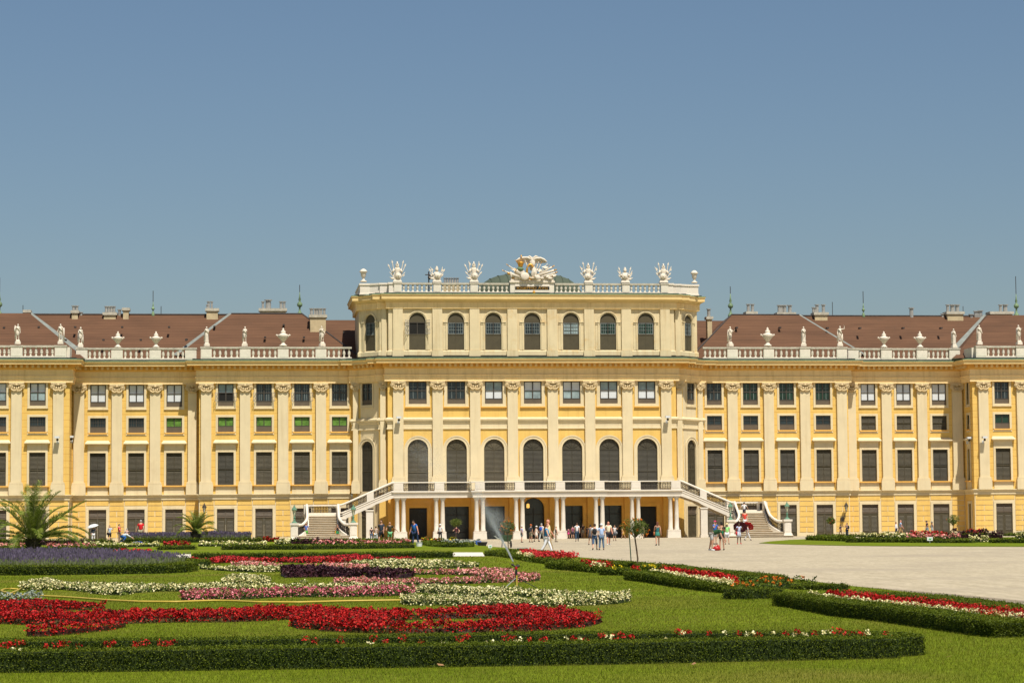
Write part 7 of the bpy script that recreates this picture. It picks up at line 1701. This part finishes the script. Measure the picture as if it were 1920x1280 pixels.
P_(779, 1022, 975.5, 'stocky man in bright blue t-shirt and navy trousers stooping beside the white bucket', skin='red', hair='brown', topc=(.03, .13, .42), botc=(.03, .05, .12), rz=-40, fat=1.32, lean=16, head=20, legL=(10, 8, 5), legR=(-8, 8, 5), armL=(8, 14, 8), armR=(6, 24, 4))
P_(825.5, 1015, 981.5, 'man in white shirt, white hat and black trousers beside the second column pair', hair='grey', topc=(.62, .62, .60), botc=black, rz=150, hat=('sun', (.75, .74, .68)), bag=('right', (.22, .15, .10), 'brown shoulder bag of the man in the white hat'), **STAND)
P_(855.5, 1018, 985, 'woman in dark maroon top standing behind the pale green round tree', Y=-24, hair='grey', topc=(.10, .015, .03), botc=black, rz=-20, **{**STAND, 'armR': (-10, 40, 60), 'armL': (30, 20, 60)})
P_(978.5, 1016.5, 984.5, 'boy in white hat, blue and white top and grey shorts between two column pairs', topc=(.30, .32, .50), bot='shorts', botc=(.12, .15, .16), rz=80, hat=('cap', (.75, .75, .72)), **STAND)
P_(995.5, 1016, 982, 'man in orange cap, dark shirt and khaki shorts before the arched middle door', skin='tan', topc=(.04, .045, .06), bot='shorts', botc=khaki, rz=120, hat=('cap', (.70, .16, .04)), bag=('backpack', (.03, .03, .04), 'dark backpack of the man in the orange cap'), **STAND)
P_(1006, 1015, 985, 'woman in white sun hat and short cream dress before the arched middle door', topc=(.66, .60, .52), sleeve=0, bot='dress', botc=(.66, .60, .52), rz=60, hat=('sun', (.75, .72, .64)), **WALK)
P_(1015.5, 1015, 980.5, 'man in white shirt with blue backpack and grey trousers, left of the walking couple', hair='grey', topc=whitec, botc=(.35, .36, .32), rz=150, bag=('backpack', (.03, .08, .40), 'blue backpack on the man in white shirt'), **WALK)
P_(1027.5, 1035, 973, 'bald man in pale yellow shirt half hidden behind the woman in turquoise', skin='red', hair='bald', topc=(.72, .62, .32), botc=(.30, .22, .11), rz=70, fat=1.1, **WALK)
P_(1025.5, 1037.5, 981, 'auburn haired woman in turquoise blue top and white trousers walking on the gravel', hair='auburn', topc=(.02, .26, .52), sleeve=.25, botc=(.78, .78, .80), rz=75, shoes=(.7, .7, .7), **WALK2)
P_(1043, 1015.5, 986, 'blond woman in black sleeveless top and beige trousers at the middle columns', hair='blond', topc=black, sleeve=0, botc=beige, rz=100, **{**STAND, 'armR': (15, 12, 50)})
P_(1066, 1013, 990, 'girl with bright pink skirt in the shade just right of the middle columns', hair='dark', topc=(.25, .04, .10), bot='mini', botc=(.65, .05, .22), rz=160, Y=-8.9, **STAND)
P_(1074, 1012.5, 985, 'woman in purple pink top left of the man in white t-shirt', hair='brown', topc=(.30, .08, .16), sleeve=.3, bot='shorts', botc=(.06, .04, .06), rz=170, Y=-8.8, **STAND)
P_(1082, 1014.5, 979.5, 'man in white t-shirt and dark jeans walking into the open doorway', hair='brown', topc=(.74, .74, .74), botc=(.04, .07, .11), rz=175, **WALK)
P_(1093, 1011, 981, 'woman in black top and beige skirt standing in the dark doorway', hair='blond', topc=(.05, .04, .04), bot='skirt', botc=(.32, .27, .20), rz=180, Y=-5.5, **STAND)
P_(1101, 1011, 987, 'person in dark grey clothes deep in the shaded doorway', hair='dark', topc=(.05, .06, .08), botc=(.04, .05, .06), rz=170, Y=-5.2, **STAND)
P_(1107.5, 1021, 983, 'dark haired woman in grey top and dark skirt left of the woman with backpack', skin='tan', hair='dark', topc=(.16, .16, .16), sleeve=.4, bot='skirt', botc=(.08, .08, .10), rz=150, **STAND)
P_(1115.5, 1030.5, 981, 'woman in white t-shirt and knee length jeans with a small black backpack', hair='brown', topc=(.76, .76, .76), bot='capri', botc=jeans, rz=170, bag=('backpack', black, 'small black backpack on the woman in knee length jeans'), fat=1.05, **WALK)
P_(1128, 1030.5, 980.5, 'man in light blue shirt, white cap and blue jeans walking toward the palace', hair='grey', topc=(.40, .52, .74), botc=(.10, .16, .24), rz=180, hat=('cap', (.76, .76, .76)), fat=1.1, **STAND)
P_(1141, 1021.5, 977, 'man in cream polo shirt and black shorts walking toward the camera', skin='red', hair='bald', topc=(.76, .68, .48), bot='shorts', botc=(.02, .02, .03), rz=0, fat=1.12, shoes=(.6, .6, .6), **WALK)
P_(1152.5, 1013.5, 984, 'woman in white top and grey shorts with a pale shoulder bag', skin='tan', hair='brown', topc=(.66, .64, .62), sleeve=.3, bot='shorts', botc=(.12, .13, .14), rz=10, bag=('right', (.62, .62, .62), 'pale shoulder bag of the woman in white top'), **{**STAND, 'armR': (60, 20, 80)})
P_(1169, 1014, 994, 'child in golden yellow clothes half hidden behind the left side of the thin tree', hair='blond', topc=(.55, .30, .05), sleeve=.6, bot='dress', botc=(.55, .30, .05), rz=-60, Y=-12, lean=25, **{k: v for k, v in WALK.items()})
P_(1205, 1014.5, 984, 'person in shorts mostly hidden by the crown of the thin tree', hair='dark', topc=(.25, .20, .15), bot='shorts', botc=(.10, .10, .12), rz=160, Y=-13, **STAND)
P_(1233, 1022.5, 977.5, 'woman with long auburn hair in a green and blue short dress, walking away', skin='tan', hair='auburn', longhair=True, topc=(.02, .13, .14), sleeve=0, bot='mini', botc=(.04, .20, .15), rz=175, bag=('right', (.40, .13, .05), 'brown shoulder bag of the woman in the green blue dress'), **WALK)
P_(1335, 1032, 990, 'person in dark green t-shirt and pale shorts bending over a red bag', skin='tan', hair='dark', topc=(.02, .07, .025), bot='shorts', botc=(.42, .42, .40), rz=70, shoes=(.7, .7, .68), lean=72, legL=(6, 8, 5), legR=(-10, 4, 5), armL=(18, 8, 10), armR=(8, 10, 30), head=10)
P_(1353.5, 1031, 978.5, 'dark haired woman in green strap top and black skirt beside the bending person', skin='tan', hair='dark', topc=(.01, .17, .07), sleeve=0, bot='mini', botc=black, rz=190, **{**STAND, 'armL': (20, 18, 50)})
P_(1341, 1020, 975, 'man in blue patterned shirt and pink cap photographing under the right stair', hair='grey', topc=(.03, .12, .45), botc=(.6, .6, .58), bot='shorts', rz=30, hat=('cap', (.62, .05, .16)), **CAMERA)
P_(1363.5, 1020, 980, 'man in lime green shirt, straw hat and white shorts by the right stair pedestal', hair='grey', topc=(.30, .68, .22), bot='shorts', botc=(.70, .70, .72), rz=170, hat=('wide', (.66, .52, .26)), fat=1.12, **{**STAND, 'armR': (5, 35, 5)})
P_(1386, 1019.5, 980, 'girl in pale blue and white dress with red shoes under a maroon umbrella', skin='dark', hair='dark', longhair=True, topc=(.50, .55, .72), sleeve=.4, bot='dress', botc=(.58, .62, .72), rz=0, shoes=(.6, .02, .03), bag=('left', (.60, .02, .03), 'small red bag of the girl under the maroon umbrella'), **{**STAND, 'armR': (40, 10, 90), 'armL': (5, 25, 10)})
P_(1402, 1012.5, 984, 'person in striped top and white trousers walking with a red umbrella', skin='tan', hair='dark', topc=(.45, .40, .42), botc=(.66, .66, .66), rz=90, **{**WALK, 'armR': (60, 10, 70)})
P_(1395.5, 964, 941, 'man in white shirt and dark shorts at the top of the lower right flight', hair='dark', topc=(.76, .75, .74), sleeve=.7, bot='shorts', botc=(.03, .03, .05), rz=180, Y=-8.0, Z=1.74, **{**STAND, 'armL': (10, 40, 20), 'armR': (10, 40, 20)})
P_(1396.5, 981, 957, 'child in red patterned top and white shorts climbing the right stair', hair='brown', topc=(.62, .06, .04), bot='shorts', botc=(.66, .64, .64), rz=180, Y=-9.6, Z=.64, **WALK)
P_(1576.5, 1006, 983, 'boy in navy t-shirt and khaki trousers left of a person with backpack', skin='tan', hair='dark', topc=navy, bot='capri', botc=(.32, .22, .13), rz=-70, head=20, **{**WALK, 'armL': (20, 5, 60)})
P_(1588.5, 1008, 979.5, 'person in navy clothes with black backpack holding a camera up, at right', hair='dark', topc=(.02, .03, .07), botc=(.02, .03, .06), rz=-70, bag=('backpack', black, 'black backpack of the person in navy at right'), **CAMERA)
P_(1680.5, 1005, 978, 'woman in white long sleeved top and dark jeans walking beside a bald man', hair='auburn', longhair=True, topc=(.70, .70, .72), sleeve=1.8, botc=(.03, .05, .09), rz=70, **WALK)
P_(1689, 1004.5, 974.5, 'bald man in light blue shirt and tan trousers walking right', skin='red', hair='bald', topc=(.34, .48, .68), botc=(.42, .27, .12), rz=80, **WALK2)
P_(1738.5, 1004.5, 975, 'man in black t-shirt, cap and pale jeans walking left at far right', skin='tan', hair='dark', topc=black, botc=(.28, .42, .50), rz=-80, hat=('cap', (.05, .05, .06)), head=15, **WALK)
P_(1748, 1004.5, 977, 'woman in grey sleeveless dress behind the man in black t-shirt at far right', skin='tan', hair='brown', topc=(.28, .28, .26), sleeve=0, bot='dress', botc=(.32, .36, .34), rz=-80, hat=('sun', (.20, .20, .19)), **WALK2)
def umbrella(px, py, Y, r, col, label, tiltx=0, tilty=0, hl=1.0):
    x, z = F(px, py, Y); o = empty('umbrella', (x, Y, z)); o.rotation_euler = (R(tiltx), R(tilty), 0); tag(o, label, 'umbrella', 'umbrellas held against the sun')
    m = flat('umb_%02d_%02d_%02d' % tuple(int(v*99) for v in col), col); mb = MB(); n = 8; rows = []
    for j in range(5):
        t = j/4; rr = r*math.sin(t*1.25)/math.sin(1.25)+.001; zz = r*.42*math.cos(t*1.45)
        rows.append([(rr*(1-.06*(k % 2)*t)*math.cos(PI*k/n), rr*(1-.06*(k % 2)*t)*math.sin(PI*k/n), zz) for k in range(2*n)])
    vs_ = [p for r_ in rows for p in r_]; mb.add(vs_, [(j*2*n+k, j*2*n+(k+1) % (2*n), (j+1)*2*n+(k+1) % (2*n), (j+1)*2*n+k) for j in range(4) for k in range(2*n)]); build(mb, 'canopy', [m], o)
    mb = MB()
    for k in range(n): a = 2*PI*k/n; mb.tube([(0, 0, r*.30), (r*.5*math.cos(a), r*.5*math.sin(a), r*.33), (r*.97*math.cos(a), r*.97*math.sin(a), r*.06)], .007, 3)
    build(mb, 'ribs', ['iron'], o)
    mb = MB(); mb.tube([(0, 0, r*.5), (0, 0, -hl)], .014, 5); build(mb, 'shaft', ['iron'], o)
umbrella(174, 987, -9.3, .52, (.60, .62, .60), 'white umbrella held before the leftmost full door', 10, -14, .75)
umbrella(1388, 988, G(1386, 1019.5)[1]+.15, .48, (.11, .02, .035), 'maroon umbrella leaning behind the head of the girl with red shoes', -50, 18, .55)
umbrella(1402.5, 986, min(-9.5, G(1402, 1012.5)[1])+.1, .46, (.55, .02, .03), 'bright red umbrella left of the right stair steps', -38, 30, .6)
finish_skins()
